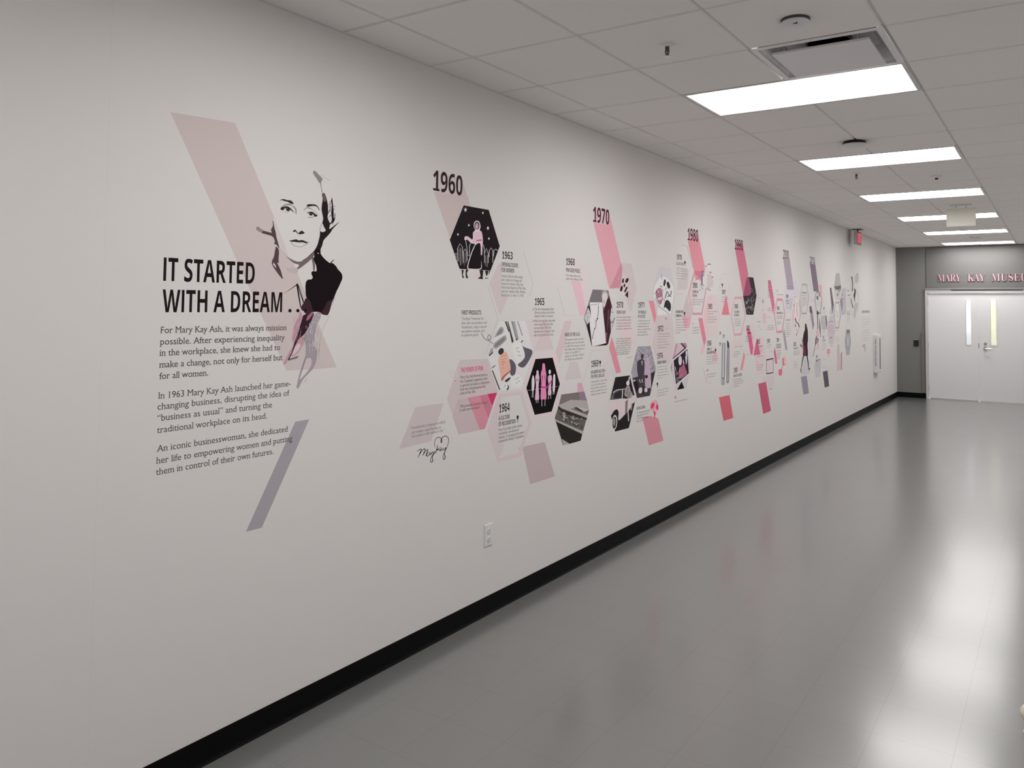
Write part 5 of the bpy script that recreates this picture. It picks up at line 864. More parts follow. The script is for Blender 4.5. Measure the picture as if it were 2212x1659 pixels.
  ('parked_marks',(211,207,204),18,[('p',[46007,10136,46232,10078,46090,10043,45958,10091]),('p',[46692,10014,46847,9963,46778,9920,46643,9969]),('p',[46571,9621,46787,9561,46656,9526,46522,9576]),('p',[45911,9786,46027,9739,45994,9693,45862,9742]),('p',[44923,10168,45094,10116,45004,10076,44876,10124]),('p',[44879,10303,45133,10242,44960,10212,44832,10259]),('p',[46146,10062,46276,10013,46230,9968,46097,10017]),('p',[44951,10096,45133,10042,45032,10004,44904,10052]),('p',[47302,9909,47460,9857,47389,9813,47251,9863]),('p',[44893,10380,45013,10334,44973,10289,44846,10336]),('p',[45435,10226,45594,10175,45517,10133,45388,10181]),('p',[44892,10573,45143,10513,44973,10482,44845,10528]),('p',[45234,10227,45405,10175,45315,10135,45186,10182]),('p',[46178,10198,46341,10146,46262,10104,46129,10153]),('p',[45045,10261,45290,10201,45126,10169,44998,10217]),('p',[46367,9724,46516,9672,46451,9629,46318,9679]),('p',[44807,10328,44988,10275,44887,10237,44760,10284]),('p',[46290,10008,46500,9950,46374,9914,46241,9963]),('p',[46719,9594,46884,9541,46805,9500,46670,9550]),('p',[45959,9854,46108,9803,46043,9760,45911,9809]),('p',[45064,10379,45189,10333,45145,10288,45016,10335]),('p',[46849,9610,47015,9556,46934,9515,46799,9565]),('p',[45099,10493,45247,10444,45180,10401,45052,10448]),('p',[44982,10339,45177,10285,45063,10248,44935,10295]),('p',[45406,10420,45622,10364,45488,10328,45358,10376]),('p',[44885,10488,45037,10439,44965,10397,44838,10444])]),
  ('dark_marks',(55,50,48),19,[('p',[45558,10197,45738,10135,45674,10084,45527,10150]),('p',[45712,10048,45893,9986,45828,9935,45681,10001]),('p',[46816,9574,47002,9509,46935,9457,46783,9527]),('p',[47306,9366,47495,9300,47427,9249,47272,9319]),('p',[46841,9557,47028,9492,46961,9440,46808,9510]),('p',[45786,9793,45967,9730,45902,9679,45754,9747]),('p',[46493,9495,46677,9431,46611,9380,46460,9449]),('p',[46735,9533,46921,9468,46854,9417,46702,9486]),('p',[45220,9983,45398,9921,45334,9870,45189,9937]),('p',[45587,10173,45766,10111,45702,10060,45555,10127]),('p',[44574,10486,44747,10426,44685,10375,44543,10440]),('p',[45203,10050,45380,9989,45317,9938,45172,10004]),('p',[45273,10306,45450,10245,45387,10194,45241,10260]),('p',[46855,9560,47041,9496,46974,9444,46822,9513]),('p',[44452,10579,44625,10520,44563,10469,44421,10533]),('p',[44778,10335,44953,10274,44890,10223,44747,10289]),('p',[47183,9268,47372,9203,47304,9151,47150,9221]),('p',[46343,9880,46527,9816,46461,9765,46311,9833]),('p',[45740,10017,45920,9954,45856,9903,45708,9970]),('p',[45417,10282,45596,10221,45532,10170,45386,10236]),('p',[46255,9633,46438,9569,46373,9518,46223,9587]),('p',[46727,9817,46913,9753,46846,9702,46694,9770]),('p',[45237,10413,45639,10495,45926,10360,45561,10295])]),
 ]),
 ('hexagon_picture','grey hexagon picture of a couple standing before leafy trees','wall picture','hexagonal pictures of the timeline',[
  ('trees',(178,174,184),3,[('p',[55943,14486,58271,14450,59326,12550,58179,10465,55864,10492,54821,12583])]),
  ('leaf_specks',(126,121,132),4,[('p',[57283,14097,57205,14060,57078,14080,57078,14130,57205,14141]),('p',[58713,12869,58666,12836,58589,12854,58589,12899,58666,12908]),('p',[58649,13497,58584,13460,58478,13480,58478,13531,58584,13542]),('p',[58126,12640,58057,12584,57943,12614,57943,12689,58056,12705]),('p',[57524,14211,57440,14175,57303,14196,57302,14245,57439,14254]),('p',[55590,12719,55551,12677,55487,12698,55487,12752,55550,12766]),('p',[57097,12802,57036,12774,56938,12792,56938,12831,57036,12838]),('p',[56387,14080,56319,14046,56208,14065,56207,14110,56318,14119]),('p',[58044,13934,57984,13904,57887,13921,57887,13962,57984,13970]),('p',[58936,12772,58846,12729,58701,12756,58701,12815,58846,12825]),('p',[56838,14167,56754,14128,56618,14150,56617,14202,56753,14212]),('p',[55810,13174,55724,13148,55586,13167,55586,13205,55724,13209]),('p',[58238,13772,58160,13719,58032,13747,58032,13817,58159,13833]),('p',[57594,12923,57534,12902,57436,12917,57435,12947,57533,12951]),('p',[57181,13338,57132,13303,57052,13322,57052,13369,57132,13379]),('p',[56504,14392,56449,14356,56359,14374,56359,14420,56449,14431]),('p',[57074,13130,57014,13073,56915,13102,56915,13176,57013,13194]),('p',[58313,12652,58234,12607,58105,12634,58105,12695,58233,12706]),('p',[57286,12944,57227,12901,57131,12924,57131,12981,57227,12993]),('p',[57784,13426,57729,13402,57639,13417,57639,13450,57728,13456]),('p',[55741,13829,55673,13781,55562,13805,55562,13869,55672,13883]),('p',[57960,13817,57868,13787,57719,13807,57719,13849,57867,13855]),('p',[57948,14253,57866,14207,57733,14231,57733,14292,57866,14306]),('p',[58829,12671,58749,12620,58619,12649,58619,12718,58749,12732]),('p',[57992,13251,57940,13211,57856,13232,57856,13285,57940,13298]),('p',[58622,13914,58526,13873,58371,13897,58370,13952,58526,13963]),('p',[56775,14425,56715,14397,56618,14413,56618,14450,56715,14458]),('p',[57745,12731,57655,12690,57509,12716,57508,12774,57654,12784]),('p',[56776,14232,56700,14191,56577,14212,56577,14267,56700,14279]),('p',[57960,13692,57870,13665,57725,13684,57725,13723,57870,13728]),('p',[56491,13954,56420,13901,56303,13928,56303,13998,56419,14014]),('p',[56032,13315,55954,13287,55826,13306,55826,13345,55953,13351]),('p',[55680,13454,55599,13402,55467,13430,55467,13499,55598,13514]),('p',[57969,13612,57905,13572,57802,13593,57802,13648,57905,13659]),('p',[58597,13797,58541,13752,58449,13774,58449,13832,58540,13846]),('p',[57361,13298,57312,13270,57231,13286,57231,13324,57311,13332]),('p',[57516,13211,57438,13164,57312,13190,57312,13254,57437,13267]),('p',[55675,13600,55593,13546,55461,13575,55461,13647,55593,13663]),('p',[56546,12892,56473,12838,56354,12868,56353,12939,56472,12954]),('p',[56250,13187,56167,13151,56033,13174,56032,13225,56167,13233]),('p',[55928,13351,55885,13302,55815,13325,55814,13389,55884,13405]),('p',[58034,12868,57949,12822,57811,12850,57811,12912,57948,12924]),('p',[58704,12567,58628,12510,58504,12541,58504,12617,58627,12633]),('p',[56738,13595,56662,13547,56540,13573,56539,13636,56662,13650]),('p',[55727,13744,55661,13710,55554,13729,55553,13775,55660,13784]),('p',[55832,13390,55774,13344,55681,13368,55680,13428,55774,13441]),('p',[57189,12649,57098,12628,56951,12647,56951,12679,57098,12680]),('p',[58077,13042,58020,13017,57928,13033,57928,13068,58020,13074]),('p',[57107,13769,57028,13714,56899,13742,56899,13814,57027,13830]),('p',[56748,13901,56682,13855,56576,13878,56575,13939,56682,13954]),('p',[58180,13307,58124,13273,58032,13292,58031,13337,58123,13347]),('p',[58374,13402,58331,13364,58261,13383,58260,13433,58330,13444]),('p',[56220,13244,56178,13213,56110,13230,56110,13271,56178,13280]),('p',[55804,13607,55714,13568,55569,13591,55568,13645,55713,13654]),('p',[56739,12728,56695,12694,56625,12713,56624,12758,56695,12768]),('p',[58291,14364,58208,14330,58072,14349,58072,14396,58207,14405]),('p',[57017,13720,56950,13698,56841,13713,56841,13744,56949,13749]),('p',[56187,12689,56126,12652,56026,12674,56025,12724,56125,12733]),('p',[58804,13066,58734,13044,58621,13060,58621,13092,58734,13096]),('p',[56786,13009,56724,12967,56623,12990,56623,13047,56723,13058]),('p',[58622,13154,58545,13133,58421,13149,58420,13181,58545,13184])]),
  ('light_specks',(229,226,233),5,[('p',[55605,13193,55560,13153,55486,13173,55486,13226,55559,13238]),('p',[58323,12801,58276,12756,58199,12779,58198,12838,58275,12852]),('p',[58066,12855,58028,12816,57967,12835,57966,12886,58028,12899]),('p',[56966,12788,56896,12767,56783,12783,56783,12814,56896,12817]),('p',[56926,13933,56877,13909,56797,13922,56796,13956,56876,13962]),('p',[57747,14141,57709,14110,57646,14125,57646,14165,57708,14174]),('p',[58565,12837,58525,12820,58459,12831,58459,12855,58524,12859]),('p',[58346,12724,58289,12705,58198,12719,58198,12747,58289,12751]),('p',[56338,12909,56272,12893,56164,12907,56164,12931,56272,12932]),('p',[56123,13714,56083,13676,56017,13694,56016,13743,56082,13755]),('p',[56750,13121,56713,13089,56654,13105,56653,13147,56713,13156]),('p',[58832,13128,58796,13108,58737,13119,58737,13147,58796,13153]),('p',[57682,13728,57635,13698,57560,13714,57560,13754,57635,13763]),('p',[57468,12768,57427,12735,57360,12753,57360,12796,57427,12806]),('p',[56411,13511,56352,13492,56257,13505,56257,13533,56352,13537]),('p',[57108,13214,57076,13175,57025,13194,57025,13244,57076,13257]),('p',[56928,13553,56873,13514,56784,13534,56784,13585,56873,13597]),('p',[55687,13620,55656,13592,55604,13606,55604,13642,55655,13650]),('p',[56658,14351,56615,14321,56547,14336,56546,14375,56615,14384]),('p',[57727,12820,57681,12789,57605,12806,57605,12848,57680,12857]),('p',[57963,12786,57893,12743,57780,12767,57780,12826,57893,12837]),('p',[56547,14119,56480,14101,56372,14114,56372,14140,56480,14143]),('p',[57027,13169,56976,13142,56892,13158,56891,13195,56975,13202]),('p',[57358,12998,57321,12971,57261,12985,57261,13021,57320,13029]),('p',[57162,13440,57123,13410,57059,13426,57059,13465,57122,13474]),('p',[56685,14151,56616,14128,56506,14142,56505,14174,56616,14180]),('p',[56457,13123,56398,13100,56302,13116,56301,13148,56397,13152]),('p',[58333,13282,58285,13247,58207,13265,58207,13311,58285,13321]),('p',[56358,13971,56293,13943,56189,13959,56189,13997,56293,14004]),('p',[57997,13406,57965,13387,57912,13397,57912,13423,57964,13428]),('p',[58342,13499,58274,13482,58165,13496,58165,13521,58274,13523]),('p',[57511,14160,57451,14126,57353,14144,57353,14189,57450,14199]),('p',[57605,13985,57535,13966,57423,13979,57423,14006,57535,14010]),('p',[55718,13324,55685,13305,55630,13316,55630,13341,55685,13346]),('p',[57086,13308,57020,13273,56913,13293,56913,13342,57020,13351]),('p',[55776,13386,55715,13368,55614,13381,55614,13408,55714,13411]),('p',[58062,13903,58018,13886,57947,13897,57947,13920,58018,13925]),('p',[58113,13475,58045,13446,57934,13464,57934,13504,58044,13511]),('p',[56023,14061,55983,14018,55917,14038,55917,14093,55982,14108]),('p',[56192,14261,56148,14242,56076,14253,56076,14279,56147,14284]),('p',[56953,13360,56897,13339,56805,13353,56805,13382,56896,13387]),('p',[55995,13620,55939,13591,55847,13608,55847,13646,55938,13653]),('p',[57433,12858,57396,12834,57335,12848,57335,12880,57395,12887]),('p',[57200,13487,57133,13456,57025,13474,57025,13517,57133,13525]),('p',[57772,13651,57709,13611,57607,13632,57606,13685,57708,13697])]),
  ('lawn',(76,68,77),5,[('p',[55039,12090,55797,12133,58637,12290,59171,12408,58179,10465,55864,10492])]),
  ('man_suit',(81,72,82),6,[('s',[55919,13294,56449,13462,56955,13411,57149,13129,57132,12437,56965,11954,56912,11465,56464,11548,56217,11860,55960,12365,55846,12859])]),
  ('man_suit',(81,72,82),7,[('p',[57032,13655,56997,13543,56898,13464,56763,13441,56628,13478,56529,13566,56492,13681,56528,13792,56625,13870,56760,13895,56895,13858,56995,13770])]),
  ('woman_dress',(206,186,201),6,[('s',[57353,13366,57719,13547,58045,13280,58165,12722,58344,12057,58292,11157,57367,11231,57248,12033,57300,12773])]),
  ('white_shirt',(235,230,233),7,[('p',[56618,13305,56786,13346,56767,12903])]),
  ('white_shirt',(235,230,233),7,[('r',[56188,11902,56411,11641],[56290,11913,56515,11651])]),
  ('white_shirt',(235,230,233),7,[('r',[56684,11922,56743,11623],[56796,11918,56855,11619])]),
  ('white_shirt',(235,230,233),7,[('r',[58190,11615,58345,11001],[58271,11612,58427,10998])]),
  ('pale_bloom',(228,225,228),6,[('s',[56134,11135,56466,11279,56802,11129,56692,10843,56247,10832])]),
  ('pale_bloom',(228,225,228),7,[('s',[57084,11106,57597,11138,57714,10855,57256,10844])]),
  ('pale_bloom',(228,225,228),6,[('s',[55202,11934,55581,11906,55365,11777])]),
  ('shrub_shade',(45,38,46),7,[('s',[57304,12128,57705,12151,57764,11947,57363,11926])]),
  ('shrub_shade',(45,38,46),8,[('s',[55203,11789,55910,11736,56134,11135,55697,10977,55368,11391])]),
  ('shrub_shade',(45,38,46),6,[('p',[58637,12189,58993,12267,58643,11331,58525,11340])]),
  ('shrub_shade',(45,38,46),8,[('s',[56802,11129,57140,11200,57143,10854,56862,10681])]),
 ]),
 ('hexagon_picture','pale hexagon picture of spread make up with a black round case','wall picture','hexagonal pictures of the timeline',[
  ('backdrop',(224,222,226),3,[('p',[59850,20910,62212,20915,63140,19068,62267,16922,59592,16891,58678,19069])]),
  ('white_tray',(243,243,243),4,[('s',[59431,19602,60534,20158,62256,19688,62849,18846,62266,17092,61943,17013,59199,17917,58894,18936])]),
  ('white_tray',(243,243,243),5,[('p',[59624,17663,62008,17013,59567,16891])]),
  ('pink_pouch',(185,136,156),5,[('s',[59195,18686,59434,18999,60044,19168,60541,18867,60544,18189,60174,17796,59561,18075])]),
  ('pouch_light',(243,221,229),6,[('p',[59560,18280,60418,18448,60358,18213,59682,18127])]),
  ('pouch_light',(243,221,229),6,[('p',[59617,18848,59800,18955,59923,18699])]),
  ('dark_items',(59,56,62),7,[('s',[60822,17513,61109,18065,61681,18161,62264,17784,62045,17225,61174,17567]),('s',[60725,19432,60911,19883,61228,19762,60977,19334]),('s',[61356,19555,61739,19725,62128,19311,61741,19142]),('r',[62246,18985,62194,18652,61515,18493],[62402,18984,62326,18620,61589,18438]),('r',[61430,18900,61880,18564],[61542,18927,61993,18591]),('r',[61670,18500,62382,18457],[61689,18541,62400,18500]),('r',[60018,19302,60514,19211],[60068,19345,60564,19254]),('r',[60628,18283,60942,18103],[60709,18308,61024,18129]),('r',[60310,20253,60374,19890],[60384,20258,60448,19895]),('r',[59162,18323,59409,17911,60029,17705],[59232,18331,59472,17927,60074,17730]),('r',[59663,17677,61920,16974],[59706,17702,61966,16999]),('r',[59320,18922,59261,18742],[59428,18918,59369,18737]),('p',[58967,18641,58950,18611,58908,18599,58865,18610,58848,18638,58865,18668,58907,18680,58949,18669]),('r',[61315,19259,61126,19044],[61399,19248,61209,19033])]),
  ('grey_tool',(161,158,167),5,[('p',[61295,18883,61614,18916,61171,18302,60919,18299])]),
  ('grey_tool',(161,158,167),6,[('r',[60380,19099,60755,18899],[60450,19123,60825,18922])]),
  ('case_mirror',(241,239,242),8,[('s',[61239,17383,61556,17436,61749,17278,61493,17225])]),
 ]),
 ('text_block','text headed 1972 on the tall pale pink hexagon','wall lettering',None,[
  ('year',(48,41,45),2,[('t', 'y', '1972', 59641, 15588, 1084, 452)]),
  ('body_text',(145,139,140),3,[('g',59642,15325,2421,82,32,0),('g',59627,15102,2480,82,33,0),('g',59629,14887,1881,82,34,0),('g',59630,14657,1966,82,35,0),('g',59615,14425,2281,82,36,0),('g',59616,14200,2024,82,37,0)]),
 ]),
 ('pale_hexagon','tall pale pink hexagon behind the 1972 and 1976 texts','wall graphic',None,[
  ('panel',(228,216,217),1,[('p',[59513,16851,62100,16838,62980,14732,62417,13238,61860,12704,59332,13255,58570,14532])]),
  ('ring_icon',(180,146,158),2,[('r',[61038,16606,61290,16761,61502,16602,61291,16463,61038,16606],[61138,16605,61290,16691,61400,16603,61291,16519,61138,16605])]),
  ('ring_icon',(180,146,158),2,[('p',[61455,15743,61433,15704,61379,15688,61325,15706,61303,15746,61325,15785,61378,15800,61432,15783])]),
 ]),
 ('text_block','text headed 1976 right of the couple hexagon','wall lettering',None,[
  ('year',(48,41,45),2,[('t', 'y', '1976', 59572, 13360, 1080, 450)]),
  ('heading',(121,115,117),3,[('g',59559,12909,1833,239,38,1)]),
  ('body_text',(145,139,140),4,[('g',59544,12635,2231,82,39,0),('g',59529,12397,2119,82,40,0),('g',59531,12176,2289,82,41,0),('g',59532,11931,2374,82,42,0),('g',59533,11718,946,82,43,0)]),
 ]),
 ('text_block','short text under a goblet, above the pink globe','wall lettering',None,[
  ('goblet_icon',(48,41,45),0,[('p',[59442,11413,59758,11390,59711,11217,59640,11164,59641,11026,59728,11000,59476,11020,59562,11033,59561,11170,59490,11234])]),
  ('body_text',(145,139,140),0,[('g',59547,10740,2279,82,44,0),('g',59524,10501,2260,82,45,0),('g',59525,10282,1794,82,46,0)]),
 ]),
 ('text_block','text headed GOING GLOBAL left of the pink globe','wall lettering',None,[
  ('heading',(64,57,60),0,[('t', 'b', 'GOING GLOBAL', 55817, 9581, 1505, 233)]),
  ('body_text',(145,139,140),2,[('g',55819,9277,2426,126,47,0),('g',55821,9058,2368,126,48,0),('g',55801,8855,1187,126,49,0),('g',55780,8635,1242,126,50,0)]),
 ]),
 ('globe_drawing','pink globe drawing with red continents','wall picture',None,[
  ('ocean',(243,181,196),0,[('p',[59801,9440,59736,9284,59603,9154,59414,9062,59189,9018,58949,9025,58720,9082,58522,9183,58374,9318,58291,9475,58280,9638,58341,9791,58470,9920,58655,10013,58877,10060,59116,10057,59348,10002,59551,9902,59703,9765,59789,9606])]),
  ('land_mass',(243,77,117),1,[('s',[58359,9697,58652,9845,59031,9793,58985,9535,58654,9417,58361,9422])]),
  ('land_mass',(243,77,117),1,[('s',[59308,9451,59607,9676,59791,9403,59731,9154,59429,9287])]),
  ('land_mass',(243,77,117),2,[('s',[58916,9138,59310,9046,59192,8754,59074,8515,58989,8827])]),
  ('meridian',(243,224,234),3,[('r',[58866,10044,58936,9957,59037,9834,59137,9695,59200,9561,59212,9423,59192,9272,59162,9135,59143,9040],[58955,10050,59025,9963,59127,9839,59229,9696,59295,9557,59308,9412,59288,9259,59258,9121,59238,9026])]),
  ('meridian',(243,224,234),1,[('p',[58797,9251,58738,9214,58620,9226,58561,9276,58620,9313,58738,9301])]),
 ]),
 ('pink_note','small pink pin and note line below the collage hexagon','wall lettering',None,[
  ('pin',(225,146,165),0,[('p',[63456,9862,63419,9786,63322,9745,63202,9756,63104,9814,63067,9897,63104,9973,63201,10014,63321,10003,63419,9945])]),
  ('body_text',(145,139,140),0,[('g',63130,9454,2637,121,51,0)]),
 ]),
 ('text_block','text headed 1978 with a goblet left of the salmon band','wall lettering',None,[
  ('year',(48,41,45),2,[('t', 'y', '1978', 63471, 21709, 1079, 449)]),
  ('heading',(116,112,113),3,[('t', 'b', 'GO-GIVE SPIRIT', 63401, 21236, 1613, 253)]),
  ('goblet_icon',(48,41,45),2,[('p',[65095,21635,65454,21654,65400,21463,65320,21396,65320,21250,65419,21234,65132,21220,65230,21245,65230,21392,65149,21450])]),
  ('body_text',(145,139,140),2,[('g',63447,20924,2393,94,52,0),('g',63430,20718,2411,94,53,0),('g',63404,20484,2485,94,54,0),('g',63404,20269,2437,94,55,0),('g',63378,20039,2199,94,56,0)]),
 ]),
 ('pink_patch','pale brownish pink patch below the 1978 text','wall graphic',None,[
  ('patch',(223,214,214),1,[('p',[64534,20990,66125,20950,66079,20015,65749,19132,63542,19093,63737,19974,64537,20001])]),
 ]),
 ('hexagon_outline','thin grey line bent beside the salmon band','wall graphic',None,[
  ('line',(192,190,189),1,[('r',[64564,23025,65738,23027,67053,21061],[64585,23070,65841,23053,67167,21077])]),
 ]),
 ('ring_graphic','pink hexagon ring around the second 1980 text','wall graphic','hexagon rings around texts',[
  ('ring',(225,174,187),4,[('r',[67237,20734,69088,20095,69088,20086,70331,19187,69374,16886,66978,16895,65986,18824,67237,20734],[67336,20397,68935,20032,68986,19967,70069,19182,69139,17110,67075,17113,66177,18827,67336,20397])]),
  ('inner_tint',(233,217,217),2,[('p',[67336,20397,67879,19998,67485,17687,67143,17121,66177,18827])]),
 ]),
 ('text_block','text headed 1980 inside a pink ring beside the lipstick tubes','wall lettering',None,[
  ('year',(48,41,45),5,[('t', 'y', '1980', 67043, 19347, 1115, 467)]),
  ('heading',(133,127,127),6,[('g',67015,18888,1364,233,57,1),('g',67015,18554,1084,233,58,1)]),
  ('body_text',(145,139,140),7,[('g',66996,18271,2605,90,59,0),('g',66996,18053,2450,90,60,0),('g',66977,17845,1907,90,61,0)]),
 ]),
 ('tubes_drawing','drawing of lipstick and lotion tubes beside the salmon band','wall picture',None,[
  ('grey_tube',(133,129,148),6,[('p',[69108,20965,69654,20988,69706,20777,69447,20669,69395,19621,69067,19612])]),
  ('violet_cap',(180,155,189),7,[('p',[69242,20816,69706,20854,69788,20488,69478,20437])]),
  ('white_tube',(238,230,233),5,[('p',[69499,20477,69913,20687,70017,19056,69601,19048])]),
  ('white_tube',(238,230,233),0,[('p',[70649,21661,71505,21704,71450,20986,70861,20882])]),
  ('pink_tube',(223,210,213),0,[('p',[70596,20753,71612,20774,72100,20134,72045,19533,70489,19454])]),
  ('caps',(135,134,134),1,[('p',[70628,21699,71484,21742,71440,21629,70596,21599])]),
  ('caps',(135,134,134),1,[('p',[71021,20948,71742,20958,71666,20875,71053,20870])]),
  ('caps',(135,134,134),1,[('p',[71720,20519,72101,20533,72101,20433,71720,20420])]),
  ('caps',(135,134,134),1,[('p',[70070,21495,70385,21530,70385,21412,70123,21400])]),
  ('blossom_marks',(180,172,179),7,[('p',[69027,19641,68973,19573,68852,19553,68756,19596,68756,19670,68852,19718,68973,19705]),('p',[69282,19435,69228,19367,69107,19348,69010,19391,69010,19465,69107,19513,69228,19500]),('p',[69539,19325,69485,19257,69363,19238,69266,19282,69266,19355,69363,19404,69485,19390]),('p',[68925,19195,68871,19127,68751,19109,68655,19152,68655,19225,68751,19273,68871,19260]),('p',[70689,19313,70633,19244,70508,19225,70408,19269,70408,19344,70509,19393,70634,19379]),('p',[71008,19399,70952,19330,70826,19311,70725,19355,70725,19430,70826,19479,70952,19466]),('p',[71437,19251,71380,19182,71253,19162,71151,19207,71151,19283,71253,19332,71380,19318]),('p',[69850,19605,69795,19537,69673,19517,69575,19560,69575,19635,69673,19684,69796,19670]),('p',[71115,19264,71059,19195,70932,19175,70831,19220,70831,19295,70932,19344,71059,19330])]),
  ('pink_bloom',(228,193,206),8,[('p',[70373,19306,70317,19243,70193,19225,70094,19265,70094,19333,70193,19378,70317,19366])]),
  ('pink_bloom',(228,193,206),8,[('p',[70848,19297,70792,19234,70667,19216,70566,19257,70567,19325,70667,19370,70793,19357])]),
  ('pink_bloom',(228,193,206),9,[('p',[70531,19427,70475,19364,70351,19346,70251,19386,70251,19454,70351,19499,70475,19487])]),
 ]),
 ('pink_strip','slim crimson pink strip left of the 1985 hexagon','wall graphic',None,[
  ('strip',(236,146,167),2,[('p',[68360,16615,69353,16616,70327,14680,69909,14014,69414,14533])]),
  ('pale_part',(243,205,214),0,[('p',[70327,14680,69857,13718,69394,13305,68864,13299,69414,14302])]),
 ]),
 ('pale_hexagon','pink hexagon behind the 1985 text','wall graphic',None,[
  ('panel',(234,221,222),1,[('p',[70699,18685,73148,18785,74068,16744,73138,14739,70695,14728,69580,16788])]),
  ('left_tint',(243,208,213),5,[('p',[70699,18685,72152,18732,70644,16783,70695,14728,69580,16788])]),
 ]),
 ('text_block','text headed 1985 on the pink hexagon','wall lettering',None,[
  ('year',(48,41,45),6,[('t', 'y', '1985', 70730, 17450, 1115, 487)]),
  ('body_text',(145,139,140),7,[('g',70687,17177,2569,94,62,0),('g',70687,16945,1462,94,63,0),('g',70665,16646,2254,94,64,0),('g',70644,16419,2554,94,65,0),('g',70644,16181,1855,94,66,0)]),
 ]),
 ('text_block','two heading lines with goblet left of the ringed 1980 text','wall lettering',None,[
  ('heading',(104,98,101),5,[('g',63299,17089,1595,216,67,1),('g',63282,16750,1465,215,68,1)]),
  ('goblet_icon',(48,41,45),5,[('p',[65009,17160,65373,17160,65319,16969,65237,16906,65237,16758,65337,16736,65046,16738,65146,16759,65146,16907,65064,16970])]),
  ('body_text',(145,139,140),6,[('g',63283,16482,2660,86,69,0),('g',63284,16243,2470,86,70,0),('g',63285,16013,2470,86,71,0),('g',63268,15788,2393,86,72,0),('g',63269,15570,2393,86,73,0),('g',63252,15342,1024,86,74,0)]),
 ]),
 ('pink_patch','rose and mauve wedge beside the goblet heading lines','wall graphic',None,[
  ('mauve_wedge',(222,206,211),3,[('p',[65769,18734,66852,16933,66707,16728,64683,16740,65004,17601])]),
  ('rose_wedge',(243,184,197),4,[('p',[64619,16741,66727,16728,66325,15818,66087,15748,65287,15762])]),
  ('tip',(238,220,224),5,[('p',[65240,15763,66134,15747,65522,14856])]),
  ('line',(206,203,203),4,[('r',[63276,18708,64834,18732],[63276,18744,64835,18769])]),
  ('line',(206,203,203),2,[('r',[63135,18672,62264,16880,62917,15089],[63204,18668,62334,16879,62987,15091])]),
 ]),
 ('text_block','small caption with icon between wedge and crimson strip','wall lettering',None,[
  ('icon',(192,189,189),0,[('p',[67213,16123,67187,16033,67125,15996,67063,16035,67037,16125,67063,16215,67125,16252,67187,16214])]),
  ('body_text',(145,139,140),3,[('g',67047,15698,1584,105,75,0),('g',66999,15466,1632,105,76,0),('g',66961,15234,1520,105,77,0)]),
 ]),
 ('hexagon_picture','pale hexagon collage of tilted snapshots with a dark central photo','wall picture','hexagonal pictures of the timeline',[
  ('backdrop',(219,214,220),2,[('p',[63246,14484,65570,14449,66569,12362,65718,10482,63303,10481,62144,12547])]),
  ('top_snapshot',(222,202,213),3,[('p',[63246,14484,64369,14460,65291,13937,63117,13346,62548,13143])]),
  ('pink_strip',(220,162,182),4,[('p',[63290,14446,63691,14451,63117,13346,62635,13227])]),
  ('dark_edges',(62,38,48),6,[('p',[64259,14464,64551,14461,65524,14020,65291,13882,62635,13113,62678,13242,65179,13997])]),
  ('mauve_corner',(180,143,160),4,[('p',[64551,14461,65551,14442,65759,14048,65337,13972])]),
  ('white_border',(243,243,243),9,[('p',[65759,14029,65806,13910,62636,13007,62548,13118])]),
  ('white_border',(243,243,243),10,[('p',[66160,11739,66217,11624,63346,10852,63302,10945])]),
  ('white_border',(243,243,243),11,[('p',[62636,13014,62767,13043,63373,10903,63258,10877])]),
  ('centre_photo',(50,38,48),5,[('p',[62854,13038,65806,13899,66160,11720,63320,10908])]),
  ('faces',(233,224,236),7,[('p',[64619,12946,64582,12763,64476,12619,64322,12546,64153,12555,64001,12646,63895,12800,63857,12986,63894,13168,63999,13311,64151,13386,64320,13378,64474,13289,64581,13134])]),
  ('faces',(233,224,236),7,[('p',[65339,13239,65807,13511,65714,12706,65527,12495])]),
  ('faces',(233,224,236),6,[('p',[63120,12490,63252,12482,63566,11747,63477,11717])]),
  ('faces',(233,224,236),7,[('p',[64831,12790,64968,13074,65201,12441,65016,12379])]),
  ('faces',(233,224,236),8,[('p',[65807,13548,65771,13420,65677,13344,65561,13349,65467,13434,65431,13565,65467,13693,65560,13769,65676,13764,65770,13680])]),
  ('pink_blouse',(183,112,136),8,[('s',[64057,12327,64557,12405,65015,12670,65387,12247,65763,11746,65110,11534,64468,11397,63969,11576])]),
  ('blouse_light',(228,181,201),11,[('r',[64759,11769,63807,11473],[64816,11742,63863,11446])]),
  ('blouse_light',(228,181,201),8,[('p',[63610,11995,63744,11986,63762,11842,63655,11831])]),
  ('blouse_light',(228,181,201),9,[('p',[63968,12080,64193,12210,64104,11891])]),
  ('grey_garment',(116,108,120),9,[('s',[63388,11545,64014,11537,64016,11177,63568,10996])]),
  ('grey_garment',(116,108,120),7,[('p',[63253,12196,63565,12105,63565,11890,63343,11762])]),
  ('black_corner',(26,22,27),6,[('p',[64560,11137,65168,10501,63588,10486])]),
  ('left_wedge',(192,170,182),3,[('p',[62161,12546,62636,12872,62422,11965])]),
 ]),
 ('text_block','text headed 1986 with two heading lines and a goblet','wall lettering',None,[
  ('year',(48,41,45),0,[('t', 'y', '1986', 70515, 13995, 1107, 491)]),
  ('heading',(116,112,113),1,[('g',70515,13556,1248,242,78,1),('g',70483,13224,1987,241,79,1)]),
  ('goblet_icon',(48,41,45),2,[('p',[72511,13643,72916,13627,72855,13435,72763,13374,72763,13223,72875,13197,72550,13211,72662,13228,72662,13378,72571,13447])]),
  ('body_text',(145,139,140),1,[('g',70430,12932,2647,93,80,0),('g',70430,12694,2703,93,81,0),('g',70430,12479,2591,93,82,0),('g',70409,12277,2612,93,83,0)]),
 ]),
 ('pale_triangle','small rose triangle behind the 1986 text','wall graphic',None,[
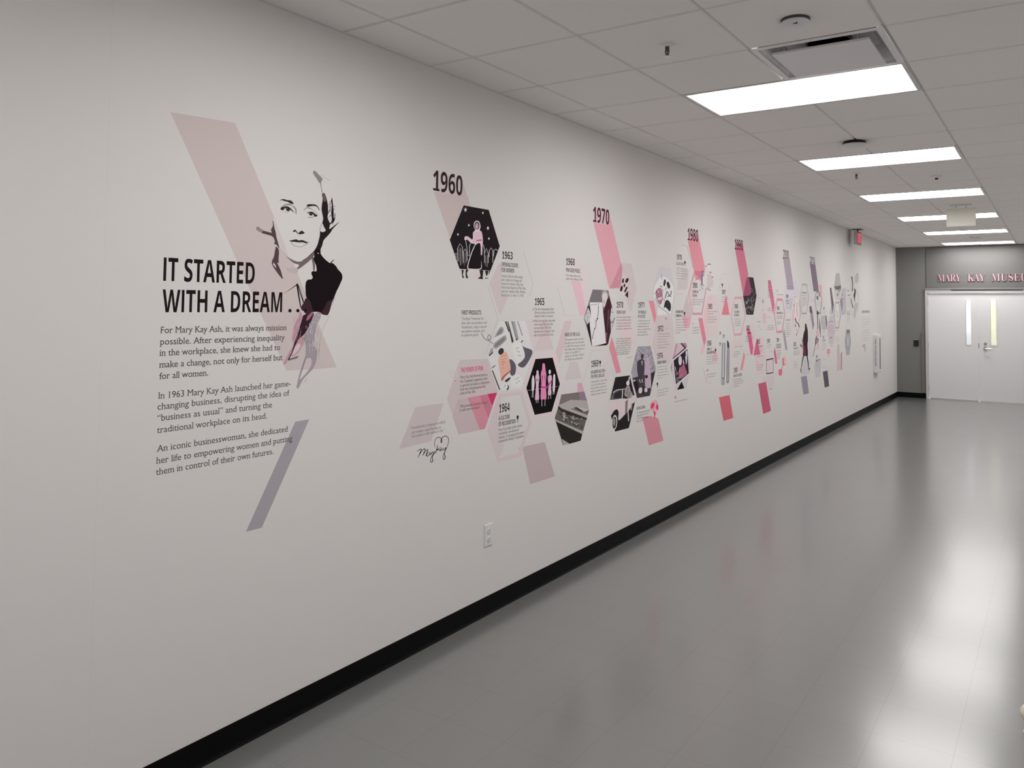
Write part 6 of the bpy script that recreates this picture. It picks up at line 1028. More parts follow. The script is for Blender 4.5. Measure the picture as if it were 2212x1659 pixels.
  ('panel',(239,203,210),0,[('p',[72670,14044,73378,12531,71707,12617,72142,13229])]),
 ]),
 ('pink_note','open pink line corner around a small two line note','wall lettering',None,[
  ('line',(220,177,187),0,[('r',[69605,11933,70440,10507,71734,10490],[69695,11935,70521,10519,71716,10527])]),
  ('pin',(204,146,160),1,[('p',[70734,11712,70691,11610,70587,11574,70483,11624,70440,11731,70483,11832,70587,11869,70691,11820])]),
  ('body_text',(145,139,140),1,[('g',70450,11273,2568,109,84,0),('g',70429,11035,2202,109,85,0)]),
 ]),
 ('mascara_drawing','silver closed mascara tube drawing, the left one','wall picture',None,[
  ('tube',(180,181,188),0,[('s',[74437,14022,74609,14147,74898,14170,75212,14127,75363,13990,75298,12186,75199,10554,75150,10088,74710,10020,74275,10115,74254,10622,74373,12236])]),
  ('tube_rim',(126,127,134),1,[('p',[74437,14022,74586,14058,74511,12229,74369,10776,74277,10783,74373,12236])]),
  ('tube_rim',(126,127,134),1,[('p',[75212,14036,75352,13990,75275,12187,75199,10718,75083,10726])]),
  ('tube_highlight',(231,232,235),2,[('p',[74782,14051,74956,14045,74828,10785,74621,10799])]),
  ('tube_base',(149,150,158),3,[('p',[74277,10783,75199,10738,75199,10595,74265,10630])]),
 ]),
 ('mascara_drawing','dark tipped slim mascara wand drawing, the right one','wall picture',None,[
  ('wand',(159,160,170),1,[('p',[75915,13681,76463,13660,76509,13284,76454,11708,76352,10099,75665,10131,75695,11753,75843,13395])]),
  ('wand_tip',(76,74,77),2,[('s',[75847,14304,76013,14315,76393,14079,76487,13618,76188,13609,75915,13640])]),
  ('wand_rim',(107,108,117),2,[('p',[75843,13395,75962,13390,75860,11743,75807,10305,75677,10315,75695,11753])]),
  ('wand_rim',(107,108,117),2,[('p',[76366,13456,76510,13451,76376,10263,76257,10272])]),
  ('wand_highlight',(231,232,235),3,[('p',[76104,13467,76223,13462,76091,10325,75949,10336])]),
 ]),
 ('squiggle_marks','black squiggle marks above the mascara tubes','wall graphic',None,[
  ('squiggles',(64,62,65),3,[('r',[73622,15203,73971,15177,73673,15063,74066,15060,73667,14930],[73666,15257,74110,15184,73794,15070,74174,15054,73731,14905]),('r',[74105,15265,73876,14946],[74204,15254,73975,14934]),('r',[74590,14896,74946,14868,74642,14754,75043,14750,74636,14619],[74634,14950,75088,14875,74766,14761,75153,14743,74701,14594]),('r',[75083,14957,74849,14635],[75184,14945,74950,14623]),('r',[73585,14166,73933,14136,73636,14025,74028,14018,73631,13892],[73629,14219,74073,14141,73757,14031,74136,14011,73694,13867]),('r',[74067,14222,73839,13906],[74167,14210,73938,13893])]),
 ]),
 ('text_block','text headed 1987 under a goblet, above a red triangle','wall lettering',None,[
  ('goblet_icon',(48,41,45),4,[('p',[74335,19922,74739,19934,74677,19742,74586,19676,74586,19528,74697,19509,74374,19501,74485,19525,74485,19673,74395,19734])]),
  ('year',(48,41,45),4,[('t', 'y', '1987', 74395, 18914, 1069, 426)]),
  ('body_text',(145,139,140),5,[('g',74371,18590,1779,106,86,0),('g',74370,18383,1803,106,87,0),('g',74370,18145,1068,106,88,0)]),
 ]),
 ('pale_hexagon','pale hexagon with a red triangle beneath the 1987 text','wall graphic',None,[
  ('panel',(233,223,224),2,[('p',[76397,20367,77790,18842,76742,16897,74446,16906,73484,18730,75913,18811])]),
  ('red_triangle',(237,141,156),3,[('p',[75582,18888,76562,16877,74366,16886])]),
  ('line',(214,212,211),0,[('r',[74515,20827,75801,20864],[74518,20868,75804,20906])]),
  ('line',(214,212,211),3,[('r',[74298,20821,73554,19132],[74389,20819,73643,19129])]),
 ]),
 ('ring_graphic','pink topped hexagon ring around the 1988 text','wall graphic','hexagon rings around texts',[
  ('ring',(235,181,194),3,[('r',[78069,18714,80358,18750,81369,16744,80124,14736,77874,14743,76894,16766,78069,18714],[78117,18481,80226,18508,81157,16745,79996,14977,78024,14980,77125,16765,78117,18481])]),
 ]),
 ('text_block','text headed 1988 inside the pink topped ring','wall lettering',None,[
  ('year',(48,41,45),4,[('t', 'y', '1988', 77963, 17511, 1103, 446)]),
  ('heading',(133,129,129),5,[('g',77961,17056,1446,246,89,1),('g',77934,16715,1432,246,90,1)]),
  ('body_text',(145,139,140),4,[('g',77920,16407,1995,93,91,0),('g',77907,16183,1943,93,92,0),('g',77905,15968,2071,93,93,0),('g',77892,15751,1980,93,94,0)]),
 ]),
 ('hexagon_picture','dark hexagon photo half covered by a pink tint under 1990','wall picture','hexagonal pictures of the timeline',[
  ('backdrop',(67,57,62),4,[('p',[81854,20862,83980,20871,85052,18946,83903,16857,81663,16865,80607,18841])]),
  ('pink_tint',(171,93,122),5,[('p',[81854,20840,82530,20797,83409,19278,82651,18906,80607,18828])]),
  ('grey_texture',(154,153,153),6,[('r',[81800,17338,81977,17041],[81964,17346,82030,17044]),('r',[83771,19436,83710,19201],[83900,19433,83765,19199]),('r',[83052,17458,83330,17286],[83132,17471,83379,17294]),('r',[83585,18026,83646,17863],[83704,18029,83702,17864]),('r',[82340,17810,82299,17649],[82534,17796,82352,17645]),('r',[84425,19263,84728,19071],[84609,19289,84781,19078]),('r',[81937,18202,82027,17908],[82032,18205,82081,17910]),('r',[82601,17186,82797,17074],[82687,17200,82846,17082]),('r',[81110,18263,81270,18084],[81318,18275,81322,18087]),('r',[82443,17119,82542,16827],[82552,17122,82596,16828]),('r',[83196,18708,83267,18437],[83406,18711,83323,18438]),('r',[81381,18287,81637,18101],[81461,18299,81687,18108]),('r',[84326,18553,84450,18402],[84490,18563,84505,18406]),('r',[81784,17721,81997,17504],[81923,17734,82049,17508]),('r',[83623,17859,83917,17745],[83702,17879,83962,17756]),('r',[83144,18536,83144,18288],[83344,18533,83199,18287]),('r',[83597,19597,83797,19438],[83692,19610,83850,19445]),('r',[83243,18138,83511,17848],[83389,18151,83565,17853]),('r',[82353,18597,82347,18360],[82565,18592,82401,18359]),('r',[83621,17695,83887,17538],[83695,17708,83937,17546]),('r',[83328,17436,83577,17199],[83464,17448,83630,17203]),('r',[83607,18821,83811,18599],[83757,18834,83865,18604]),('r',[81418,17593,81329,17328],[81562,17585,81382,17326]),('r',[84038,17662,84138,17465],[84128,17667,84194,17468]),('r',[83977,19107,84056,18873],[84153,19112,84112,18874]),('r',[83318,19703,83539,19510],[83476,19721,83593,19516]),('r',[81959,18548,82036,18329],[82139,18552,82090,18330]),('r',[82481,17702,82427,17550],[82651,17689,82480,17546]),('r',[81402,17473,81290,17216],[81488,17469,81342,17213]),('r',[83884,18558,84008,18468],[84030,18572,84063,18473])]),
  ('pale_texture',(211,210,210),7,[('r',[83198,17505,83662,17714],[83101,17530,83608,17728]),('r',[82820,17420,83281,17628],[82723,17445,83227,17642]),('r',[82801,17568,83261,17777],[82704,17593,83207,17790]),('r',[83323,17694,83788,17904],[83225,17718,83733,17917]),('r',[81517,17357,81966,17561],[81423,17381,81913,17575]),('r',[83634,18219,84103,18432],[83536,18243,84048,18445]),('r',[81620,18028,82070,18237],[81526,18052,82017,18250]),('r',[81693,17993,82143,18201],[81598,18016,82090,18214]),('r',[81671,18177,82121,18386],[81576,18200,82068,18399]),('r',[81485,17918,81934,18125],[81391,17942,81881,18139]),('r',[82119,17550,82573,17757],[82023,17574,82519,17771]),('r',[82316,18250,82772,18461],[82220,18274,82718,18474]),('r',[83546,17346,84014,17555],[83448,17371,83959,17569]),('r',[82971,18193,83433,18405],[82874,18217,83379,18418])]),
 ]),
 ('bottle_drawing','pale grey pink tall bottle drawing right of the dark hexagon','wall picture',None,[
  ('bottle',(233,223,226),0,[('s',[86910,18525,87283,18646,87654,18394,87945,17507,88318,16944,88229,15818,87394,15178,86140,15111,86214,15293,87024,15371,87410,16667,86747,17133,86682,17920])]),
  ('bottle_stripe',(243,200,210),1,[('p',[86750,17411,87719,17459,87717,17319,86749,17281])]),
  ('bottle_stripe',(243,200,210),1,[('p',[87413,16946,88273,17038,88230,15912,87401,15829])]),
  ('cap_shade',(180,177,179),1,[('s',[87133,18574,87505,18439,87426,18088,86981,18247])]),
  ('print',(180,177,179),2,[('g',86672,16956,1419,46,95,0),('g',86669,16681,1419,46,96,0),('g',86740,16469,1194,46,97,0)]),
 ]),
 ('text_block','tiny captions around the pale tall bottle','wall lettering',None,[
  ('body_text',(102,98,98),1,[('g',85310,16044,1161,119,98,0)]),
  ('body_text',(121,117,117),1,[('g',85379,18693,1237,55,99,0)]),
  ('body_text',(202,193,199),1,[('g',85421,15630,797,119,100,0),('g',85448,15472,768,119,101,0),('g',86140,15177,734,119,102,0)]),
 ]),
 ('pink_strip','slim deep pink strip with grey print lines on its left','wall graphic',None,[
  ('strip',(225,129,158),1,[('p',[89128,20746,90174,20780,91670,17952,90964,16840,89883,18800,89196,19916])]),
  ('print',(145,108,120),2,[('g',89127,20616,857,152,103,0),('g',89124,20356,1014,152,104,0),('g',89119,19979,1330,152,105,0),('g',89068,19574,1534,152,106,0),('g',89034,19279,1963,152,107,0),('g',89031,19013,1723,152,108,0),('g',89028,18790,2203,152,109,0)]),
 ]),
 ('pale_triangle','rose edged triangle below the slim deep pink strip','wall graphic',None,[
  ('panel',(240,224,227),0,[('p',[89956,18419,90964,16840,90722,16553,88925,16564])]),
  ('print',(157,143,148),2,[('g',88936,17510,1166,161,110,0),('g',88933,17261,1481,161,111,0)]),
  ('rule',(112,105,108),1,[('g',88817,16532,1352,75,112,0)]),
 ]),
 ('text_block','three line caption under the rose edged triangle','wall lettering',None,[
  ('icon',(215,208,210),0,[('p',[89118,15995,89081,15895,88993,15855,88907,15897,88872,15998,88909,16098,88996,16138,89083,16096])]),
  ('body_text',(154,141,146),3,[('g',88912,15548,2307,123,113,0),('g',88802,15323,2623,122,114,0),('g',88754,15112,2588,122,115,0)]),
 ]),
 ('pale_triangle','faint pink triangle behind the three line caption','wall graphic',None,[
  ('panel',(235,223,225),0,[('p',[90954,16070,91658,14611,90144,14600,90470,15453])]),
 ]),
 ('ring_graphic','rose hexagon ring around the 1994 text','wall graphic','hexagon rings around texts',[
  ('ring',(228,150,167),2,[('r',[92529,18716,94742,18745,95819,16922,94646,14688,92276,14708,91334,16887,92529,18716],[92591,18457,94602,18479,95506,16923,94446,14931,92410,14943,91624,16886,92591,18457])]),
 ]),
 ('text_block','text headed 1994 inside the rose ring','wall lettering',None,[
  ('year',(48,41,45),3,[('t', 'y', '1994', 92395, 17352, 1076, 464)]),
  ('heading',(130,122,125),4,[('g',92372,16911,2616,234,116,1)]),
  ('body_text',(145,139,140),5,[('g',92335,16598,2597,117,117,0),('g',92332,16375,2340,117,118,0),('g',92326,15941,1661,117,119,0),('g',92323,15725,1999,117,120,0)]),
 ]),
 ('text_block','two line text above the rose ring with a thin mark','wall lettering',None,[
  ('icon',(168,165,165),0,[('p',[92821,19603,92776,19498,92671,19453,92567,19494,92525,19597,92569,19701,92675,19747,92779,19706])]),
  ('body_text',(145,139,139),1,[('g',92567,19142,2576,127,121,0)]),
 ]),
 ('pink_strip','hot pink strip under the 1993 number','wall graphic',None,[
  ('strip',(235,115,153),1,[('p',[81613,15467,82622,15360,83166,14949,83913,13270,83587,12568,83036,12629])]),
  ('pale_hexagon',(236,220,225),0,[('p',[83800,16304,84727,14732,84012,13446,83167,15127])]),
  ('line',(243,243,243),3,[('r',[84783,14463,83782,12563],[84951,14450,83947,12547])]),
  ('rule',(109,103,105),2,[('g',81392,12615,1208,61,122,0)]),
 ]),
 ('text_block','text headed 1993 over the hot pink strip','wall lettering',None,[
  ('year',(48,41,45),2,[('t', 'y', '1993', 81651, 15225, 1079, 506)]),
  ('heading',(145,62,89),3,[('g',82009,14818,1155,203,123,1)]),
  ('body_text',(154,127,136),4,[('g',81512,14536,2509,114,124,0),('g',81511,14289,2509,114,125,0),('g',81482,14055,1813,114,126,0)]),
 ]),
 ('pale_hexagon','pink hexagon with a hot pink triangle behind the 1992 text','wall graphic',None,[
  ('panel',(236,219,223),1,[('p',[85458,14459,87510,14435,88438,12878,88188,12266,87326,10331,85000,10496,84209,12500])]),
  ('hot_triangle',(232,115,146),2,[('p',[85051,14383,85618,13706,86288,12480,83906,12499])]),
 ]),
 ('text_block','text headed 1992 on the hot pink triangle','wall lettering',None,[
  ('year',(48,41,45),3,[('t', 'y', '1992', 85087, 13673, 1111, 508)]),
  ('heading',(168,134,146),4,[('g',85083,13255,1992,236,127,1)]),
  ('body_text',(168,146,156),5,[('g',85061,12950,2234,121,128,0),('g',85059,12729,1740,121,129,0),('g',84962,12505,1443,121,130,0),('g',85055,12269,2233,121,131,0)]),
  ('body_text',(168,134,146),2,[('g',84951,11280,2326,121,132,0),('g',85005,11044,2170,121,133,0),('g',85041,10805,1640,121,134,0)]),
  ('icon',(216,181,194),2,[('p',[85182,11650,85153,11558,85086,11523,85019,11565,84992,11661,85021,11753,85088,11788,85155,11746])]),
 ]),
 ('text_block','text headed 1995 above the tablet drawing','wall lettering',None,[
  ('year',(48,41,45),0,[('t', 'y', '1995', 88660, 13630, 1112, 493)]),
  ('body_text',(145,139,140),1,[('g',88626,13362,1896,103,135,0),('g',88623,13110,1111,103,136,0)]),
  ('rule',(109,103,105),0,[('g',89572,12591,1178,66,137,0)]),
 ]),
 ('text_block','text headed 1996 with lines under the rose ring','wall lettering',None,[
  ('icon',(225,220,222),0,[('p',[92945,14336,92900,14247,92795,14212,92690,14252,92648,14343,92693,14432,92798,14466,92903,14426])]),
  ('year',(48,41,45),1,[('t', 'y', '1996', 92261, 13643, 989, 466)]),
  ('heading',(145,139,141),2,[('g',92206,13181,1824,243,138,1),('g',92153,12890,2041,242,139,1)]),
  ('body_text',(145,139,140),3,[('g',92214,12556,1835,129,140,0),('g',92276,12294,1769,129,141,0),('g',92273,12111,1657,129,142,0),('g',92336,11907,1479,129,143,0),('g',92332,11687,1145,129,144,0)]),
 ]),
 ('pink_strip','narrow deep pink sliver left of the 1996 text','wall graphic',None,[
  ('strip',(228,117,144),1,[('p',[91572,13071,91953,12541,92521,11143,91826,11129,91179,12510])]),
  ('pale_part',(235,216,221),0,[('p',[92081,13957,92292,13497,91572,13071])]),
 ]),
 ('tablet_drawing','tablet drawing with black ends and a pink screen','wall picture',None,[
  ('screen',(234,218,222),2,[('p',[88425,11755,91021,11781,91000,10218,88407,10248])]),
  ('black_edge',(55,41,48),3,[('p',[88426,11849,91022,11858,91020,11737,88424,11705])]),
  ('black_edge',(55,41,48),3,[('p',[88408,10291,91000,10237,90999,10141,88407,10173])]),
  ('rim_strip',(112,103,110),4,[('p',[88365,11852,88507,11845,88488,10168,88346,10177])]),
  ('rim_strip',(112,103,110),4,[('p',[90915,11850,91064,11843,91042,10139,90893,10148])]),
  ('speaker',(180,170,177),5,[('r',[90670,11557,90988,11560],[90645,11596,90963,11599])]),
 ]),
 ('pale_hexagon','pale mauve hexagon below the tablet drawing','wall graphic',None,[
  ('panel',(229,219,223),0,[('p',[87006,9984,88566,9969,91595,9955,90722,8392,89366,8377,88558,9253,87058,9304])]),
  ('rule',(116,110,113),2,[('g',89365,8352,1356,88,145,0)]),
 ]),
 ('peach_triangle','pale peach triangle and coral sliver right of the mascara wand','wall graphic',None,[
  ('pale_peach',(236,221,219),0,[('p',[77741,14385,79838,14409,80780,13018,80170,12641,79661,13582,78315,13633,77649,12479,76838,12464])]),
  ('coral_sliver',(243,162,167),1,[('p',[80833,13103,81214,12476,80367,11133,79646,11138,80339,12172])]),
 ]),
 ('text_block','small caption on the pale peach triangle','wall lettering',None,[
  ('icon',(225,214,214),1,[('p',[78068,14009,78044,13914,77985,13876,77927,13918,77903,14014,77928,14109,77986,14147,78045,14105])]),
  ('body_text',(133,127,127),1,[('g',77983,13581,2539,79,146,0)]),
  ('body_text',(145,139,140),2,[('g',77816,13061,1706,112,147,0),('g',77782,12844,1841,112,148,0),('g',77748,12626,1314,112,149,0)]),
 ]),
 ('text_block','text headed 1989 under the coral sliver','wall lettering',None,[
  ('year',(48,41,45),0,[('t', 'y', '1989', 77740, 11008, 1127, 516)]),
  ('heading',(145,131,134),1,[('g',77705,10571,2624,269,150,1)]),
  ('body_text',(145,139,140),2,[('g',77703,10282,2451,112,151,0),('g',77669,10044,3003,112,152,0),('g',77668,9822,2863,112,153,0),('g',77634,9592,1747,112,154,0)]),
 ]),
 ('hexagon_outline','thin pale line running down to the coral block','wall graphic',None,[
  ('line',(211,208,208),0,[('r',[77509,10532,76454,8950],[77605,10518,76548,8934])]),
 ]),
 ('compact_drawing','peach and pink compact with lipstick drawing','wall picture',None,[
  ('peach_ring',(243,208,201),0,[('p',[96340,11030,96221,10752,95994,10517,95686,10353,95337,10281,94987,10308,94680,10430,94451,10631,94327,10888,94322,11170,94437,11444,94658,11678,94960,11844,95308,11921,95659,11899,95972,11780,96207,11578,96335,11318])]),
  ('inner_dark',(211,136,151),1,[('s',[94714,11695,95283,11535,95162,11143,95502,10858,95384,10632,94814,10765,94595,11305])]),
  ('pale_inner',(243,231,231),2,[('p',[94471,10653,95965,10832,95725,10313,94694,10376])]),
  ('lipstick',(237,124,151),3,[('s',[93059,10378,93793,10398,94466,10311,94345,9772,93715,9664,93118,9821])]),
  ('lipstick',(237,124,151),4,[('r',[94316,10314,94842,10612],[94031,10370,94554,10667])]),
 ]),
 ('grey_slash','plain grey slash to the right of the rose ring','wall graphic',None,[
  ('slash',(171,172,179),0,[('p',[95306,15198,95542,14818,96731,12569,95819,12596,94850,14584])]),
 ]),
 ('pale_hexagon','lavender hexagon below the grey lavender 2000 band','wall graphic',None,[
  ('panel',(227,223,231),0,[('p',[96213,20800,100878,20998,102095,19387,99333,18677,98383,16915,96063,16922,95091,19125])]),
  ('darker_part',(214,208,219),1,[('p',[97512,18808,99336,18858,98205,17121,97852,17634])]),
 ]),
 ('text_block','text headed 1999 on the lavender hexagon','wall lettering',None,[
  ('top_line',(154,143,158),2,[('g',96291,20167,2884,172,155,0),('g',96374,19888,2981,172,156,0)]),
  ('year',(48,41,45),1,[('t', 'y', '1999', 96093, 18811, 1097, 455)]),
  ('heading',(154,146,160),2,[('g',96086,18373,1275,252,157,1),('g',96081,18057,1418,252,158,1)]),
  ('body_text',(145,139,140),2,[('g',96076,17749,2231,101,159,0),('g',96073,17529,1598,101,160,0)]),
 ]),
 ('text_block','long grey paragraph between the rose ring and the hand picture','wall lettering',None,[
  ('heading',(154,148,153),0,[('g',96049,16060,1993,211,161,1)]),
  ('body_text',(145,139,140),1,[('g',96009,15744,1991,101,162,0),('g',96005,15517,1451,101,163,0),('g',95984,15301,2098,101,164,0),('g',95981,15084,2008,101,165,0),('g',95960,14862,2242,100,166,0),('g',95939,14633,2078,100,167,0),('g',95935,14405,2313,100,168,0),('g',95931,14162,1502,100,169,0)]),
 ]),
 ('hexagon_picture','pale pink hexagon picture of reaching arms in dark lines','wall picture','hexagonal pictures of the timeline',[
  ('backdrop',(241,230,230),2,[('p',[99708,18838,102026,18816,102768,16903,100843,14129,100095,14513,98598,16657])]),
  ('pink_tint',(243,203,213),3,[('p',[99131,17742,99704,16600,99634,14783,98598,16657])]),
  ('pink_tint',(243,203,213),3,[('p',[101889,18761,102546,17543,102362,16160,101954,17117])]),
  ('dark_stroke',(76,43,50),4,[('r',[99397,18049,99613,17742],[99805,18062,99762,17746])]),
  ('dark_stroke',(76,43,50),4,[('r',[100001,16381,100053,16292,100124,16161,100229,16018,100387,15892,100638,15799,100933,15733,101192,15678,101372,15616,101493,15521,101582,15402,101642,15287,101688,15206],[100372,16395,100424,16305,100495,16176,100593,16042,100722,15937,100905,15871,101162,15815,101455,15751,101708,15663,101864,15545,101961,15415,102024,15297,102069,15217])]),
  ('dark_stroke',(76,43,50),5,[('r',[100098,15661,100015,15245],[100398,15653,100315,15236])]),
  ('dark_stroke',(76,43,50),3,[('r',[100527,14450,100521,14137],[100792,14444,100786,14130])]),
  ('grey_contour',(180,153,158),5,[('r',[99997,18741,99892,18579,99738,18347,99593,18088,99513,17848,99533,17615,99615,17374,99712,17161,99777,17012],[100163,18735,100058,18573,99904,18341,99759,18084,99680,17847,99700,17618,99782,17379,99879,17167,99944,17018])]),
  ('grey_contour',(180,153,158),3,[('r',[100827,18328,100805,18168,100770,17940,100745,17681,100753,17432,100814,17176,100911,16902,101010,16656,101078,16484],[101017,18328,100995,18168,100960,17939,100935,17682,100943,17435,101004,17181,101101,16907,101200,16661,101268,16489])]),
  ('grey_contour',(180,153,158),5,[('r',[101793,18703,101908,18488,102076,18178,102243,17840,102351,17540,102390,17294,102388,17067,102348,16852,102275,16642,102141,16419,101954,16193,101769,15994,101643,15855],[101984,18713,102099,18498,102269,18188,102436,17847,102546,17545,102585,17296,102583,17066,102543,16848,102468,16634,102332,16408,102143,16179,101957,15980,101830,15841])]),
  ('grey_contour',(180,153,158),4,[('r',[100312,15124,100432,15049,100608,14943,100773,14822,100863,14703,100843,14571,100752,14423,100644,14287,100571,14193],[100466,15141,100586,15066,100765,14958,100937,14832,101034,14703,101013,14563,100920,14411,100810,14274,100738,14179])]),
  ('grey_contour',(180,153,158),5,[('r',[101804,15218,101061,14496],[101953,15205,101208,14481])]),
  ('rule',(133,127,127),1,[('g',99710,18985,1320,73,170,0)]),
 ]),
 ('ring_graphic','narrow grey hexagon ring filled with lines of print','wall graphic','hexagon rings around texts',[
  ('ring',(197,195,197),0,[('r',[103332,20804,105819,20811,106651,18958,105486,16840,103152,16820,102213,18844,103332,20804],[103425,20527,105607,20542,106275,18953,105287,17085,103355,17061,102564,18848,103425,20527])]),
 ]),
 ('text_block','print inside the narrow grey ring beside the 2010 band','wall lettering',None,[
  ('heading',(145,141,144),1,[('g',103265,19497,2320,236,171,1)]),
  ('body_text',(145,139,140),2,[('g',103201,19235,2276,107,172,0),('g',103196,18998,2481,107,173,0),('g',103152,18770,2520,107,174,0),('g',103147,18549,2664,107,175,0),('g',103143,18321,2519,107,176,0),('g',103138,18098,2416,107,177,0),('g',103134,17865,1196,107,178,0)]),
  ('lower_line',(168,165,167),1,[('g',103114,16881,2414,150,179,0)]),
  ('rule',(121,117,120),0,[('g',103204,16490,1096,64,180,0)]),
 ]),
 ('violet_streak','slim dark violet streak right of the narrow grey ring','wall graphic',None,[
  ('streak',(161,155,177),0,[('p',[106907,17885,107859,17890,108585,16887,109309,15423,108533,14652,107815,16000])]),
  ('dark_top',(116,110,120),1,[('p',[106907,17885,107859,17890,108483,17110,108263,16887,106995,17112])]),
  ('print',(180,177,184),1,[('g',106773,16560,2346,88,181,0),('g',106725,16314,2171,88,182,0),('g',106553,16066,2554,88,183,0)]),
  ('rule',(116,112,115),2,[('g',107663,18624,1288,67,184,0),('g',107671,14363,962,66,185,0)]),
 ]),
 ('woman_silhouette','dark ink silhouette of a walking woman in high heels','wall picture',None,[
  ('body',(59,42,48),0,[('s',[104691,15489,104938,15659,105303,15562,105622,15148,106002,14649,106081,13554,105818,12853,106003,11864,105828,11439,103673,11576,103781,12281,104131,12805,103403,13206,103859,14157,104167,14526,104576,14841])]),
  ('wine_dress',(135,60,91),2,[('p',[103348,13421,103750,13677,104231,12801,104827,12347,105219,11681,105012,11513,103993,11596,103913,11954,103622,12288,103533,12827])]),
  ('wine_specks',(168,100,127),1,[('p',[103576,12866,103515,12807,103397,12812,103338,12874,103399,12933,103518,12929]),('p',[103278,12868,103217,12793,103099,12797,103042,12876,103102,12951,103220,12947]),('p',[103791,12068,103730,11997,103611,12003,103553,12078,103614,12149,103733,12144]),('p',[103846,12046,103784,11964,103665,11969,103607,12056,103668,12138,103788,12133]),('p',[103888,12922,103827,12852,103707,12856,103649,12931,103710,13001,103830,12997]),('p',[103762,12026,103701,11954,103582,11959,103524,12036,103585,12109,103704,12104]),('p',[103619,13366,103558,13311,103439,13315,103381,13374,103441,13429,103560,13425]),('p',[103446,12426,103385,12351,103267,12356,103209,12436,103270,12510,103388,12506]),('p',[103406,12713,103345,12635,103227,12640,103169,12722,103230,12800,103348,12796]),('p',[103561,13553,103500,13485,103381,13489,103323,13560,103384,13628,103503,13625]),('p',[103556,13459,103496,13405,103377,13409,103319,13466,103379,13519,103498,13516]),('p',[103275,13458,103214,13398,103096,13402,103038,13465,103098,13524,103217,13521]),('p',[103358,13730,103297,13665,103179,13668,103121,13737,103181,13802,103300,13799]),('p',[104003,12110,103942,12056,103822,12061,103764,12120,103824,12174,103944,12169])]),
  ('dark_skirt',(71,46,55),4,[('p',[104329,12690,105754,12746,105941,11866,105558,11597,104741,11490,104822,12131])]),
  ('bag',(90,74,84),2,[('s',[102302,13136,102748,12961,103134,12628,102839,12639,102414,12867])]),
  ('lower_limb',(43,31,37),3,[('r',[103679,11625,103154,10863,102551,9902],[104200,11573,103529,10825,102782,9877])]),
  ('lower_limb',(43,31,37),4,[('r',[102459,9904,102486,9542,102885,9314],[102875,9876,102781,9535,103052,9324])]),
  ('lower_limb',(43,31,37),3,[('r',[105233,11528,105878,10484,106342,9661],[105772,11525,106287,10478,106616,9654])]),
  ('lower_limb',(43,31,37),4,[('p',[106232,9760,107178,9747,106557,9419])]),
 ]),
 ('pale_hexagon','lavender hexagon behind the walking woman silhouette','wall graphic',None,[
  ('panel',(219,215,221),1,[('p',[104194,11014,105005,11189,106215,10256,107165,9176,105501,8994,103357,9052,102969,9340])]),
  ('side_part',(226,223,229),0,[('p',[106295,13821,107343,13903,108151,12103,108330,10581,106631,10232,106240,11361])]),
 ]),
 ('text_block','text headed 2005 left of the walking woman silhouette','wall lettering',None,[
  ('year',(48,41,45),0,[('t', 'y', '2005', 99321, 12887, 1120, 496)]),
  ('heading',(154,148,153),1,[('g',99314,12483,2011,237,186,1)]),
  ('body_text',(145,139,140),2,[('g',99216,12187,2932,103,187,0),('g',99249,11951,2894,103,188,0)]),
  ('body_text',(180,175,179),3,[('g',99381,11772,2726,124,189,0),('g',99440,10941,1121,124,190,0),('g',99312,10668,1623,124,191,0),('g',99259,10430,2180,124,192,0),('g',99303,10170,1749,124,193,0)]),
 ]),
 ('ring_graphic','grey and rose hexagon ring just right of the 2010 band','wall graphic','hexagon rings around texts',[
  ('ring',(180,177,183),1,[('r',[110286,19860,111858,19979,113857,18882,112644,16816,110477,16795,109470,18884,110286,19860],[110547,19638,111738,19717,113321,18876,112285,17077,110706,17050,109953,18890,110547,19638])]),
  ('rose_part',(243,177,182),2,[('p',[111994,20845,113304,20882,113501,19518,113949,18825,113611,18413,112755,19332,112315,20017])]),
  ('dark_figure',(126,119,127),2,[('s',[110604,19240,111165,19335,111608,19026,111376,18794,110705,18843])]),
  ('dark_figure',(126,119,127),3,[('r',[111789,19948,111770,19201],[112153,19956,112134,19206])]),
  ('print',(168,165,170),3,[('g',110808,18518,2041,91,194,0),('g',110691,18288,2268,91,195,0),('g',110730,18058,1992,91,196,0)]),
 ]),
 ('dark_slash','dark slash sloping right in the farthest cluster','wall graphic',None,[
  ('slash',(119,112,116),1,[('p',[118056,20591,119011,20645,119733,19321,120569,18107,119708,16793,119036,18098])]),
  ('violet_end',(135,124,151),2,[('p',[119110,18038,120516,18076,119760,16823])]),
  ('lavender_part',(205,200,210),0,[('p',[118730,17975,119184,17977,119759,16793,117697,16770])]),
  ('print',(180,177,179),3,[('g',119417,19854,1154,146,197,0),('g',120045,19522,774,147,198,0),('g',120166,19276,516,147,199,0)]),
 ]),
 ('hexagon_picture','small grey hexagon picture with dark crowd, second farthest','wall picture','hexagonal pictures of the timeline',[
  ('backdrop',(192,190,184),2,[('p',[121970,22904,124113,22940,125196,20926,123981,18914,121530,18916,120677,20809])]),
  ('crowd',(126,119,120),3,[('p',[120731,20872,125092,21113,125084,20859,123220,20374,121370,20518])]),
  ('maroon_corner',(154,108,117),5,[('p',[124325,21092,125199,20989,124569,20215,124168,20458])]),
  ('pale_part',(211,210,209),4,[('p',[120974,20324,123216,20249,124430,20149,123928,18932,121583,18929])]),
  ('dark_detail',(135,129,129),5,[('s',[122536,19861,123338,19876,123057,19496,122526,19550])]),
  ('dark_detail',(135,129,129),6,[('r',[124001,20351,123181,20021],[124326,20313,123503,19982])]),
 ]),
 ('ring_graphic','farthest grey hexagon ring with dark top bar','wall graphic','hexagon rings around texts',[
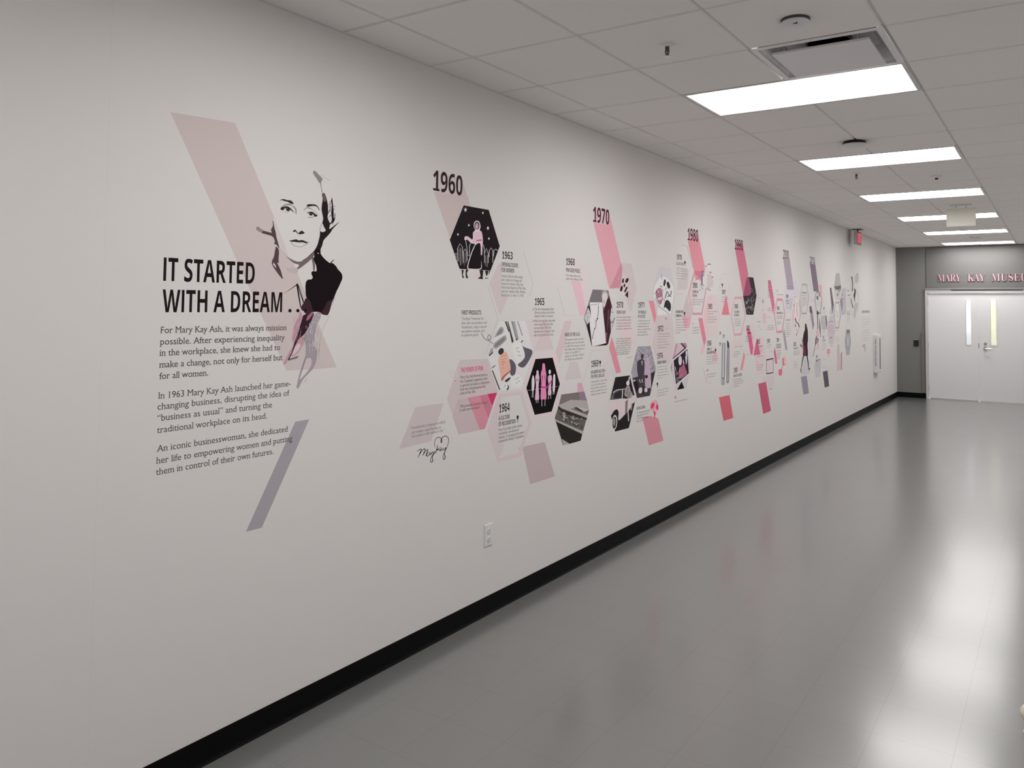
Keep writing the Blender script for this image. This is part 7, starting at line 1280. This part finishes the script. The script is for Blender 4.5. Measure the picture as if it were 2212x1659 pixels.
  ('ring',(178,175,179),3,[('r',[121521,18638,123865,18661,124861,16619,123572,14646,121450,14685,120164,16639,121521,18638],[121671,18392,123640,18408,124341,16621,123329,14875,121702,14902,120679,16637,121671,18392])]),
  ('print',(180,177,177),4,[('g',121352,17135,2301,115,200,0),('g',121274,16849,2551,115,201,0),('g',121334,16563,2553,115,202,0),('g',121328,16353,2121,115,203,0)]),
  ('rule',(116,112,115),0,[('g',121266,14337,1939,98,204,0)]),
  ('mark',(157,153,156),4,[('r',[122951,15880,122649,15303],[123199,15871,122895,15293])]),
 ]),
 ('pale_hexagon','lavender hexagon near the farthest grey ring','wall graphic',None,[
  ('panel',(207,202,209),0,[('p',[125687,20696,128408,20814,128440,16797,125279,16775,124246,18697])]),
  ('darker_part',(166,158,175),1,[('p',[124590,19205,126184,18908,126443,18272,125342,16997,124301,18697])]),
  ('print',(135,129,136),1,[('p',[125659,19856,126078,19895,126067,19576,125704,19538])]),
  ('print',(135,129,136),2,[('p',[125499,19218,126195,19227,126189,19036,125576,19028])]),
  ('print',(135,129,136),2,[('r',[126322,19069,127309,19069],[126340,19133,127327,19133])]),
  ('print',(135,129,136),1,[('r',[125427,16737,126683,16751],[125407,16813,126663,16828])]),
 ]),
 ('text_block','grey print column left of the farthest brush strokes','wall lettering',None,[
  ('marks',(180,177,182),0,[('s',[129384,20511,130271,20629,130408,20336,129668,20256])]),
  ('marks',(180,177,182),0,[('p',[129507,19860,131586,19884,131426,19630,129646,19634])]),
  ('body_text',(198,195,197),0,[('g',129195,19324,1921,143,205,0),('g',129095,18960,2007,143,206,0),('g',129081,18577,2157,143,207,0),('g',129072,18311,2156,143,208,0),('g',129063,18042,2006,143,209,0)]),
  ('heading',(154,150,153),0,[('g',128968,17002,2212,195,210,1),('g',128898,16678,2270,195,211,1)]),
  ('body_text',(180,177,179),1,[('g',128851,16441,2159,121,212,0),('g',128840,16131,2158,121,213,0),('g',128829,15831,2078,121,214,0),('g',128818,15522,1365,121,215,0)]),
 ]),
 ('brush_face','faint black brush stroke drawing at the far end of the timeline','wall picture',None,[
  ('dark_brushmark',(81,74,74),1,[('s',[132385,22644,133061,22735,133400,21942,133560,21275,133125,20393,132673,20584,133069,21329])]),
  ('dark_brushmark',(81,74,74),1,[('s',[134384,20892,134916,20871,135532,20477,134953,19415,134607,18587,134227,19270,133813,19802,134519,20355])]),
  ('dark_brushmark',(81,74,74),2,[('r',[131567,19224,131702,19081,131901,18873,132127,18644,132341,18433,132556,18235,132785,18034,132989,17858,133127,17734],[131979,19251,132138,19108,132360,18901,132609,18673,132845,18465,133083,18269,133335,18069,133562,17894,133724,17771])]),
  ('grey_brushmark',(204,202,199),0,[('r',[135310,20622,135609,20516,136042,20366,136497,20184,136865,19978,137153,19756,137406,19512,137578,19232,137622,18903,137464,18464,137148,17942,136810,17455,136581,17119],[135641,20670,135941,20564,136381,20412,136851,20224,137235,20010,137532,19783,137791,19532,137968,19244,138014,18906,137853,18459,137534,17933,137193,17444,136964,17108])]),
  ('grey_brushmark',(204,202,199),0,[('r',[131889,19108,131830,18845,131733,18468,131701,18045,131836,17644,132254,17242,132874,16817,133499,16435,133928,16167],[132131,19108,132071,18845,131974,18468,131942,18048,132075,17652,132489,17256,133106,16833,133732,16452,134163,16184])]),
  ('grey_brushmark',(204,202,199),0,[('s',[135577,23236,137514,23449,137801,22493,136476,21764,134896,21988])]),
  ('grey_brushmark',(204,202,199),0,[('p',[131801,21627,132566,21783,132673,20584,132064,20570])]),
  ('grey_brushmark',(204,202,199),1,[('s',[134759,18466,136989,18484,135971,17114,134347,15911,133766,16982])]),
 ]),
 ('text_block','last print column of the timeline, nearest the cabinet','wall lettering',None,[
  ('heading',(154,150,152),0,[('g',140290,16948,6673,420,216,1)]),
  ('body_text',(190,186,188),0,[('g',140080,16201,6872,130,217,0),('g',140064,15830,6871,130,218,0),('g',140046,15394,6771,130,219,0),('g',140030,14995,6671,130,220,0),('g',140012,14580,2408,130,221,0),('g',139983,13913,5894,130,222,0),('g',139877,13487,6949,130,223,0),('g',139725,13055,6983,130,224,0),('g',139707,12637,7080,130,225,0),('g',139691,12247,6014,130,226,0)]),
 ]),
 ('pale_smudge','grey drooping flower shape under the last print column','wall graphic',None,[
  ('smudge',(199,197,196),0,[('s',[140330,11519,141698,11704,143073,11515,142827,11193,143021,10335,142324,10271,141670,11049,140541,11186])]),
 ]),
 ('dancer_drawing','slim dancer drawing in black and rose strokes','wall picture',None,[
  ('dark_brushmark',(71,57,62),2,[('r',[110802,17321,110876,16107,110977,14816],[111279,17323,111264,16105,111276,14811])]),
  ('dark_brushmark',(71,57,62),0,[('r',[111974,16211,112064,14945,112517,13673],[112156,16213,112611,14943,112700,13671])]),
  ('dark_brushmark',(71,57,62),1,[('r',[110303,13889,109882,13419,109659,12746],[110537,13877,110523,13379,109949,12725])]),
  ('dark_brushmark',(71,57,62),2,[('r',[110886,13534,110891,13170,109795,12752],[111483,13508,111279,13119,109989,12712])]),
  ('dark_brushmark',(71,57,62),3,[('p',[110801,17284,111785,17093,111627,16826,110789,16829])]),
  ('grey_leg',(180,175,179),0,[('r',[109518,12760,108844,11887,108409,11161],[110091,12710,109327,11844,108805,11125])]),
  ('grey_leg',(180,175,179),2,[('r',[112480,17551,112705,16781],[112755,17557,112981,16786])]),
  ('rose_body',(235,193,201),0,[('s',[110528,14673,111274,14735,111549,13739,110943,13452,110362,13922])]),
  ('rose_body',(235,193,201),0,[('s',[111085,13145,111682,13050,111359,12149,110672,12100])]),
 ]),
 ('pale_hexagon','grey hexagon with a wine stripe in the farthest cluster','wall graphic',None,[
  ('panel',(200,199,203),0,[('p',[112992,16629,115501,16633,116437,15584,115926,14629,113558,14636,112813,15628])]),
  ('wine_stripe',(145,108,120),1,[('p',[115404,16617,115981,16615,116469,15583,115990,14643,115751,15277])]),
 ]),
 ('text_block','print column above and below the small grey wine striped hexagon','wall lettering',None,[
  ('year_marks',(154,150,153),2,[('g',114105,17645,1010,203,227,1),('g',114099,17410,1009,202,228,1),('g',113748,13613,939,201,229,1),('g',113742,13380,939,201,230,1)]),
  ('body_text',(192,189,191),3,[('g',114092,17168,2390,109,231,0),('g',114024,16948,2290,109,232,0)]),
  ('rule',(102,98,101),3,[('g',113767,14342,1352,108,233,0)]),
  ('heading',(154,150,156),3,[('g',113670,13024,1731,263,234,1)]),
  ('body_text',(180,177,179),4,[('g',113600,12709,1633,108,235,0),('g',113594,12481,1792,108,236,0),('g',113588,12245,1951,108,237,0),('g',113550,12012,1982,108,238,0),('g',113544,11783,1030,108,239,0)]),
  ('body_text',(202,196,196),0,[('g',113602,10464,2528,139,240,0),('g',113574,9400,2365,139,241,0)]),
 ]),
 ('hexagon_picture','lavender pink hexagon with an arched mark, smallest in the far cluster','wall picture','hexagonal pictures of the timeline',[
  ('backdrop',(213,207,213),4,[('p',[117608,16543,120029,16718,121163,14379,119900,12460,117426,12514,116345,14636])]),
  ('pink_part',(215,197,205),5,[('p',[116917,15339,120943,15119,120903,13813,116886,14229])]),
  ('arch',(147,141,146),5,[('r',[117730,15551,117805,15590,117905,15645,118029,15697,118171,15729,118387,15748,118682,15760,118980,15762,119200,15753,119348,15730,119494,15686,119622,15637,119718,15601],[117430,15588,117504,15626,117611,15684,117766,15748,117992,15798,118292,15826,118637,15840,118988,15842,119308,15829,119572,15788,119767,15731,119907,15678,120001,15644])]),
  ('arch',(147,141,146),5,[('p',[119116,13414,118956,13338,118576,13316,118200,13360,118047,13444,118205,13518,118583,13541,118961,13498])]),
  ('rule',(112,108,110),0,[('g',118078,12243,1577,96,242,0)]),
 ]),
 ('text_block','tiny print right of the lavender pink hexagon','wall lettering',None,[
  ('body_text',(192,189,191),5,[('g',121063,13404,2111,114,243,0),('g',121055,13166,2111,114,244,0),('g',121222,12937,2476,114,245,0),('g',121214,12691,2403,114,246,0)]),
 ]),
 ('rose_bar','rose bar with a darker right edge, low in the far cluster','wall graphic',None,[
  ('bar',(223,203,207),0,[('p',[122275,10814,124719,10953,124634,8407,121952,8385])]),
  ('grey_top',(206,203,205),1,[('p',[122428,12290,123749,12327,123808,10827,122275,10814])]),
  ('dark_edge',(202,143,156),1,[('p',[124830,11015,125530,11069,125293,8408,124634,8407])]),
 ]),
 ('watch_picture','grey hexagon picture of looping oval lines','wall picture',None,[
  ('backdrop',(185,186,190),0,[('p',[128586,14399,130853,14372,131662,12492,130588,10389,128255,10480,127302,12630])]),
  ('oval_contour',(126,124,129),1,[('r',[128434,13288,128321,13176,128153,13016,128003,12822,127948,12609,128039,12346,128225,12039,128427,11752,128564,11553],[128659,13271,128546,13158,128378,13000,128231,12810,128177,12603,128267,12345,128453,12039,128655,11752,128792,11553])]),
  ('oval_contour',(126,124,129),1,[('r',[129403,13429,129441,13160,129497,12771,129542,12363,129548,12039,129491,11823,129392,11659,129288,11538,129217,11450],[129637,13425,129674,13156,129731,12766,129776,12356,129782,12030,129724,11810,129623,11643,129518,11520,129447,11432])]),
  ('oval_contour',(126,124,129),1,[('r',[130575,13221,130668,13061,130808,12833,130922,12578,130938,12341,130797,12110,130551,11868,130294,11653,130120,11503],[130810,13222,130903,13062,131044,12832,131160,12574,131176,12331,131032,12093,130783,11848,130524,11632,130349,11482])]),
  ('dark_top',(145,143,146),1,[('p',[128585,14382,130813,14356,130989,13739,128371,13757])]),
  ('pale_oval',(219,220,222),2,[('s',[128855,13271,129400,13343,129341,11700,128805,11893])]),
  ('pale_oval',(219,220,222),2,[('s',[129944,13242,130494,13227,130444,11833,129887,11680])]),
  ('pale_oval',(219,220,222),2,[('r',[127877,14931,126908,13203],[128181,14919,127509,13173])]),
 ]),
 ('pale_hexagon','grey lavender hexagon above the darkest mauve block','wall graphic',None,[
  ('panel',(211,209,213),0,[('p',[109844,10784,112686,10755,112808,9561,112256,8282,109785,8339,109150,9776])]),
  ('print',(145,141,148),0,[('p',[110297,11287,110949,11295,110879,10882,110287,10874])]),
  ('print',(145,141,148),1,[('p',[110046,10661,111023,10664,111015,10346,110128,10394])]),
  ('print',(145,141,148),1,[('r',[111220,10549,112427,10563],[111121,10657,112327,10672])]),
  ('body_text',(180,178,184),1,[('g',109975,10122,2694,105,247,0),('g',110116,9896,2090,105,248,0),('g',110199,9673,1398,105,249,0)]),
 ]),
 ('rose_ring','tiny rose powder ring drawing below the arched hexagon','wall picture',None,[
  ('rose_ring',(230,155,167),1,[('p',[118056,11470,117953,11315,117674,11200,117277,11147,116842,11167,116453,11254,116188,11392,116097,11553,116197,11706,116470,11821,116862,11876,117298,11858,117691,11772,117962,11633])]),
  ('ring_centre',(241,218,222),2,[('p',[117462,11479,117397,11407,117232,11368,117030,11377,116868,11430,116808,11507,116872,11579,117037,11618,117239,11610,117401,11557])]),
  ('rose_tail',(239,203,210),0,[('p',[116153,11252,117782,11179,117441,10757,116300,10733])]),
 ]),
]

def catmull(P):
    n = len(P); out = []
    for i in range(n):
        p0, p1, p2, p3 = P[i - 1], P[i], P[(i + 1) % n], P[(i + 2) % n]
        for t_ in (0, .25, .5, .75):
            out.append(tuple(.5 * (2 * b_ + (c - a) * t_ + (2 * a - 5 * b_ + 4 * c - d) * t_ * t_ + (3 * b_ - a - 3 * c + d) * t_ ** 3) for a, b_, c, d in zip(p0, p1, p2, p3)))
    return out
def pairs(a): return [(a[i] * 1e-4, a[i + 1] * 1e-4) for i in range(0, len(a), 2)]
def part_mesh(bm, shapes, flat):
    for n_, s in enumerate(shapes):
        k = s[0]; up = Vector((min(n_, 7) * 2.5e-6 + n_ % 2 * 1e-6, 0, 0))      # ink over ink: each stroke lies on the one before
        pl = lambda y, z: flat(y, z) + up
        if k in 'ps':
            P = pairs(s[1])
            if k == 's': P = catmull(P)
            bm.faces.new([bm.verts.new(pl(*p)) for p in P])
        elif k == 'r':
            A = [bm.verts.new(pl(*p)) for p in pairs(s[1])]; B = [bm.verts.new(pl(*p)) for p in pairs(s[2])]
            for i in range(len(A) - 1): bm.faces.new((A[i], A[i + 1], B[i + 1], B[i]))
        elif k == 't':
            y0, z0, wd, cp = (v * 1e-4 for v in s[3:7])
            add_text(bm, s[1], s[2], lambda u, v: pl(y0 + u, z0 + v), wd, cp, (4e-6, 0, 0))
        elif k == 'g':      # print too small to read: rows of little letter strokes
            y0, z0, wd, h = (v * 1e-4 for v in s[1:5]); rn = random.Random(s[5]); caps = s[6]
            lw = h * (.62 if caps else .78); y = y0; word = rn.randint(2, 8)
            while y < y0 + wd - lw * .5:
                hh = h if caps or rn.random() < .2 else h * .68; zb = -h * .25 if (not caps and rn.random() < .1) else 0
                b_ = lw * (.30 if caps else .22)
                for a in ((0, 1) if rn.random() < .75 else (0,)):
                    ya = y + a * lw * .48
                    bm.faces.new([bm.verts.new(pl(*p)) for p in ((ya, z0 + zb), (ya + b_, z0 + zb), (ya + b_, z0 + hh), (ya, z0 + hh))])
                zz = z0 + (0 if rn.random() < .5 else hh - b_)
                bm.faces.new([bm.verts.new(pl(*p) + Vector((4e-6, 0, 0))) for p in ((y, zz), (y + lw * .6, zz), (y + lw * .6, zz + b_), (y, zz + b_))])
                y += lw * .86; word -= 1
                if word <= 0: y += lw * .45; word = rn.randint(2, 8)
def bounds(parts):
    ys_, zs_ = [], []
    for _, _, _, sh in parts:
        for s in sh:
            if s[0] in 'ps': ys_ += s[1][::2]; zs_ += s[1][1::2]
            elif s[0] == 'r': ys_ += s[1][::2]; zs_ += s[1][1::2]
            else:
                o_ = 3 if s[0] == 't' else 1
                ys_ += [s[o_], s[o_] + s[o_ + 2]]; zs_ += [s[o_ + 1], s[o_ + 1] + s[o_ + 3]]
    return (min(ys_) + max(ys_)) / 2 * 1e-4, min(zs_) * 1e-4
LAYER = 0.000026
for name, label, cat, group, parts in THINGS:
    yc, zc = bounds(parts)
    root = empty(name, (0, yc, zc), label, cat, group) if len(parts) > 1 else None
    for pn, hx, ly, sh in parts:
        bm = bmesh.new(); part_mesh(bm, sh, lambda y, z: Vector((.00006 + LAYER * ly, y - yc, z - zc)))
        if root: link_mesh(pn, bm, vinyl(hx), root, smooth='raw')
        else: tag(link_mesh(name, bm, vinyl(hx), None, (0, yc, zc), smooth='raw'), label, cat, group)
